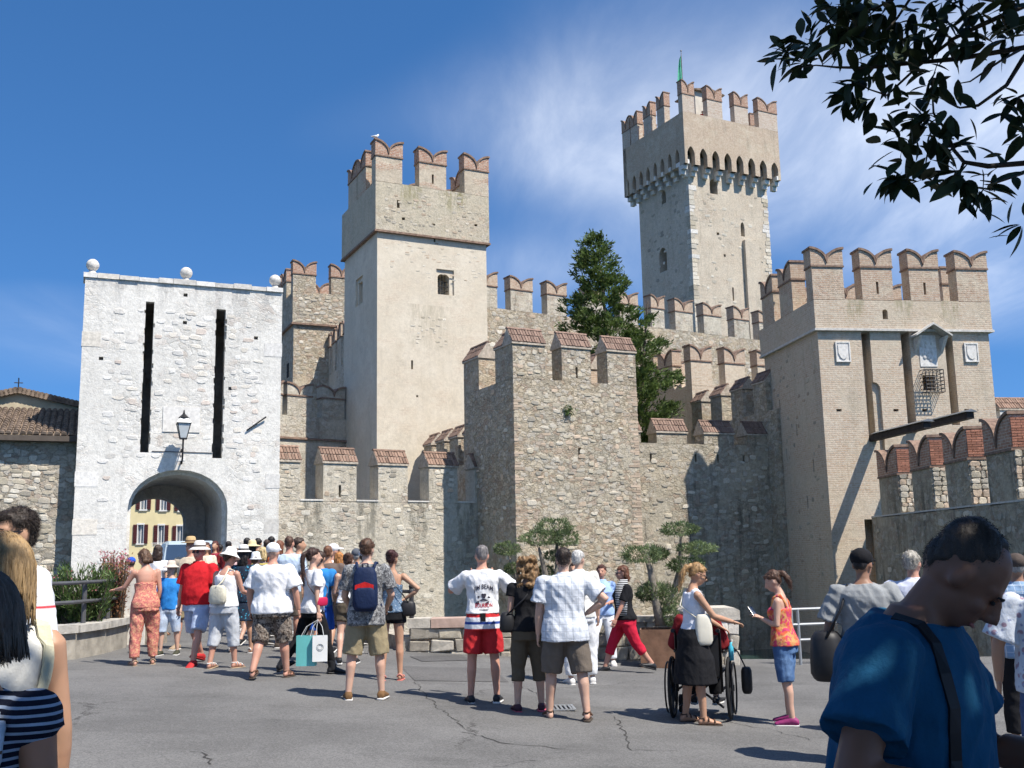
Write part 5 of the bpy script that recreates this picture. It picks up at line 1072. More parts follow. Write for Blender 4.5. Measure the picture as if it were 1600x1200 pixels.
whorls = [(150, 260), (215, 190), (280, 230), (330, 200), (400, 120), (400, 230), (310, 10), (440, 30), (500, 400), (560, 490), (480, 440), (640, 250), (700, 260), (560, 130), (690, 400), (830, 560), (760, 540), (870, 420), (900, 340), (700, 660), (760, 730), (900, 690), (850, 620), (740, 880), (690, 850), (820, 900), (1050, 880), (1100, 930), (1150, 910), (1000, 850), (930, 730), (1300, 470), (1310, 560), (950, 170), (1050, 200), (1150, 210), (1250, 190), (1100, 60), (1200, 70), (1280, 130), (900, 60), (780, 60), (700, 100), (640, 60), (840, 170), (1250, 40), (1316, 655), (1320, 1105), (470, 180), (600, 190), (380, 20), (540, 20), (1000, 20), (720, 190), (240, 310), (960, 560), (880, 780), (1180, 850), (860, 30), (1060, 110)]
nl = 0; fP, fD = [], []
for wx, wy in whorls:
    base = zp8(wx, wy, YB+.15*math.sin(wx*.01)+rr.uniform(-.08, .08)); ax = Vector((rr.uniform(-1, .1), rr.uniform(-.5, .3), rr.uniform(-.7, .35))).normalized()
    for q in range(rr.choice((4, 5, 5, 6, 6))):
        d = (ax*.55+Vector((rr.gauss(0, .62), rr.gauss(0, .5), rr.gauss(-.12, .55)))).normalized(); up = Vector((rr.gauss(0, .5), rr.gauss(-.4, .5), 1)); y_ = up.cross(d).normalized(); z_ = d.cross(y_)
        m = Matrix((d, y_, z_)).transposed().to_4x4(); s = rr.uniform(.10, .165); st = base+d*.012
        for _ in range(1): fP.append(base+Vector((rr.gauss(0, .05), rr.gauss(0, .07), rr.gauss(0, .04)))); fD.append(ax*.5+Vector((rr.gauss(0, .6), rr.gauss(0, .5), rr.gauss(-.15, .55))))
        if nl < 298:
            o = link('leaf', leaf_me, None, bt_); o.matrix_local = Matrix.Translation(st) @ m @ Matrix.Diagonal((s, s, s, 1)); nl += 1
mb = MB()
for p_, d_ in zip(fP, fD):
    d = d_.normalized(); y_ = Vector((rr.gauss(0, .5), rr.gauss(-.4, .5), 1)).cross(d).normalized(); z_ = d.cross(y_); m = Matrix.Translation(p_) @ Matrix((d, y_, z_)).transposed().to_4x4() @ Matrix.Diagonal((1, rr.uniform(.8, 1.3), 1, 1)) @ Matrix.Scale(rr.uniform(.08, .15), 4); mb.add([m @ Vector(v) for v in vs_], fs_)
o = mb.build('foliage', M['bigleaf'], bt_, True); o['kind'] = 'stuff'
# canopy mass out of the frame, above and behind the camera
P = []; 
while len(P) < 46000:
    x, y, z = rr.uniform(-3.6, 7.5), rr.uniform(-5.5, 4.8), rr.uniform(4.4, 6.6)
    if x < 1.9 and y > 1.35+.2*math.sin(x*3): continue
    if y > 2 and z < 1.65+.60*y+.25: continue
    if ((x-2.2)/5.8)**2+((y+.6)/5.4)**2 > 1: continue
    P.append((x, y, z))
P = np.array(P)-np.array(bt_.location); leaves('canopy', M['bigleaf'], P, rng.normal(size=P.shape)*[1, 1, .6], rng.uniform(.17, .25, len(P)), rng.uniform(.08, .11, len(P)), bt_, 'stuff')

# ================================================================== van coming out of the gate
vp = at(303, 960, 31.0); vp.z = gz(vp.x, 31.0)+.004; vn = thing('van', 'pale blue van driving out of the gate behind the crowd', 'van', vp, R(22))
M['vanp'] = plain('van_paint', (.42, .50, .55), .25, .03, spec=.5); M['vglass'] = plain('van_glass', (.03, .05, .085), .06, .05, spec=.7); M['tyre'] = plain('tyre', (.02, .02, .02), .9, .2, 15); M['chrome'] = plain('headlight', (.6, .62, .65), .15, .05, spec=.6)
sec = [(-.02, .72, .30, .62), (.12, .86, .25, .88), (.55, .90, .22, 1.0), (.85, .91, .22, 1.08), (1.65, .91, .22, 1.78), (2.0, .91, .22, 1.88), (3.6, .91, .22, 1.9), (4.5, .90, .25, 1.85), (4.6, .82, .35, 1.6)]
def vring(y, hw, z0, z1): 
    ins = .16*(z1-1.0) if z1 > 1.2 else 0
    return [(-hw, y, z0+.08), (-hw+.08, y, z0), (hw-.08, y, z0), (hw, y, z0+.08), (hw, y, min(z1, 1.0)-.06), (hw-ins-.03, y, z1-.07), (hw-ins-.12, y, z1), (-hw+ins+.12, y, z1), (-hw+ins+.03, y, z1-.07), (-hw, y, min(z1, 1.0)-.06)]
mb = MB(); mb.loft([[tuple(p) for p in reversed(vring(*s))] for s in sec]); mb.build('body', M['vanp'], vn)
mb = MB(); mb.add([(-.80, .92, 1.14), (.80, .92, 1.14), (.71, 1.60, 1.745), (-.71, 1.60, 1.745)], [(0, 1, 2, 3)]); bmv = mb.build('windscreen', M['vglass'], vn); bmv.location = (0, -.03, .02)
for s in (-1, 1):
    mb = MB(); mb.box(-.17, .17, -.03, .03, -.1, .1); o = mb.build('headlight', M['chrome'], vn); o.location = (s*.62, .03, .66)
    mb = MB(); mb.box(-.07, .07, -.05, .05, -.11, .11); o = mb.build('mirror', M['vanp'], vn); o.location = (s*1.03, 1.1, 1.15)
    for y in (.85, 3.7):
        mb = MB(); mb.tube([(s*.74, y, .32), (s*.93, y, .32)], .32, 18); w = mb.build('wheel', M['tyre'], vn); mb = MB(); mb.tube([(s*.92, y, .32), (s*.94, y, .32)], .19, 14); mb.build('rim', M['chrome'], w)
boxes(vn, 'bumper', plain('bumper', (.08, .08, .085), .6), (-.84, .84, -.08, .15, .26, .48)); boxes(vn, 'number_plate', M['wframe'], (-.26, .26, -.10, -.081, .36, .47)); boxes(vn, 'grille', M['tyre'], (-.4, .4, -.035, .0, .58, .72))
# ================================================================== people
def cloth(name, col, pat=None, col2=(.8, .8, .8), k=1.0, col3=None, rough=.9):
    t = NT(name); p = t.pos(); s = t.sep(p); c = col
    if pat == 'stripes': c = t.mix(t.rng(t.math('FRACT', t.math('MULTIPLY', s[2], k)), .62, .66, 0, 1, False), col, col2)
    elif pat == 'vstripes': c = t.mix(t.rng(t.math('FRACT', t.math('MULTIPLY', s[0], k)), .62, .68, 0, 1, False), col, col2)
    elif pat == 'camo':
        c = t.mix(t.rng(t.noise(p, 13*k, 3, .6, 1.2), .47, .52), col, col2); c = t.mix(t.rng(t.noise(t.map(p, loc=(4, 1, 2)), 17*k, 3, .6, 1.0), .52, .57), c, col3 or (.05, .05, .04))
    elif pat == 'floral':
        v = t.vor(p, 16*k); c = t.mix(t.rng(v, .20, .30, 1, 0), col, col2); c = t.mix(t.rng(t.vor(t.map(p, loc=(3, 5, 1)), 23*k), .14, .22, 1, 0), c, col3 or col2)
    elif pat == 'plaid':
        a = t.rng(t.math('FRACT', t.math('MULTIPLY', s[0], k)), .88, .92, 0, 1, False); b = t.rng(t.math('FRACT', t.math('MULTIPLY', s[2], k)), .88, .92, 0, 1, False)
        c = t.mix(t.math('MULTIPLY', t.math('MAXIMUM', a, b), .6), col, col2)
    elif pat == 'bands':       # col = list of (z, colour): the colour applies from that height upward
        c = col[0][1]
        for z, cc in col[1:]: c = t.mix(t.rng(s[2], z-.004, z+.004, 0, 1, False), c, cc)
    elif pat == 'denim': c = t.mix(t.rng(t.noise(p, 5, 4, .7), .4, .68), col, col2)
    c = t.mix(1.0, c, t.gray(t.rng(t.noise(p, 14, 3), .3, .7, .92, 1.06)), 'MULTIPLY')
    t.bump(t.math('ADD', t.noise(t.map(p, scale=(1, 1, .6)), 16, 3, .6), t.math('MULTIPLY', t.noise(p, 160, 1), .12)), .5, .022)
    return t.done(c, rough, Specular_IOR_Level=.15)
_sk = {}
def skin(col):
    if col not in _sk:
        t = NT('skin'); p = t.pos(); c = t.mix(t.rng(t.noise(p, 7, 4), .35, .7), tuple(x*.93 for x in col), (col[0]*1.06, col[1]*.97, col[2]*.94)); t.bump(t.noise(p, 90, 2), .06, .003)
        _sk[col] = t.done(c, .5, Specular_IOR_Level=.35)
    return _sk[col]
_hm = {}
def hairm(col):
    if col not in _hm:
        t = NT('hair'); p = t.pos(); n = t.noise(t.map(p, scale=(38, 38, 5)), 1.0, 4, .65); c = t.mix(t.rng(n, .32, .68), tuple(x*.55 for x in col), tuple(min(1, x*1.35) for x in col)); t.bump(n, .6, .012)
        _hm[col] = t.done(c, .55, Specular_IOR_Level=.4)
    return _hm[col]
def limb(mb, pts, n=12, flat=False):
    """a rounded, tapering limb through (point, radius)"""
    P = [(Vector(p), r) for p, r in pts]; d0 = (P[1][0]-P[0][0]).normalized(); d1 = (P[-1][0]-P[-2][0]).normalized()
    if not flat:
        P = [(P[0][0]-d0*P[0][1]*.85, P[0][1]*.45)] + P + [(P[-1][0]+d1*P[-1][1]*.85, P[-1][1]*.45)]
    mb.tube([p for p, r in P], [r for p, r in P], n)
def erings(secs, X, n=20, e=2.4):
    rings = []
    for z, hx, hy, cy in secs:
        r = []
        for k in range(n):
            a = 2*math.pi*k/n; c, s = math.cos(a), math.sin(a)
            r.append(X(Vector((hx*math.copysign(abs(c)**(2/e), c), cy+hy*math.copysign(abs(s)**(2/e), s), z))))
        rings.append(r)
    return rings
def remesh(mb, vox, it=4, extra=None, wr=0.0, seed=0.0, wscale=(9, 9, 4.5)):
    me = mb.mesh('m'); o = bpy.data.objects.new('tmp', me); WORK.collection.objects.link(o)
    m = o.modifiers.new('r', 'REMESH'); m.mode = 'VOXEL'; m.voxel_size = vox; m.adaptivity = 0
    sm = o.modifiers.new('s', 'SMOOTH'); sm.factor = .5; sm.iterations = it
    out = evaluated(o); bpy.data.objects.remove(o)
    if wr:
        n = len(out.vertices); co = np.empty(n*3, np.float32); no = np.empty(n*3, np.float32); out.vertices.foreach_get('co', co); out.vertices.foreach_get('normal', no); co = co.reshape(-1, 3); no = no.reshape(-1, 3)
        nz = mnoise.noise; a, b, c = wscale
        h = np.array([nz((p[0]*a+seed, p[1]*b, p[2]*c-seed+p[0]*3)) + .9*(.35-2*abs(nz((p[0]*a*.9+seed, p[1]*b*.9, p[2]*c*2.0+p[0]*6)))) + .4*nz((p[0]*a*2.3+seed, p[1]*b*2.3, p[2]*c*2.6+p[0]*5)) for p in co.tolist()]); co += no*(h*wr)[:, None]; out.vertices.foreach_set('co', co.ravel()); out.update()
    if extra is not None and extra.v:
        bm = bmesh.new(); bm.from_mesh(out); em = extra.mesh('e'); bm.from_mesh(em); bm.to_mesh(out); bm.free()
    return out
ARMS = {'down': ((.17, 0, -1), (.06, .2, -1)), 'hip': ((.8, -.25, -.7), (-.72, .35, -.5)), 'phone': ((.1, .25, -.95), (-.3, .9, .2)), 'camera': ((.62, .55, -.55), (-.80, .42, .72)), 'front': ((.15, .15, -1), (-.45, .85, -.1)),
        'swing_f': ((.12, .45, -.9), (0, .75, -.7)), 'swing_b': ((.15, -.4, -.9), (.05, .05, -1)), 'bag': ((.2, -.02, -1), (.1, .35, -.95)), 'up': ((.4, .6, .3), (-.2, .3, .9))}
TM = [(.80, .085, .085, 0), (.86, .15, .112, -.008), (.94, .170, .125, -.012), (1.02, .160, .115, 0), (1.10, .152, .11, .006), (1.20, .160, .118, .006), (1.30, .176, .124, 0), (1.37, .182, .113, -.01), (1.42, .158, .093, -.015), (1.465, .095, .075, -.015), (1.50, .064, .064, -.01)]
TF = [(.80, .085, .085, 0), (.86, .162, .118, -.012), (.93, .178, .130, -.018), (1.01, .155, .112, -.004), (1.09, .130, .098, .004), (1.18, .136, .106, .01), (1.27, .150, .128, .016), (1.35, .152, .106, 0), (1.40, .138, .085, -.01), (1.45, .08, .066, -.012), (1.49, .055, .055, -.008)]
def person(label, u, Y, H, yaw, build=1.0, fem=False, sk=(.50, .30, .21), legs=((4, 2, 4), (-3, 3, 4)), arms=('down', 'down'), lean=0, head=(0, 0), top=None, bottom=None, shoes=None,
           hair=None, hat=None, vox=.015, group='tourists on the square', pos=None, face=False, glasses=False, belly=0.0, cat='person', zoff=0.0, turn=0):
    s = H/1.75; x, y = (at(u, 870, Y).x, Y) if pos is None else pos
    root = thing('person', label, cat, (x, y, gz(x, y)+zoff), R(yaw), group)
    T = TF if fem else TM; lm = Matrix.Translation((0, 0, .95)) @ Matrix.Rotation(-R(lean), 4, 'X') @ Matrix.Rotation(R(turn), 4, 'Z') @ Matrix.Translation((0, 0, -.95))
    blend = lambda z: smooth(.88, 1.12, z)
    # legs first, so that the lowest sole gives the height of the pelvis
    J = {}; lowest = 9
    for i, sd in enumerate((1, -1)):
        a, k, o = [R(q) for q in legs[i][:3]]; hip = Vector((sd*.092, 0, .90)); knee = hip+Vector((sd*math.sin(o), math.sin(a), -math.cos(a)*math.cos(o))).normalized()*.43; b = a-k
        ank = knee+Vector((sd*math.sin(o*.5), math.sin(b), -math.cos(b))).normalized()*.40; heel = R(legs[i][3]) if len(legs[i]) > 3 else 0.0; J[sd] = (hip, knee, ank, heel, R(legs[i][4]) if len(legs[i]) > 4 else -sd*R(9)); lowest = min(lowest, ank.z-.075 - (0 if heel <= 0 else 0))
    dz = -lowest
    S = lambda p: Vector(p)*s
    def X(p):
        q = Vector(p); b = blend(q.z); r = q.lerp(lm @ q, b) if b < 1 else lm @ q; return (r+Vector((0, 0, dz)))*s
    Lw = lambda p: (Vector(p)+Vector((0, 0, dz)))*s
    def tsecs(zlo, zhi, inf, flare=0.0):
        out = []
        zz = sorted(set([zlo, zhi]+[q[0] for q in T if zlo < q[0] < zhi]))
        for z in zz:
            zr_ = z; z = max(z, .93) if inf > 0 else z
            for k in range(len(T)-1):
                if T[k][0] <= z <= T[k+1][0]:
                    t = (z-T[k][0])/(T[k+1][0]-T[k][0]); q = [T[k][j]*(1-t)+T[k+1][j]*t for j in range(4)]
            bl = math.exp(-((z-1.07)/.14)**2)*belly; f = flare*max(0, (1.25-zr_))/.4; hx = q[1]*(build if z < 1.43 else 1)+inf+f+bl*.35; hy = q[2]*(build**1.3 if z < 1.43 else 1)+inf+f*.8+bl*.6
            out.append((zr_, hx, hy, q[3]+bl*.55))
        return out
    hp = Matrix.Translation((0, -.01, 1.51)) @ Matrix.Rotation(R(head[0]), 4, 'Z') @ Matrix.Rotation(-R(head[1]), 4, 'X') @ Matrix.Translation((0, .01, -1.51))
    HX = lambda p: X(hp @ Vector(p))
    def hball(mb, c, r, nu=14, nv=10):
        t = MB(); t.ball(c, r, nu, nv); mb.add([HX(v) for v in t.v], t.f)
    body = MB(); ext = MB()
    body.loft(erings(tsecs(.80, 1.50, -.006), X))
    bw = build**.5
    for sd in (1, -1):
        hip, knee, ank, heel, fy = J[sd]
        limb(body, [(Lw(hip+Vector((0, -.005, .02))), .088*bw*s), (Lw(hip.lerp(knee, .3)), .083*bw*s), (Lw(hip.lerp(knee, .7)), .065*bw*s), (Lw(knee), .055*bw*s), (Lw(knee.lerp(ank, .28)+Vector((0, -.012, 0))), .057*bw*s), (Lw(knee.lerp(ank, .6)), .045*bw*s), (Lw(ank), .036*bw*s)])
    def foot_rings(sd, inf=0.0, z0=0.0, zcap=None):
        hip, knee, ank, heel, fy = J[sd]; f = Vector((math.sin(-fy), math.cos(fy), 0)); sdv = Vector((f.y, -f.x, 0)); rings = []; rot = Matrix.Rotation(-heel, 3, sdv)
        for t, hw, a, b in ((-.062, .02, .012, .05), (-.048, .031, 0, .075), (0, .035, 0, .098), (.05, .038, 0, .078), (.11, .045, 0, .052), (.16, .043, 0, .037), (.19, .028, .003, .026)):
            hw += inf; b = b+inf*.8; a = a-inf*.3
            if zcap is not None: a, b = zcap
            t2 = t + (inf if t > .1 else -inf if t < -.03 else 0); c = Vector((0, 0, -.075)); r = []
            for q in range(10):
                an = 2*math.pi*q/10; lo = f*t2+sdv*(hw*math.cos(an))+Vector((0, 0, (a+b)/2+(b-a)/2*math.sin(an))); r.append(Lw(ank + rot @ (lo+c)))
            rings.append(r)
        return rings
    for sd in (1, -1): body.loft(foot_rings(sd))
    sh = T[7][1]*min(build, 1.15)+.012 if not fem else T[7][1]*build+.018; AJ = {}
    for i, sd in enumerate((1, -1)):
        ar = ARMS[arms[i]] if isinstance(arms[i], str) else arms[i]; ud, fd = [Vector((v[0]*sd, v[1], v[2])).normalized() for v in ar]
        sp = X((sd*sh, -.012, 1.395)); aw = (1.0 if not fem else .86)*(.6+.4*build); el = sp+ud*.29*s; wr_ = el+fd*.25*s; AJ[sd] = (sp, el, wr_, ud, fd, aw)
        limb(body, [(sp, .058*aw*s), (sp.lerp(el, .35), .050*aw*s), (el, .041*aw*s), (el.lerp(wr_, .25), .043*aw*s), (el.lerp(wr_, .7), .034*aw*s), (wr_, .027*aw*s)])
        # hand: palm, four fingers and a thumb from the side of the palm
        h = .92*s; side = Vector((0, 0, 1)).cross(fd); side = side.normalized() if side.length > .2 else Vector((0, 1, 0)); nrm = fd.cross(side).normalized()
        if abs(fd.z) > .6: side = Vector((0, 1, 0))-fd*fd.y; side.normalize(); nrm = fd.cross(side)*sd
        pm = MB(); rings = []
        for t, w, th in ((-.02, .026, .021), (.02, .036, .019), (.06, .041, .016), (.085, .039, .013)):
            rings.append([wr_+fd*t*h+side*(w*math.cos(q))*h+nrm*(th*math.sin(q))*h for q in [2*math.pi*k/10 for k in range(10)]])
        ext.loft(rings)
        for fi, (off, L) in enumerate(((.029, .068), (.01, .078), (-.01, .074), (-.028, .058))):
            b0 = wr_+fd*.08*h+side*off*h; c1 = b0+fd*L*.45*h; c2 = c1+(fd*.8+nrm*-.55)*L*.33*h; c3 = c2+(fd*.4-nrm*.9)*L*.25*h; ext.tube([b0, c1, c2, c3], [.0095*h, .009*h, .008*h, .006*h], 6)
        b0 = wr_+fd*.02*h+side*.03*h; ext.tube([b0, b0+(fd*.5+side*.7)*.035*h, b0+(fd*.85+side*.75-nrm*.3)*.06*h], [.012*h, .011*h, .008*h], 6)
    limb(body, [(X((0, -.018, 1.44)), .058*s*(1 if not fem else .88)), (HX((0, -.004, 1.57)), .052*s*(1 if not fem else .88))])
    hball(body, (0, -.008, 1.648), (.074, .094, .100)); hball(body, (0, .024, 1.60), (.063, .072, .085)); hball(body, (0, .052, 1.553), (.036, .036, .03)); hball(body, (0, .062, 1.655), (.056, .028, .022))
    for sd in (1, -1): hball(body, (sd*.036, .062, 1.607), (.024, .024, .022)); hball(body, (sd*.077, -.008, 1.622), (.010, .021, .033))
    t = MB(); t.tube([(0, .088, 1.652), (0, .104, 1.63), (0, .119, 1.612), (0, .102, 1.600)], [.010, .013, .0165, .012], 8); body.add([HX(v) for v in t.v], t.f); hball(body, (0, .088, 1.574), (.024, .014, .008)); hball(body, (0, .086, 1.563), (.021, .013, .007))
    lip = link('body', remesh(body, vox*min(1, s+.2), 3 if vox > .012 else 2, ext), skin(sk), root, True)
    sd_ = (sum(map(ord, label)) % 97)*.37
    parts = {'root': root, 'X': X, 'HX': HX, 'AJ': AJ, 's': s, 'J': J, 'Lw': Lw}
    # ---- clothes
    if top:
        mat, zlo, zhi, slv, inf = top[:5]; opt = top[5] if len(top) > 5 else {}; mb = MB(); fl = opt.get('flare', .012)
        mb.loft(erings(tsecs(zlo, zhi, inf+.008, fl), X))
        for sd in (1, -1):
            sp, el, wr_, ud, fd, aw = AJ[sd]
            if slv > 0:
                lo_ = opt.get('loose', .016)
                e1 = sp.lerp(el, min(slv, 1)); pts = [(sp-ud*.02*s, (.062*aw+inf)*s), (sp.lerp(e1, .5), (.055*aw+inf+lo_*.5)*s), (e1, (.050*aw+inf+lo_)*s)]
                if slv > 1: e2 = el.lerp(wr_, slv-1); pts += [(el.lerp(e2, .5), (.045*aw+inf+lo_*.7)*s), (e2, (.036*aw+inf+lo_*.6)*s)]
                mb.tube([p for p, r in pts], [r for p, r in pts], 14); mb.ball(sp, (.064*aw+inf)*s); limb(mb, [(X((sd*.06, -.015, 1.42)), .05*s), (sp, (.055*aw+inf)*s)])
            elif opt.get('straps', 0):
                mb.tube([X((sd*.085, .085, zhi-.02)), X((sd*.085, .05, 1.43)), X((sd*.085, -.03, 1.455)), X((sd*.08, -.085, 1.36)), X((sd*.075, -.10, zhi-.02))], opt['straps']*s, 8)
            elif zhi > 1.4: mb.tube([X((sd*sh*.55, -.015, 1.42)), X((sd*sh*.95, -.012, 1.405))], [.055*s, .05*s], 10)
        if fem and opt.get('bust', 1):
            for sd in (1, -1): t = MB(); t.ball((sd*.068*build, .085*build, 1.265), (.068*build, .06, .062)); mb.add([X(v) for v in t.v], t.f)
        if opt.get('collar'): mb.tube([X((0.0, -.085, 1.47)), X((.0, -.08, 1.50))], [.07*s, .06*s], 12) if False else mb.loft(erings([(1.455, .088, .082, -.012), (1.505, .073, .073, -.008)], X))
        parts['shirt'] = link(opt.get('name', 'shirt'), remesh(mb, vox*.9, 2, None, opt.get('wr', .007), sd_), mat, root, True)
    if bottom:
        mat, kind, ln, inf = bottom[:4]; opt = bottom[4] if len(bottom) > 4 else {}; mb = MB(); zw = opt.get('waist', 1.02)
        if kind == 'skirt':
            k0 = (J[1][1]+J[-1][1])/2; secs = tsecs(.84, zw, inf); rings = erings(secs, X)
            base = secs[0]; hem = .84-ln*.42; low = []
            for t in (1.0, .66, .33):
                z = .84-(.84-hem)*t; c = Vector((0, k0.y*(.84-z)/.4, 0)); w = .03*t+inf
                low.append([Lw((base[1]+w)*math.cos(2*math.pi*q/20)*Vector((1, 0, 0))+(base[2]+w+.02*t)*math.sin(2*math.pi*q/20)*Vector((0, 1, 0))+c+Vector((0, 0, z))) for q in range(20)])
            mb.loft(low+rings)
        else:
            mb.loft(erings(tsecs(.80, zw, inf+.004), X)); fr = opt.get('flare', .02)
            for sd in (1, -1):
                hip, knee, ank, heel, fy = J[sd]; pts = [(Lw(hip+Vector((0, -.005, .03))), (.094*bw+inf)*s), (Lw(hip.lerp(knee, min(ln, 1)*.5)), (.088*bw+inf+fr*.5)*s)]
                if ln <= 1: pts += [(Lw(hip.lerp(knee, ln)), ((.088-.025*ln)*bw+inf+fr)*s)]
                else:
                    e = knee.lerp(ank, ln-1); pts += [(Lw(knee), (.060*bw+inf+fr*.8)*s), (Lw(knee.lerp(e, .5)), (.058*bw+inf+fr*.8)*s), (Lw(e), ((.055-.014*(ln-1))*bw+inf+fr)*s)]
                mb.tube([p for p, r in pts], [r for p, r in pts], 14)
        parts['pants'] = link(opt.get('name', 'trousers' if ln > 1.05 else 'skirt' if kind == 'skirt' else 'shorts'), remesh(mb, vox*.9, 2, None, opt.get('wr', .007), sd_+3), mat, root, True)
        if opt.get('belt'): mb = MB(); mb.loft(erings([(zw-.03, T[3][1]*build+inf+.012, T[3][2]*build**1.3+inf+.012, 0), (zw+.005, T[3][1]*build+inf+.010, T[3][2]*build**1.3+inf+.012, 0)], X)); mb.build('belt', opt['belt'], root, True)
    if shoes:
        kind, mat = shoes[:2]; sole = shoes[2] if len(shoes) > 2 else M['sole_w']
        for sd in (1, -1):
            if kind in ('shoe', 'boot'):
                mb = MB(); mb.loft(foot_rings(sd, .012)); 
                if kind == 'boot': a_ = J[sd][2]; mb.tube([Lw(a_+Vector((0, 0, -.03))), Lw(a_.lerp(J[sd][1], .28))], [.058*s, .058*s], 12)
                o = link('boot' if kind == 'boot' else 'shoe', remesh(mb, .011, 2), mat, root, True); mb = MB(); mb.loft(foot_rings(sd, .015, 0, (-.012, .016))); mb.build('sole', sole, o, True)
            else:
                mb = MB(); mb.loft(foot_rings(sd, .010, 0, (-.014, .006))); o = mb.build('sandal', sole, root, True); rg = foot_rings(sd, .006); mb = MB()
                for k in ((1, 4) if kind == 'flip' else (2, 3, 4)):
                    q = rg[k]; mb.tube([q[0], q[1], q[2], q[3], q[4], q[5]], .0085*s, 6)
                if kind == 'sandal': q = rg[1]; mb.tube([rg[2][1], q[2], q[3], rg[2][4]], .0085*s, 6)
                mb.build('strap', mat, o, True)
    # ---- hair and hats
    if hair:
        style, col = hair[:2]; mb = MB(); hm = hairm(col); it, wrk = 2, .006
        e = .001 if style == 'buzz' else .007
        hball(mb, (0, -.030, 1.677), (.074+e, .080+e, .080+e)); hball(mb, (0, -.055, 1.632), (.062+e, .045+e, .058+e))
        if style not in ('buzz',):
            for sd in (1, -1): hball(mb, (sd*.058, -.012, 1.685), (.022+e, .052, .034))
            hball(mb, (0, .026, 1.712), (.056, .052, .036))
        if style in ('long', 'bob', 'half', 'crop'):
            zl = {'long': 1.36, 'bob': 1.50, 'half': 1.44, 'crop': 1.56}[style]; t = MB(); rings = []
            for z, hx, hy, cy in ((1.70, .085, .08, -.03), (1.62, .094, .075, -.04), (1.55, .095, .068, -.05), ((1.55+zl)/2, .098, .06, -.055) if zl < 1.53 else (1.545, .09, .055, -.052), (min(zl, 1.53), .08, .04, -.06)): rings.append([HX((hx*math.cos(2*math.pi*q/14), cy+hy*math.sin(2*math.pi*q/14)*(.65 if math.sin(2*math.pi*q/14) > 0 else 1), z)) for q in range(14)])
            mb.loft(rings); wrk = .010
            if vox < .011:
                r3 = random.Random(9); st = MB()
                for _ in range(260):
                    a = r3.uniform(-math.pi, math.pi); a = a if not (.25*math.pi < a < .75*math.pi) else -a; ph = r3.uniform(0, 6); k0 = r3.uniform(.0, .3); pts = []
                    for q in range(13):
                        t = k0+(1-k0)*q/12; z = 1.765-(1.765-zl+.05*math.sin(ph*7))*t**1.25; rr3 = .097*math.sqrt(max(.02, 1-((z-1.66)/.108)**2)) if z > 1.66 else .097+.006*math.sin(t*9+ph); wv = .008*math.sin(t*11+ph)
                        pts.append(HX(((rr3+.004)*math.cos(a+wv*4), -.03-.012*t+(rr3*.92+.004)*math.sin(a+wv*4), z+r3.uniform(-.004, .004))))
                    st.tube(pts, [.0015+.0045*math.sin(math.pi*min(1, (q+1)/12.5)) for q in range(13)], 5)
                st.build('hair_strands', hm, root, True)
        if style == 'curly':
            r2 = random.Random(3)
            for _ in range(95):
                a = r2.uniform(0, 2*math.pi); z = r2.uniform(1.42, 1.75); rr2 = .098 if z < 1.68 else .098*math.sqrt(max(.05, 1-((z-1.68)/.085)**2)); 
                if math.sin(a) > .45 and z < 1.69: continue
                hball(mb, (rr2*math.cos(a)*1.08, -.03+rr2*math.sin(a), z), r2.uniform(.024, .038), 8, 6)
            wrk = .012
        if style == 'pony':
            zt_ = hair[2] if len(hair) > 2 else 1.40
            t = [(0, -.105, 1.70), (0, -.15, 1.66), (0, -.165, 1.58), (0, -.15, (1.58+zt_)/2), (0, -.13, zt_)]; mb.tube([HX(p) for p in t], [.02*s, .035*s, .036*s, .028*s, .010*s], 10)
        if style == 'bun': hball(mb, (0, -.10, 1.715), (.045, .04, .042))
        ho = link('hair', remesh(mb, min(vox, .014)*.85, it, None, wrk, sd_, (30, 30, 8)), hm, root, True)
        nt = 9000 if vox < .011 else 900 if vox < .0165 else 0
        if nt:                                     # short free hairs that break the edge of the hair
            hv = ho.data; n = len(hv.vertices); co = np.empty(n*3, np.float32); no = np.empty(n*3, np.float32); hv.vertices.foreach_get('co', co); hv.vertices.foreach_get('normal', no); co = co.reshape(-1, 3); no = no.reshape(-1, 3)
            ix = rng.integers(0, n, nt); bz = style == 'buzz'; dirs = no[ix]*(.55 if bz else .45)+np.array([0, 0, -.25 if bz else -.6])+rng.normal(size=(nt, 3))*.35; L_ = (.0055 if bz else .024)*s
            jit = rng.normal(size=(nt, 3))*vox*.3; leaves('hair_tips', hm, co[ix]+jit-no[ix]*.002, dirs, rng.uniform(.5, 1.2, nt)*L_, np.full(nt, .0016 if vox < .011 else .005), ho)
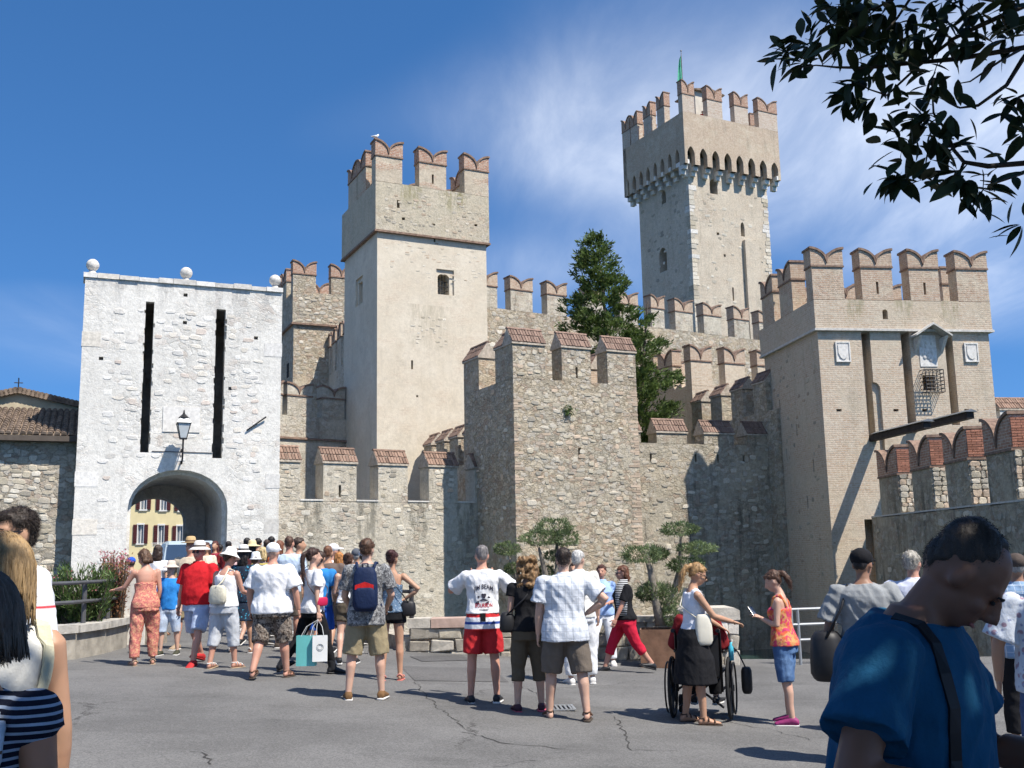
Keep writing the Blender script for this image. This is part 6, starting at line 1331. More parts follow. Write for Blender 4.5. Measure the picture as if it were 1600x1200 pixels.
    if hat:
        kind, mat = hat[:2]; mb = MB()
        if kind == 'cap':
            hball(mb, (0, -.015, 1.685), (.092, .106, .085), 18, 12); t = MB(); t.loft([[(w*math.cos(q), .06+d*max(0, math.sin(q)), 1.70-.02*abs(math.cos(q))+h) for q in [math.pi*k/8 for k in range(9)]] for w, d, h in ((.08, .02, .004), (.085, .12, -.012), (.083, .118, -.02), (.078, .02, -.006))]) if len(hat) < 3 else None; mb.add([HX(v) for v in t.v], t.f)
            mb.build('cap', mat, root, True)
        else:
            br = hat[2] if len(hat) > 2 else .17; dr = hat[3] if len(hat) > 3 else .02; prof = [(.02, 1.808), (.055, 1.804), (.074, 1.785), (.082, 1.74), (.088, 1.712), (br*.72, 1.708-dr*.4), (br*.92, 1.704-dr), (br*.92, 1.698-dr), (br*.72, 1.702-dr*.4), (.082, 1.704)]
            mb.loft([[HX((r*math.cos(2*math.pi*q/22), -.01+r*1.12*math.sin(2*math.pi*q/22)+0, z)) for q in range(22)] for r, z in reversed(prof)]); o = mb.build('hat', mat, root, True)
            if len(hat) > 4 and hat[4]:
                mb = MB(); mb.loft([[HX((r*math.cos(2*math.pi*q/22), -.01+r*1.12*math.sin(2*math.pi*q/22), z)) for q in range(22)] for r, z in ((.0905, 1.713), (.0865, 1.738))], False); mb.build('hat_band', hat[4], o, True)
    if face:
        mb = MB()
        for sd in (1, -1): hball(mb, (sd*.031, .083, 1.637), (.012, .006, .0055), 8, 6); t = MB(); t.tube([(sd*.014, .093, 1.655), (sd*.032, .092, 1.660), (sd*.05, .079, 1.654)], .003, 5); mb.add([HX(v) for v in t.v], t.f)
        mb.build('eyes', M['dark'], root, True); mb = MB(); t = MB(); t.tube([(-.023, .092, 1.569), (0, .1015, 1.568), (.023, .092, 1.569)], .005, 5); mb.add([HX(v) for v in t.v], t.f); mb.build('lips', M['lips'], root, True)
    if glasses:
        mb = MB()
        for sd in (1, -1): hball(mb, (sd*.033, .098, 1.637), (.027, .009, .019), 12, 8); t = MB(); t.tube([(sd*.058, .092, 1.642), (sd*.076, .05, 1.642), (sd*.08, -.02, 1.638)], .0035, 5); mb.add([HX(v) for v in t.v], t.f)
        t = MB(); t.tube([(-.01, .104, 1.641), (.01, .104, 1.641)], .003, 5); mb.add([HX(v) for v in t.v], t.f); mb.build('sunglasses', M['lens'], root, True)
    return parts
M['sole_w'] = plain('white_sole', (.62, .6, .57), .8); M['sole_d'] = plain('dark_sole', (.06, .045, .035), .85); M['sole_tan'] = plain('tan_sole', (.33, .24, .16), .85); M['lips'] = plain('lips', (.36, .12, .10), .5); M['lens'] = plain('dark_lens', (.015, .015, .018), .12, .05, spec=.6)
M['blackcloth'] = cloth('black_cloth', (.014, .014, .016)); M['leather'] = plain('brown_leather', (.10, .055, .035), .6, .25, 15); M['blackshoe'] = plain('black_shoe', (.018, .018, .02), .45, .2, 15)
TAN, PALE, RED_, DEEP = (.46, .265, .17), (.55, .35, .26), (.52, .28, .20), (.30, .165, .105)
BRN, DRK, BLK, BLD, GRY, WHT_, AUB = (.10, .052, .028), (.045, .026, .017), (.014, .011, .010), (.42, .29, .14), (.26, .25, .24), (.62, .6, .56), (.20, .075, .035)
STAND = ((3, 2, 6), (-2, 2, 6)); WALK = ((22, 4, 2, 8), (-14, 22, 2, -18)); WALK2 = ((-14, 22, 2, -18), (22, 4, 2, 8))
whitec = cloth('white_cotton', (.76, .76, .77)); khaki = cloth('khaki', (.30, .245, .15)); olivec = cloth('olive_twill', (.105, .085, .06)); taupe = cloth('taupe_twill', (.145, .12, .098))

# --- middle ground
jim = person('man in white printed tee and red swim shorts photographing the castle', 753, 12.4, 1.80, 3, .97, sk=RED_, legs=((1, 2, 5), (0, 2, 5)), arms=('camera', 'camera'), head=(3, 2),
      top=(whitec, .985, 1.475, .78, .018, {'flare': .016, 'loose': .03, 'wr': .010}), bottom=(cloth('swim_shorts', [(0, (.50, .03, .035)), (.845, (.74, .75, .78)), (.895, (.03, .07, .30)), (.925, (.74, .75, .78)), (.975, (.50, .03, .035))], 'bands'), 'shorts', .84, .02, {'flare': .03, 'waist': 1.05}),
      shoes=('shoe', M['blackshoe']), hair=('buzz', (.17, .155, .15)), vox=.013)
person('woman with curly brown hair in black top and olive capri trousers', 823, 11.9, 1.68, 4, 1.05, True, PALE, ((2, 3, 4), (-3, 2, 5)), (((.12, -.05, -1), (-.05, .25, -1)), ((.12, .05, -1), (-.1, .6, -.8))), head=(-4, 4),
      top=(M['blackcloth'], .90, 1.43, .32, .012, {'wr': .008, 'bust': 0}), bottom=(olivec, 'pants', 1.35, .012, {'flare': .016}), shoes=('shoe', plain('dark_pink_trainer', (.06, .02, .03), .6), plain('pink_sole', (.45, .08, .12), .7)), hair=('curly', (.20, .115, .05)), vox=.013)
person('man in pale checked short-sleeved shirt and taupe cargo shorts with hand on hip', 880, 11.4, 1.80, 2, 1.14, False, PALE, ((-6, 3, 9), (8, 6, 8)), ('hip', 'down'), head=(0, 3),
      top=(cloth('checked_shirt', (.60, .63, .68), 'plaid', (.33, .36, .40), 14), .80, 1.475, .72, .02, {'flare': .03, 'loose': .035, 'collar': 1, 'wr': .011}), bottom=(taupe, 'shorts', 1.02, .02, {'flare': .035}), shoes=('sandal', M['leather'], M['sole_d']), hair=('short', (.028, .017, .012)), vox=.013)
person('white-haired man in cream shirt and white trousers behind the checked shirt man', 903, 14.6, 1.80, 12, 1.05, False, PALE, STAND, ('down', 'front'), head=(-45, 0), top=(cloth('cream_shirt', (.70, .68, .62)), .86, 1.475, 1.2, .018, {'collar': 1}), bottom=(cloth('white_trousers', (.72, .72, .72)), 'pants', 1.9, .016), shoes=('shoe', M['sole_w']), hair=('short', (.55, .53, .5)), vox=.016)
person('short-haired woman in light blue blouse and white trousers facing the square', 939, 17.3, 1.60, 172, 1.05, True, RED_, ((38, 42, 8, 0), (8, 5, 6)), ('down', 'front'), head=(-6, 0), top=(cloth('blue_blouse', (.34, .48, .76)), .86, 1.45, 1.0, .016, {'collar': 1, 'bust': 1}), bottom=(cloth('white_jeans', (.72, .73, .75)), 'pants', 1.9, .012), shoes=('shoe', M['sole_w']), hair=('short', (.08, .03, .02)), vox=.015, face=True)
person('person in dark navy jeans and red sandals beside the blue blouse woman', 896, 17.6, 1.62, 165, 1.0, True, TAN, ((25, 25, 4), (5, 4, 4)), ('front', 'down'), top=(cloth('navy_top', (.05, .06, .10)), .88, 1.45, .5, .012), bottom=(cloth('navy_jeans', (.022, .032, .07)), 'pants', 1.85, .010), shoes=('flip', plain('red_sandal', (.5, .03, .03), .6), plain('red_sole', (.4, .03, .03), .7)), hair=('bob', BRN), vox=.018)
person('woman in black and striped top and red capri trousers striding left', 972, 16.3, 1.66, 96, 1.12, True, RED_, ((26, 6, 2, 14), (-22, 16, 2, -16)), (((.25, -.35, -1), (.05, .1, -1)), ((.12, .35, -1), (0, .4, -.8))), head=(0, 4),
      top=(cloth('striped_top', (.014, .014, .016)), .89, 1.44, .75, .014), bottom=(cloth('red_capri', (.50, .018, .045)), 'pants', 1.45, .012, {'flare': .012}), shoes=('shoe', M['blackshoe'], M['blackshoe']), hair=('bob', (.13, .05, .025)), glasses=True, vox=.014)
wt_ = person('woman with blond ponytail in white sleeveless top and black skirt-shorts', 1078, 11.4, 1.68, -82, .98, True, TAN, ((3, 2, 3), (-5, 4, 3)), (((.15, .55, -.8), (-.15, .85, -.25)), ((.12, .5, -.8), (-.1, .8, -.5))), lean=3, head=(0, 22),
      top=(cloth('white_tank', (.72, .74, .80)), .92, 1.42, 0, .008, {'wr': .006}), bottom=(M['blackcloth'], 'skirt', .98, .034, {'name': 'skirt'}), shoes=('sandal', M['leather'], M['sole_d']), hair=('pony', (.34, .20, .085), 1.36), glasses=True, vox=.012)
gl_ = person('girl in orange and pink tie-dye top and denim shorts looking at a phone', 1216, 11.45, 1.62, 62, .93, True, PALE, ((2, 2, 3), (-4, 3, 3)), (((.12, -.05, -1), (.02, .15, -1)), ((.12, .05, -1), (-.35, .8, .35))), lean=2, head=(8, 26),
      top=(cloth('tie_dye', (.66, .13, .06), 'camo', (.62, .30, .12), .8, (.58, .06, .14)), .88, 1.30, 0, .012, {'straps': .018, 'flare': .03, 'name': 'top'}), bottom=(cloth('denim', (.065, .13, .27), 'denim', (.13, .22, .38)), 'shorts', .98, .014, {'flare': .02}), shoes=('shoe', plain('magenta_trainer', (.26, .03, .13), .6)), hair=('pony', (.085, .042, .025), 1.44), vox=.012)
bp = person('man in grey patterned tee and khaki shorts wearing a blue backpack', 573, 12.3, 1.82, 4, 1.0, False, PALE, ((2, 3, 7), (-3, 3, 9)), (((.3, .15, -1), (-.25, .75, -.55)), ((.2, .2, -1), (-.2, .8, -.5))), head=(-10, 2),
      top=(cloth('grey_print', (.20, .20, .20), 'camo', (.09, .09, .095), 1.6, (.32, .32, .32)), .80, 1.475, .72, .018, {'flare': .02, 'loose': .03}), bottom=(khaki, 'shorts', .98, .018, {'flare': .03}), shoes=('shoe', plain('brown_canvas', (.16, .085, .035), .85)), hair=('short', (.09, .045, .025)), vox=.013)
bb = person('bare-shouldered woman with dark bun and black shorts beside the backpack man', 612, 14.2, 1.70, 8, .93, True, TAN, ((0, 2, 2), (-4, 3, 3)), ('hip', ('down')), head=(-22, 3), top=(cloth('blue_print_top', (.10, .16, .24), 'floral', (.4, .45, .5), 2.2), .90, 1.28, 0, .008, {'straps': .006, 'name': 'top'}), bottom=(M['blackcloth'], 'shorts', .34, .012, {'waist': 1.0}), shoes=('flip', plain('coral_sandal', (.55, .2, .16), .6), plain('coral_sole', (.5, .16, .13), .7)), hair=('bun', (.055, .02, .018)), vox=.013)
wm = person('heavy man in white tee, white cap and patterned shorts walking to the gate', 427, 14.0, 1.76, -6, 1.30, False, RED_, ((12, 4, 6, 0), (-12, 18, 5, -12)), (((.32, .05, -1), (.1, .3, -1)), ((.3, .0, -1), (.05, .3, -1))), top=(whitec, .84, 1.475, .80, .022, {'flare': .02, 'loose': .045, 'wr': .011}), belly=.04,
      bottom=(cloth('camo_shorts', (.16, .125, .10), 'camo', (.30, .255, .21), 1.5, (.045, .035, .03)), 'shorts', 1.04, .02, {'flare': .03}), shoes=('sandal', M['leather'], M['sole_d']), hair=('buzz', (.3, .2, .16)), hat=('cap', cloth('white_cap', (.72, .72, .72))), vox=.014)
pt_ = person('woman with long dark ponytail in white tee, black trousers and ankle boots', 490, 14.6, 1.74, -52, .95, True, PALE, ((20, 4, 2, 6), (-22, 18, 2, -20)), (((.1, -.1, -1), (.05, .1, -1)), ((.15, .05, -1), (.0, .5, -.9))), head=(-8, 2), top=(whitec, .86, 1.45, .62, .014, {'flare': .01, 'loose': .02}), bottom=(M['blackcloth'], 'pants', 1.85, .006, {'flare': .006}), shoes=('boot', M['blackshoe'], M['blackshoe']), hair=('pony', (.045, .022, .016), 1.22), vox=.013)
rd = person('smiling man in red polo, white hat and light denim shorts walking out of the gate', 311, 15.6, 1.80, 166, 1.12, False, RED_, ((-16, 20, 3, -14), (24, 5, 4, 12)), (('down'), ('down')), head=(0, 0), top=(cloth('red_polo', (.52, .018, .024)), .89, 1.475, .75, .018, {'collar': 1, 'loose': .03}), belly=.03, bottom=(cloth('light_denim', (.32, .40, .55), 'denim', (.44, .52, .66)), 'shorts', .95, .016, {'flare': .025, 'belt': M['leather']}),
      shoes=('shoe', plain('red_shoe', (.42, .025, .025), .7), plain('red_sole2', (.3, .02, .02), .7)), hair=('buzz', GRY), hat=('brim', cloth('white_hat', (.74, .71, .64)), .165, .03, cloth('hat_band', (.10, .08, .07))), glasses=True, face=True, vox=.014)
wh = person('woman in white sun hat, white tank top and pale grey capri trousers', 353, 15.1, 1.66, -22, 1.1, True, RED_, ((8, 3, 4), (-8, 6, 3, -6)), (((.15, .35, -.95), (-.2, .9, -.2)), 'down'), lean=5, head=(-18, 12), top=(whitec, .90, 1.36, 0, .012, {'straps': .022}), bottom=(cloth('pale_capri', (.50, .52, .55)), 'pants', 1.40, .018, {'flare': .02}), shoes=('sandal', M['sole_w'], M['sole_tan']), hair=('short', BRN), hat=('brim', cloth('sun_hat', (.72, .70, .65)), .165, .05), vox=.014)
person('woman in blue and black floral dress behind the white sun hat', 381, 17.4, 1.70, -12, 1.05, True, TAN, STAND, (((.1, .1, -1), (-.3, .8, -.4)), 'down'), top=(cloth('floral_dress', (.02, .03, .05), 'floral', (.05, .28, .42), 1.4, (.02, .12, .2)), .60, 1.44, 1.05, .016, {'name': 'dress', 'flare': .03}) if False else (cloth('floral_dress', (.02, .03, .05), 'floral', (.05, .28, .42), 1.4, (.02, .12, .2)), .84, 1.44, 1.05, .016, {'name': 'dress'}), bottom=(bpy.data.materials['floral_dress'], 'skirt', .75, .018, {'name': 'dress_skirt'}), shoes=('flip', M['sole_w'], M['sole_w']), hair=('half', BLK), hat=('brim', cloth('white_hat_black_band', (.72, .70, .66)), .15, .02, M['blackcloth']), vox=.016)
js = person('woman in salmon patterned jumpsuit with bare back leaning on the rail', 230, 15.5, 1.68, 30, 1.0, True, RED_, ((6, 6, 5), (-4, 4, 5)), (((.15, -.05, -1), (-.15, .25, -1)), ((.45, .35, -.85), (.35, .9, -.1))), lean=6, head=(30, 24), top=(cloth('jumpsuit', (.56, .20, .15), 'camo', (.42, .13, .12), 1.9, (.62, .34, .20)), .85, 1.22, 0, .014, {'straps': .006, 'name': 'jumpsuit_top', 'bust': 0}), bottom=(bpy.data.materials['jumpsuit'], 'pants', 1.9, .022, {'flare': .012, 'name': 'jumpsuit_legs', 'wr': .012}), shoes=('flip', M['sole_tan'], M['sole_tan']), hair=('bob', BRN), vox=.014)
person('child in bright blue tee, sun hat and bleached denim shorts', 268, 17.0, 1.45, 176, .9, False, PALE, ((4, 3, 5), (-4, 3, 5)), ('down', 'down'), top=(cloth('blue_tee', (.035, .24, .62)), .86, 1.46, .75, .016, {'loose': .03}), bottom=(cloth('bleached_denim', (.42, .50, .62), 'denim', (.62, .66, .72)), 'shorts', 1.1, .016, {'flare': .02}), shoes=('shoe', plain('black_yellow', (.05, .05, .03), .7)), hair=('half', BLD), hat=('brim', cloth('beige_hat', (.60, .50, .42)), .165, .03), face=True, vox=.015)
person('dark-haired woman in white tee walking through the gate behind the jumpsuit', 247, 20.5, 1.80, 4, .95, True, TAN, WALK, ('swing_b', 'swing_f'), top=(whitec, .88, 1.45, .6, .014), bottom=(cloth('grey_shorts', (.2, .2, .22)), 'shorts', .6, .014), shoes=('flip', M['sole_d'], M['sole_d']), hair=('half', DRK), vox=.02)
person('bare-chested child in a blue cap near the white pillar', 206, 20.0, 1.52, 20, .9, False, TAN, STAND, ('down', 'front'), head=(20, 8), bottom=(cloth('blue_trunks', (.05, .12, .45)), 'shorts', .8, .014), shoes=('flip', M['sole_d'], M['sole_d']), hair=('short', DRK), hat=('cap', cloth('blue_cap', (.03, .10, .50))), vox=.02)
person('man in straw hat half hidden behind the red polo', 297, 18.0, 1.84, 178, 1.0, False, RED_, STAND, ('down', 'down'), top=(cloth('tan_shirt', (.5, .42, .32)), .86, 1.47, .7, .016), bottom=(khaki, 'shorts', .95, .016), shoes=('shoe', M['sole_tan']), hair=('buzz', GRY), hat=('brim', cloth('straw_hat', (.50, .35, .18)), .17, .0, M['leather']), face=True, vox=.02)
bs = person('man in brown tee and black shorts walking away towards the bridge', 513, 17.2, 1.80, -4, 1.08, False, TAN, WALK2, ('down', 'down'), top=(cloth('brown_tee', (.135, .10, .085)), .86, 1.475, .72, .016, {'loose': .025}), bottom=(M['blackcloth'], 'shorts', 1.0, .018, {'flare': .03}), shoes=('shoe', M['blackshoe']), hair=('buzz', (.16, .07, .035)), vox=.015)
cm = person('woman in white camisole and olive shorts with dark hair pinned up', 544, 16.0, 1.64, 8, .98, True, PALE, ((6, 4, 3), (-10, 14, 3, -14)), ('down', 'front'), head=(-6, 4), top=(whitec, .96, 1.26, 0, .008, {'straps': .006, 'name': 'camisole'}), bottom=(olivec, 'shorts', .55, .016, {'flare': .02, 'belt': cloth('white_belt', (.6, .56, .5))}), shoes=('shoe', M['blackshoe']), hair=('bun', (.075, .035, .022)), vox=.014)
person('tall man in pale blue tee with a shoulder strap in the queue', 452, 18.3, 1.90, -4, 1.0, False, RED_, STAND, ('down', 'down'), top=(cloth('pale_blue_tee', (.50, .60, .72)), .86, 1.475, .7, .016), bottom=(taupe, 'shorts', .95, .016), shoes=('shoe', M['sole_d']), hair=('buzz', (.08, .04, .025)), vox=.017)
person('dark-haired man looking right in the queue beside the pale blue tee', 468, 19.2, 1.88, -75, 1.0, False, TAN, STAND, ('down', 'down'), top=(cloth('grey_tee2', (.28, .29, .3)), .86, 1.475, .7, .016), bottom=(taupe, 'shorts', .95, .016), shoes=('shoe', M['sole_d']), hair=('short', (.05, .03, .02)), vox=.02)
person('person in bright blue tee and blue shorts hidden behind the ponytail woman', 501, 16.2, 1.66, -8, 1.0, False, TAN, STAND, ('down', 'down'), top=(cloth('azure_tee', (.035, .22, .55)), .86, 1.475, .7, .016), bottom=(cloth('blue_shorts', (.02, .09, .42)), 'shorts', .95, .016), shoes=('shoe', M['blackshoe']), hair=('short', DRK), vox=.018)
# --- queue on the bridge, mostly heads
queue = [
 ('man in teal tee with dark hair near the gate wall', 386, 24, 1.93, 0, False, DEEP, (.03, .35, .48), ('buzz', BLK), None),
 ('person in straw hat and dark brown top in the queue', 394, 21.2, 1.78, -5, True, TAN, (.10, .03, .03), ('half', BLK), ('brim', (.62, .50, .30), .20, .02)),
 ('blond woman in yellow and grey striped top in the queue', 411, 20.2, 1.74, -3, True, PALE, 'stripe', ('bob', (.5, .37, .18)), None),
 ('auburn-haired woman in orange top in the queue', 437, 20.8, 1.82, -8, True, PALE, (.5, .12, .04), ('half', (.16, .06, .03)), None),
 ('woman in white bucket hat and white top in the queue', 400, 18.8, 1.62, -14, True, PALE, (.7, .7, .72), ('short', BRN), ('brim', (.74, .75, .76), .125, .04)),
 ('dark head with black top between straw hat and striped blonde', 403, 25, 1.86, 6, False, TAN, (.03, .03, .035), ('short', BLK), None),
 ('man with dark cropped hair further along the bridge', 417, 25.5, 1.88, -6, False, TAN, (.2, .2, .22), ('buzz', DRK), None),
 ('woman with long dark red hair in the gate passage', 335, 27, 1.80, 170, True, TAN, (.25, .03, .05), ('long', (.09, .025, .02)), None),
 ('woman in white tank top in the shade of the gate', 343, 28.5, 1.76, 15, True, TAN, (.68, .68, .68), ('short', BLK), None),
 ('man in dark red tee just outside the gate arch', 357, 26, 1.80, 0, False, DEEP, (.28, .03, .03), ('buzz', BLK), None),
 ('person in pale pink top behind the white hats', 369, 22.5, 1.70, 10, True, PALE, (.62, .42, .42), ('bob', BRN), None),
 ('orange-haired woman in pale top beside the brown tee man', 530, 18.2, 1.64, 0, True, PALE, (.62, .6, .56), ('half', (.40, .17, .05)), None),
 ('person in grey cap and light blue top on the bridge', 557, 18.9, 1.74, 0, False, TAN, (.3, .45, .62), ('buzz', GRY), ('cap', (.10, .11, .13))),
 ('person in white cap and pale blue top by the black railing', 570, 17.6, 1.70, -30, False, TAN, (.45, .62, .80), ('short', DRK), ('cap', (.74, .74, .76))),
 ('person in a white cap looking right beside the brown tee', 522, 19.0, 1.82, -60, False, RED_, (.66, .66, .66), ('buzz', GRY), ('cap', (.70, .68, .66))),
 ('woman in cream vest with wavy dark hair near the van', 322, 24.5, 1.78, 185, True, TAN, (.6, .55, .42), ('half', (.07, .03, .02)), None),
 ('tall dark-haired man at the front of the queue by the wall', 424, 27, 1.95, -3, False, TAN, (.35, .4, .5), ('short', BLK), None)]
for i, (lab, u, Y, H, yw, fm, sk_, tc_, hr, ht) in enumerate(queue):
    tm = cloth('queue_top', (.45, .36, .10), 'stripes', (.16, .14, .12), 22) if tc_ == 'stripe' else cloth('queue_top', tc_)
    hh = None
    if ht: hh = (ht[0], cloth('queue_hat', ht[1])) + tuple(ht[2:])
    person(lab, u, Y, H, yw, 1.0, fm, sk_, STAND if i % 2 else WALK, ('down', 'down'), top=(tm, .86, 1.45 if fm else 1.475, .6, .016), bottom=((taupe, olivec, khaki, cloth('navy_shorts', (.04, .05, .10)))[i % 4], 'shorts', .9, .016), shoes=('shoe', (M['blackshoe'], M['sole_w'])[i % 2]), hair=hr, hat=hh, vox=.022, group='queue on the bridge')

# --- right edge and foreground
gm = person('man in grey shirt and black cap seen from behind', 1345, 9.2, 1.82, -14, 1.08, False, DEEP, STAND, (((.3, .05, -1), (.05, .25, -1)), ((.32, 0, -1), (.1, .15, -1))), head=(-25, 4), top=(cloth('grey_shirt', (.27, .28, .285)), .80, 1.475, .85, .022, {'loose': .04, 'wr': .012}), bottom=(cloth('dark_trousers', (.05, .05, .055)), 'pants', 1.9, .016), shoes=('shoe', M['blackshoe']), hair=('buzz', BLK), hat=('cap', M['blackcloth']), glasses=True, vox=.012)
person('grey-haired man in pale lilac shirt behind the large man in blue', 1424, 10.6, 1.82, -22, 1.08, False, RED_, STAND, ('down', 'down'), head=(-15, 0), top=(cloth('lilac_shirt', (.58, .60, .70)), .86, 1.475, .8, .02, {'collar': 1}), bottom=(taupe, 'pants', 1.9, .016), shoes=('shoe', M['blackshoe']), hair=('short', (.36, .33, .28)), vox=.014)
fs_m = person('man in white floral shirt and jeans at the right edge', 1626, 7.4, 1.80, -12, 1.12, False, TAN, STAND, (((.25, 0, -1), (.1, .25, -1)), ((.42, .05, -1), (.0, .25, -1))), head=(-30, 0), top=(cloth('floral_shirt', (.58, .62, .68), 'floral', (.36, .25, .30), .8, (.30, .34, .48)), .82, 1.475, .85, .024, {'loose': .045, 'flare': .02}), bottom=(cloth('blue_jeans', (.05, .08, .17), 'denim', (.09, .13, .24)), 'pants', 1.9, .016), shoes=('shoe', M['blackshoe']), hair=('short', BRN), vox=.013)
person('man with dark cap and blue checked shirt beyond the floral shirt', 1586, 10.2, 1.78, -10, 1.0, False, DEEP, STAND, ('down', 'down'), top=(cloth('blue_check', (.22, .33, .48), 'plaid', (.6, .65, .7), 16), .80, 1.475, .75, .02, {'collar': 1}), bottom=(M['blackcloth'], 'pants', 1.9, .016), shoes=('shoe', M['blackshoe']), hair=('buzz', GRY), hat=('cap', cloth('brown_cap', (.09, .07, .06))), vox=.015)
M['blue_tee'] = cloth('shaded_blue_tee', (.013, .088, .175))  # blue darkened in the base colour to deepen the shade on the large man
big_m = person('large man in blue tee in the shade looking down at his hands', 0, 0, 1.87, -126, 1.10, False, (.22, .11, .07), ((4, 4, 6), (-2, 3, 6)), (((.62, -.10, -.80), (-.52, .85, -.10)), ((.40, .28, -1), (-.42, .9, .02))), lean=12, head=(16, 42), pos=(.92, 2.72), top=(M['blue_tee'], .86, 1.475, .66, .02, {'loose': .022, 'flare': .012, 'wr': .009}), belly=.05, bottom=(cloth('dark_shorts', (.03, .03, .035)), 'shorts', 1.0, .018), shoes=('shoe', M['blackshoe']), hair=('buzz', (.035, .026, .02)), face=True, vox=.0085, group='people close to the camera')  # skin colour darkened too, so that his shade reads deeper
mp = person('man in white polo with red and blue stripes looking left', 0, 0, 1.83, 138, 1.0, False, TAN, STAND, ('down', 'down'), head=(8, 4), pos=(-2.50, 5.2), top=(cloth('striped_polo', [(0, (.76, .77, .79)), (1.175, (.05, .14, .5)), (1.195, (.76, .77, .79)), (1.345, (.55, .05, .06)), (1.358, (.76, .77, .79))], 'bands'), .86, 1.475, .85, .02, {'collar': 1, 'loose': .04}), bottom=(khaki, 'shorts', 1.0, .018), shoes=('shoe', M['sole_w']), hair=('short', (.03, .02, .015)), glasses=True, face=True, vox=.0105, group='people close to the camera')
person('blond woman in white top with cream shoulder strap', 0, 0, 1.68, 40, 1.05, True, TAN, STAND, ('down', 'down'), head=(18, 6), pos=(-1.66, 3.35), top=(cloth('ivory_top', (.72, .70, .64)), .88, 1.445, 0, .012), bottom=(cloth('beige_skirt', (.5, .44, .36)), 'skirt', .9, .016), shoes=('flip', M['sole_tan'], M['sole_tan']), hair=('bob', (.29, .19, .09)), vox=.0095, group='people close to the camera')
nw = person('woman in navy striped top in the shade at the left edge', 0, 0, 1.59, 160, 1.20, True, (.50, .23, .13), STAND, (((.18, .1, -1), (-.6, .75, .05)), ((.22, .02, -1), (-.5, .75, .05))), head=(-68, 10), pos=(-1.275, 2.48), top=(cloth('navy_stripe', (.012, .014, .028), 'stripes', (.36, .42, .52), 56), .86, 1.455, .12, .016, {'wr': .008}), bottom=(M['blackcloth'], 'pants', 1.9, .016), shoes=('shoe', M['blackshoe']), hair=('crop', (.12, .09, .07)), vox=.0085, group='people close to the camera')
# --- visitors up on the walls
for lab, u, v, Y, yw, c in (('tiny visitor in red top on the keep battlements', 1093, 171, (G, G.front(1095, 170, 0)[0], -.2, zsG-.9), 200, (.5, .04, .03)), ('tiny visitor in white top in the last keep crenel', 1188, 186, (G, G.front(1178, 186, 0)[0], -.2, zsG-.9), 200, (.7, .7, .7)), ('tiny visitor in orange top in the keep side crenel', 1016, 200, (G, -.2, G.side(1017, 200, 0)[0], zsG-.9), 120, (.55, .15, .05)),
                           ('visitor in pink top between merlons of the high curtain', 1130, 521, (Fw, Fw.front(1131, 521)[0], .95, zsF-.95), 200, (.6, .3, .25)), ('visitor in red top beside the brick tower on the high curtain', 1171, 524, (Fw, Fw.front(1172, 524)[0], .95, zsF-.95), 200, (.5, .1, .07))):
    fr_, lx, ly, zf_ = Y; p = fr_.w(lx, ly, zf_); person(lab, 0, 0, 1.72, yw, 1.0, True, TAN, STAND, ('front', 'front'), pos=(p.x, p.y), zoff=zf_-gz(p.x, p.y), top=(cloth('visitor_top', c), .86, 1.45, .6, .016), bottom=(taupe, 'shorts', .9, .016), hair=('short', DRK), shoes=('shoe', M['blackshoe']), vox=.035, group='visitors on the battlements')
# ================================================================== things people carry
def bone(p): return p['root'].matrix_basis.copy() if False else Matrix.Translation(p['root'].location) @ Matrix.Rotation(p['root'].rotation_euler.z, 4, 'Z')
def rbox(mb, c, h, e=3.0, n=20, taper=1.0):
    rings = []
    for t in (-1, -.92, -.7, 0, .7, .92, 1):
        k = (1-abs(t)**6*.35)*(1+(taper-1)*(t+1)/2); rings.append([(c[0]+h[0]*k*math.copysign(abs(math.cos(q))**(2/e), math.cos(q)), c[1]+h[1]*k*math.copysign(abs(math.sin(q))**(2/e), math.sin(q)), c[2]+h[2]*t) for q in [2*math.pi*i/n for i in range(n)]])
    mb.loft(rings)
def item(p, name, label, cat): r = thing(name, label, cat); r.matrix_basis = bone(p); return r
# backpack
r = item(bp, 'backpack', 'dark blue backpack with red patch on the man in grey print', 'backpack'); s = bp['s']; z0 = 1.19*s+.01
M['navy'] = cloth('navy_nylon', (.012, .022, .06), rough=.6); mb = MB(); rbox(mb, (0, -.225, z0), (.155, .085, .25), 3.2, 22, .86); rbox(mb, (0, -.315, z0-.10), (.12, .03, .12), 3.2); mb.build('body', M['navy'], r, True)
mb = MB(); mb.prism([(-.11, z0+.0), (.10, z0+.0), (.10, z0+.05), (0, z0+.085), (-.11, z0+.05)], -.325, -.30); mb.build('patch', cloth('red_nylon', (.5, .02, .02)), r)
mb = MB(); mb.tube([(-.03, -.21, z0+.24), (-.03, -.23, z0+.29), (.03, -.23, z0+.29), (.03, -.21, z0+.24)], .010, 6); mb.build('loop', M['navy'], r)
for sd in (1, -1): mb = MB(); mb.tube([(sd*.09, -.19, z0+.22), (sd*.11, -.10, z0+.30), (sd*.12, .03, z0+.295), (sd*.125, .13, z0+.18), (sd*.15, .10, z0-.05), (sd*.17, -.1, z0-.2)], .018, 8); mb.build('strap', M['navy'], r, True)
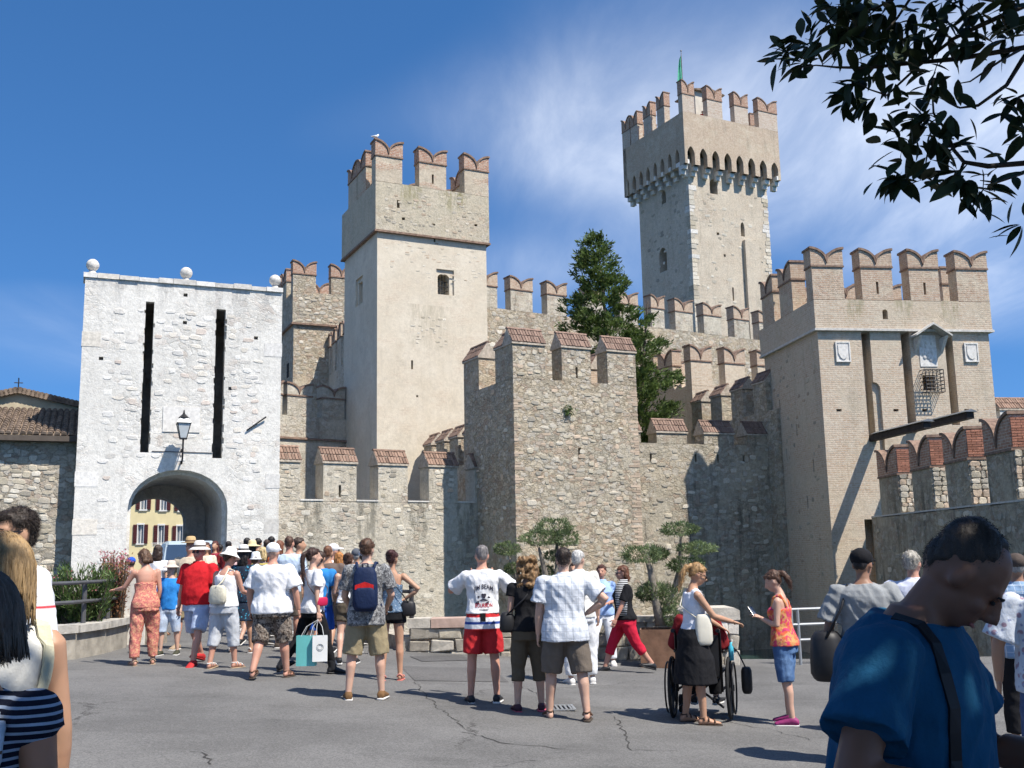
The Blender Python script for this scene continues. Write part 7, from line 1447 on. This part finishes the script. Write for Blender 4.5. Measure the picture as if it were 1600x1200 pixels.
# paper bags of the ponytail woman
M['turq'] = plain('turquoise_paper', (.16, .55, .54), .6, .05); M['paper'] = plain('white_paper', (.70, .71, .70), .6, .05)
hand = pt_['AJ'][-1][2]+pt_['AJ'][-1][4]*.06
Hw = bone(pt_) @ (pt_['AJ'][1][2]+pt_['AJ'][1][4]*.07)
for nm, lab, m, dx, w, h, logo in (('paper_bag', 'turquoise paper bag carried by the ponytail woman', M['turq'], -.16, .13, .40, 0), ('paper_bag', 'white paper bag with round emblem carried by the ponytail woman', M['paper'], .03, .10, .34, 1)):
    r = thing(nm, lab, 'bag', (Hw.x+dx, Hw.y-.04-(.05 if logo else 0), Hw.z-.22-h), R(12 if logo else -6)); mb = MB(); mb.add([(-w, -.05, 0), (w, -.05, 0), (w, .05, 0), (-w, .05, 0), (-w, -.05, h), (w, -.05, h), (w, .05, h), (-w, .05, h)], [(0, 3, 2, 1), (0, 1, 5, 4), (1, 2, 6, 5), (2, 3, 7, 6), (3, 0, 4, 7)]); mb.build('sack', m, r)
    for y in (-.05, .05): mb = MB(); mb.tube([(-w*.5, y, h-.01), (-w*.35-dx*.3, y*.5, h+.12), (-dx, 0, h+.21), (w*.35-dx*.3, y*.5, h+.12), (w*.5, y, h-.01)], .004, 5); mb.build('handle', M['paper'], r)
    if logo: mb = MB(); mb.tube([(.045*math.cos(q), -.053, h*.55+.045*math.sin(q)) for q in [2*math.pi*k/20 for k in range(21)]], .003, 4); mb.tube([(.03*math.cos(q), -.053, h*.55+.03*math.sin(q)) for q in [2*math.pi*k/16 for k in range(17)]], .002, 4); mb.build('emblem', plain('grey_ink', (.3, .32, .33), .7), r)
r = item(pt_, 'purse', 'small red purse on the hip of the ponytail woman', 'purse'); mb = MB(); rbox(mb, (.20, .03, .98*pt_['s']), (.03, .085, .06), 4); mb.build('body', plain('red_leather', (.48, .02, .07), .4), r, True); mb = MB(); mb.tube([(.2, -.04, 1.02), (.12, -.14, 1.2), (-.05, -.12, 1.42), (-.12, -.02, 1.47), (-.08, .10, 1.35), (.1, .17, 1.15), (.2, .1, 1.03)], .006, 5); mb.build('strap', M['leather'], r)
def shoulder_bag(p, label, hx, hy, z, size, mat, strap, side=1, name='shoulder_bag', cross=True, soft=3.0):
    r = item(p, name, label, 'bag'); s = p['s']; mb = MB(); rbox(mb, (hx, hy, z), size, soft, 18, .85); mb.build('body', mat, r, True)
    sh = (-side*.10*s if cross else side*.13*s); mb = MB(); mb.tube([(hx, hy+size[1]*.8, z+size[2]*.8), (hx*.6+sh*.3, .15*s, 1.22*s), (sh, .06*s, 1.44*s), (sh, -.05*s, 1.465*s), (hx*.4+sh*.5, -.15*s, 1.28*s), (hx, hy-size[1]*.8, z+size[2]*.8)], strap, 6); mb.build('strap', mat, r, True); return r
shoulder_bag(wt_, 'cream handbag slung across the woman in white sleeveless top', .17, .06, .98, (.05, .10, .16), plain('cream_leather', (.62, .59, .50), .5), .007, 1)
shoulder_bag(wh, 'cream shoulder bag of the woman in the white sun hat', .03, -.20, 1.03, (.15, .06, .13), cloth('cream_canvas', (.62, .58, .46)), .012, -1)
# flip-side camera bag, black shoulder bags
M['blk_nylon'] = plain('black_nylon', (.018, .018, .02), .5, .2, 12)
cu = [o for o in bpy.data.objects if o.get('label', '').startswith('woman with curly')][0]; shoulder_bag({'root': cu, 's': .96}, 'round black camera bag on the hip of the curly-haired woman', -.24, -.02, .97, (.09, .09, .11), M['blk_nylon'], .010, -1)
shoulder_bag(bb, 'black fringed bag on the hip of the bare-shouldered woman', .22, -.06, .93, (.11, .08, .10), M['blk_nylon'], .006, 1)
shoulder_bag(gm, 'large black sack bag carried by the man in grey shirt', -.34, -.05, .92, (.16, .15, .21), M['blk_nylon'], .012, -1, cross=False, soft=2.2)
rp = [o for o in bpy.data.objects if o.get('label', '').startswith('woman in black and striped')][0]; r = thing('scarf', 'black and white striped scarf panel across the woman in red capri', 'scarf'); r.matrix_basis = Matrix.Translation(rp.location) @ Matrix.Rotation(rp.rotation_euler.z, 4, 'Z')
mb = MB(); mb.loft([[(x, .155+w, z), (x-.22, .13+w*.7, z), (x-.22, .125, z), (x, .15, z)] for x, z, w in ((.10, .88, .02), (.11, 1.0, .03), (.11, 1.15, .045), (.10, 1.28, .05), (.08, 1.36, .02))]) if False else mb.loft([[(-.205, y0, z), (-.205, y1, z), (-.19, y1, z), (-.19, y0, z)] for y0, y1, z in ((.0, .13, .86), (-.01, .16, 1.0), (-.02, .17, 1.15), (-.03, .16, 1.3), (-.03, .08, 1.40))]); mb.build('panel', cloth('bw_stripe', (.02, .02, .022), 'stripes', (.7, .7, .7), 38), r, True)
# phone of the girl, camera of the photographing man, paper of the large man
def held(p, sd, name, label, cat, size, mat, tilt=0, off=.09, up=0.0):
    sp, el, wr_, ud, fd, aw = p['AJ'][sd]; r = thing(name, label, cat); q = fd.to_track_quat('Y', 'Z').to_matrix().to_4x4(); r.matrix_basis = bone(p) @ Matrix.Translation(wr_+fd*off+Vector((0, 0, up))) @ q @ Matrix.Rotation(R(tilt), 4, 'X')
    mb = MB(); mb.box(-size[0], size[0], -size[1], size[1], -size[2], size[2]); o = mb.build('case', mat, r); b = o.modifiers.new('b', 'BEVEL'); b.width = min(size)*.6; b.segments = 2; return r
r = held(gl_, -1, 'phone', 'dark phone in the hand of the tie-dye girl', 'phone', (.036, .07, .005), M['lens'], 30, .1, .02); boxes(r, 'screen', plain('phone_screen', (.10, .11, .13), .1, spec=.6), (-.031, .031, -.062, .062, .0052, .0062))
r = thing('camera', 'compact black camera held up by the man in the printed tee', 'camera'); r.matrix_basis = bone(jim) @ Matrix.Translation((0, .24, 1.63*jim['s'])); boxes(r, 'body_shell', M['blk_nylon'], (-.055, .055, -.015, .015, -.032, .032)); mb = MB(); mb.tube([(0, .015, 0), (0, .045, 0)], .025, 14); mb.build('lens', M['lens'], r)
sp, el, wr_, ud, fd, aw = big_m['AJ'][-1]; wl = big_m['AJ'][1][2]; mid_ = (wr_+wl)/2+fd*.09; r = thing('folded_paper', 'small crumpled pale paper in the hands of the large man in blue', 'paper'); r.matrix_basis = bone(big_m) @ Matrix.Translation(mid_)
mb = MB(); g_ = 7; mb.add([((i/g_-.5)*.13, (j/g_-.5)*.09, .012*mnoise.noise((i*.9, j*.8, 1.3))+.003*(i % 2)) for j in range(g_+1) for i in range(g_+1)], [(j*(g_+1)+i, j*(g_+1)+i+1, (j+1)*(g_+1)+i+1, (j+1)*(g_+1)+i) for j in range(g_) for i in range(g_)]); o = mb.build('sheet', M['paper'], r); sm = o.modifiers.new('s', 'SOLIDIFY'); sm.thickness = .002
# strap and bag of the large man, woven straps of the near woman
r = item(big_m, 'shoulder_bag', 'black shoulder bag of the large man in blue', 'bag'); s = big_m['s']; X = big_m['X']
sv = big_m['shirt'].data; bvh = BVHTree.FromPolygons([v.co for v in sv.vertices], [tuple(p.vertices) for p in sv.polygons])
def drape(pts, off): 
    out = []
    for p in pts:
        loc, nrm, i, d = bvh.find_nearest(Vector(p)); out.append(loc+nrm*off)
    return out
def ribbon(mb, pts, w, th=.004):
    rings = []
    for i, p in enumerate(pts):
        d = (pts[min(i+1, len(pts)-1)]-pts[max(i-1, 0)]).normalized(); loc, nrm, k, dd = bvh.find_nearest(p); sd = d.cross(nrm).normalized(); nrm = sd.cross(d).normalized(); rings.append([p-sd*w-nrm*th, p+sd*w-nrm*th, p+sd*w+nrm*th, p-sd*w+nrm*th])
    mb.loft(rings)
fr = [X((.11, .0, 1.46)).lerp(X((.115, .22, 1.05)), t)+Vector((0, .0, 0)) for t in [k/12 for k in range(13)]]; fr = [X((.12, -.03, 1.48))]+[X((.12+.05*t, .03+.17*math.sin(t*1.6), 1.47-.62*t)) for t in [k/12 for k in range(13)]]
mb = MB(); ribbon(mb, drape(fr, .006), .014); mb.build('strap', M['blk_nylon'], r); mb = MB(); rbox(mb, (.30, -.10, .78), (.10, .17, .18), 3.4); mb.build('body', M['blk_nylon'], r, True)
r = item(nw, 'woven_bag', 'pale blue and white braided bag handles on the woman in navy stripes', 'bag'); X = nw['X']; sv = nw['shirt'].data; bvh = BVHTree.FromPolygons([v.co for v in sv.vertices], [tuple(p.vertices) for p in sv.polygons])
M['braid'] = plain('braided_cord', (.50, .55, .62), .7, .2, 30)
for k, x in enumerate((-.15, -.185)):
    pts = drape([X((x+.015*t, .06+.11*t, 1.40-.30*t)) for t in [i/14 for i in range(15)]], .014); mb = MB(); mb.tube(pts, [.012+.003*math.sin(i*1.9) for i in range(len(pts))], 8); mb.build('handle', M['braid'], r, True)
    mb = MB()
    for i in range(3, len(pts)-1): mb.tube([pts[i]+Vector((-.013, 0, -.004)), pts[i]+Vector((0, .012, 0)), pts[i]+Vector((.013, 0, .004))], .004, 5)
    mb.build('binding', M['leather'], r)
mb = MB(); rbox(mb, tuple(X((-.16, .26, .74))), (.12, .05, .14), 3); mb.build('body', cloth('bag_canvas', (.4, .45, .5)), r, True)
# cream strap of the blond woman
bl = [o for o in bpy.data.objects if o.get('label', '').startswith('blond woman in white top')][0]; tp = [c for c in bl.children if c.name.startswith('shirt')][0].data; bd = [c for c in bl.children if c.name.startswith('body')][0].data
vs_ = [v.co for v in tp.vertices]; n0 = len(vs_); vs_ += [v.co for v in bd.vertices]; bvh = BVHTree.FromPolygons(vs_, [tuple(p.vertices) for p in tp.polygons]+[tuple(i+n0 for i in p.vertices) for p in bd.polygons])
r = thing('shoulder_bag', 'cream strap bag on the shoulder of the blond woman', 'bag'); r.matrix_basis = Matrix.Translation(bl.location) @ Matrix.Rotation(bl.rotation_euler.z, 4, 'Z')
pts = drape([(.13, .12-.02*i, 1.25+.02*i) for i in range(8)]+[(.13, -.04-.012*i, 1.42-.03*i) for i in range(16)], .010); mb = MB(); ribbon(mb, pts, .022); mb.build('strap', cloth('cream_strap', (.60, .56, .40)), r); mb = MB(); rbox(mb, (.16, -.16, .74), (.06, .12, .12), 3); mb.build('body', bpy.data.materials['cream_strap'], r, True)
# rucksack strap for the pale blue queue man is left to his own bag
# ------------------------------------------------------------------ print on the white tee
sv = jim['shirt'].data; bvh = BVHTree.FromPolygons([v.co for v in sv.vertices], [tuple(p.vertices) for p in sv.polygons])
def shirt_print(name, txt, zc, size, mat, arc=0.0, width=None, bold=1.0, xc=.012):
    cu = bpy.data.curves.new('t', 'FONT'); cu.body = txt; cu.size = size; cu.align_x = 'CENTER'; cu.offset = .0006*bold; o = bpy.data.objects.new('t', cu); WORK.collection.objects.link(o); me = evaluated(o); bpy.data.objects.remove(o)
    bm = bmesh.new(); bm.from_mesh(me); bmesh.ops.triangulate(bm, faces=bm.faces); bmesh.ops.subdivide_edges(bm, edges=[e for e in bm.edges if e.calc_length() > .012], cuts=2); xs = [v.co.x for v in bm.verts]; w = max(xs)-min(xs); k = (width/w) if width else 1
    for v in bm.verts:
        x = v.co.x*k; z = v.co.y+zc-arc*x*x
        loc, nrm, i, d = bvh.ray_cast(Vector((x+xc, -1, z)), Vector((0, 1, 0))); v.co = (x+xc, (loc.y if loc else -.15)-.004, z)
    bm.to_mesh(me); bm.free(); return link(name, me, mat, jim['shirt'])
M['ink'] = plain('print_ink', (.045, .04, .06), .8); M['ink_red'] = plain('red_ink', (.42, .02, .03), .8); sz = jim['s']
shirt_print('lettering', 'JIM BEAM', 1.265*sz, .075, M['ink'], 2.6, .225); shirt_print('lettering', 'BOURBON', 1.06*sz, .062, M['ink_red'], 0.0, .20, 1.6); shirt_print('lettering', 'WHISKEY', 1.022*sz, .026, M['ink'], 0, .11)
mb = MB()
def on_shirt(x, z): loc, nrm, i, d = bvh.ray_cast(Vector((x, -1, z)), Vector((0, 1, 0))); return Vector((x, (loc.y if loc else -.15)-.004, z))
for (xa, za, w, h, ph) in ((.012, 1.185, .026, .038, 0), (-.05, 1.175, .012, .014, 1), (.07, 1.17, .016, .008, 2), (.01, 1.14, .05, .010, 3), (-.06, 1.11, .022, .018, 4), (.055, 1.105, .02, .02, 5)):
    P = [on_shirt(xa+w*math.cos(q)*(1+.3*math.sin(3*q+ph)), za*sz+h*math.sin(q)*(1+.3*math.cos(2*q+ph))) for q in [2*math.pi*k/14 for k in range(14)]]; mb.add(P, [tuple(range(14))])
mb.build('emblem', M['ink'], jim['shirt'])
# tie strings of the swim shorts
mb = MB(); mb.box(-.03, .03, -.168, -.150, .93, 1.02); mb.build('waist_tab', M['blackcloth'], jim['root'])

# ================================================================== wheelchair
M['wc'] = plain('black_frame', (.02, .02, .022), .4, .2, metal=.3)
p = at(1092, 1000, 11.75); wc = thing('wheelchair', 'black wheelchair with spoked wheels seen from behind', 'wheelchair', (p.x, 11.75, gz(p.x, 11.75)), R(-16))
for sd in (1, -1):
    mb = MB(); x = sd*.31; ring = lambda rr_, xx: [(xx, rr_*math.cos(2*math.pi*k/28), .33+rr_*math.sin(2*math.pi*k/28)) for k in range(29)]
    mb.tube(ring(.315, x), .018, 8, False); w = mb.build('wheel', M['tyre'], wc, True); mb = MB(); mb.tube(ring(.285, x), .012, 6, False); mb.tube(ring(.27, x+sd*.05), .010, 6, False); mb.build('hand_rim', M['wc'], w, True)
    for k in range(6): a = 2*math.pi*k/6+.3; mb = MB(); mb.tube([(x, .03*math.cos(a), .33+.03*math.sin(a)), (x, .285*math.cos(a), .33+.285*math.sin(a))], [.020, .013], 6); mb.build('spoke', M['wc'], w)
    mb = MB(); mb.tube([(x-sd*.03, 0, .33), (x+sd*.05, 0, .33)], .035, 10); mb.build('hub', M['wc'], w)
    mb = MB(); mb.tube([(sd*.30, .42, .10), (sd*.27, .42, .10)], .10, 14); mb.build('caster', M['tyre'], wc)
    mb = MB(); mb.tube([(sd*.24, -.12, .30), (sd*.24, -.14, .92), (sd*.24, -.26, .96)], .014, 8); mb.tube([(sd*.24, -.12, .32), (sd*.24, .40, .30), (sd*.26, .42, .12)], .014, 8); mb.tube([(sd*.24, -.1, .5), (sd*.24, .42, .5), (sd*.22, .62, .15)], .014, 8); mb.build('frame', M['wc'], wc, True)
    mb = MB(); mb.tube([(sd*.24, -.24, .955), (sd*.24, -.36, .965)], .022, 8); mb.build('handle', M['blk_nylon'], wc); mb = MB(); rbox(mb, (sd*.26, .12, .72), (.03, .16, .02), 4); mb.build('armrest', M['blk_nylon'], wc, True)
    mb = MB(); mb.box(sd*.12-.08, sd*.12+.08, .58, .72, .12, .135); mb.build('footrest', M['wc'], wc)
mb = MB(); mb.tube([(-.24, -.02, .12), (.24, -.02, .48)], .013, 8); mb.tube([(.24, -.02, .12), (-.24, -.02, .48)], .013, 8); mb.build('cross_brace', M['wc'], wc)
mb = MB(); mb.loft([[(-.225, -.13-b, z), (0, -.17-b, z), (.225, -.13-b, z), (.225, -.11-b, z), (0, -.145-b, z), (-.225, -.11-b, z)] for z, b in ((.46, 0), (.7, .01), (.9, .02))]); mb.build('backrest', M['blk_nylon'], wc); boxes(wc, 'seat', M['blk_nylon'], (-.225, .225, -.1, .4, .47, .51))
mb = MB(); rbox(mb, (.0, -.23, .60), (.16, .05, .13), 4); mb.build('pouch', M['blk_nylon'], wc, True)
r = thing('bottle', 'turquoise bottle hung on the right side of the wheelchair', 'bottle', (wc.location.x+.33, 11.66, wc.location.z+.62)); mb = MB(); mb.tube([(0, 0, 0), (0, 0, .14), (0, 0, .17), (.01, 0, .20)], [.03, .03, .014, .014], 12); mb.build('body', plain('turquoise_plastic', (.08, .45, .6), .3), r, True); mb = MB(); mb.tube([(.01, 0, .201), (.012, 0, .225)], .016, 10); mb.build('cap', M['sole_w'], r)
r = thing('bag', 'black bag strapped outside the right wheel of the wheelchair', 'bag', (wc.location.x+.50, 11.72, wc.location.z+.40), R(-16)); mb = MB(); rbox(mb, (0, 0, 0), (.06, .09, .14), 2.6); mb.build('body', M['blk_nylon'], r, True); mb = MB(); mb.tube([(0, 0, .12), (-.08, 0, .3), (-.14, 0, .36)], .008, 6); mb.build('strap', M['blk_nylon'], r)
person('wheelchair passenger in dark red jacket seen from behind', 0, 0, 1.62, -16, 1.15, True, PALE, ((82, 80, 4), (82, 80, 4)), (((.3, .15, -1), (-.1, .9, -.25)), ((.3, .15, -1), (-.1, .9, -.25))), lean=-4, head=(0, 14), pos=(wc.location.x, 11.78), zoff=.10, top=(cloth('dark_red_jacket', (.20, .018, .022)), .86, 1.46, 1.85, .024, {'loose': .03}), bottom=(M['blackcloth'], 'pants', 1.9, .016), shoes=('shoe', M['blackshoe']), hair=('short', (.42, .40, .37)), vox=.015)

bpy.data.scenes.remove(WORK)
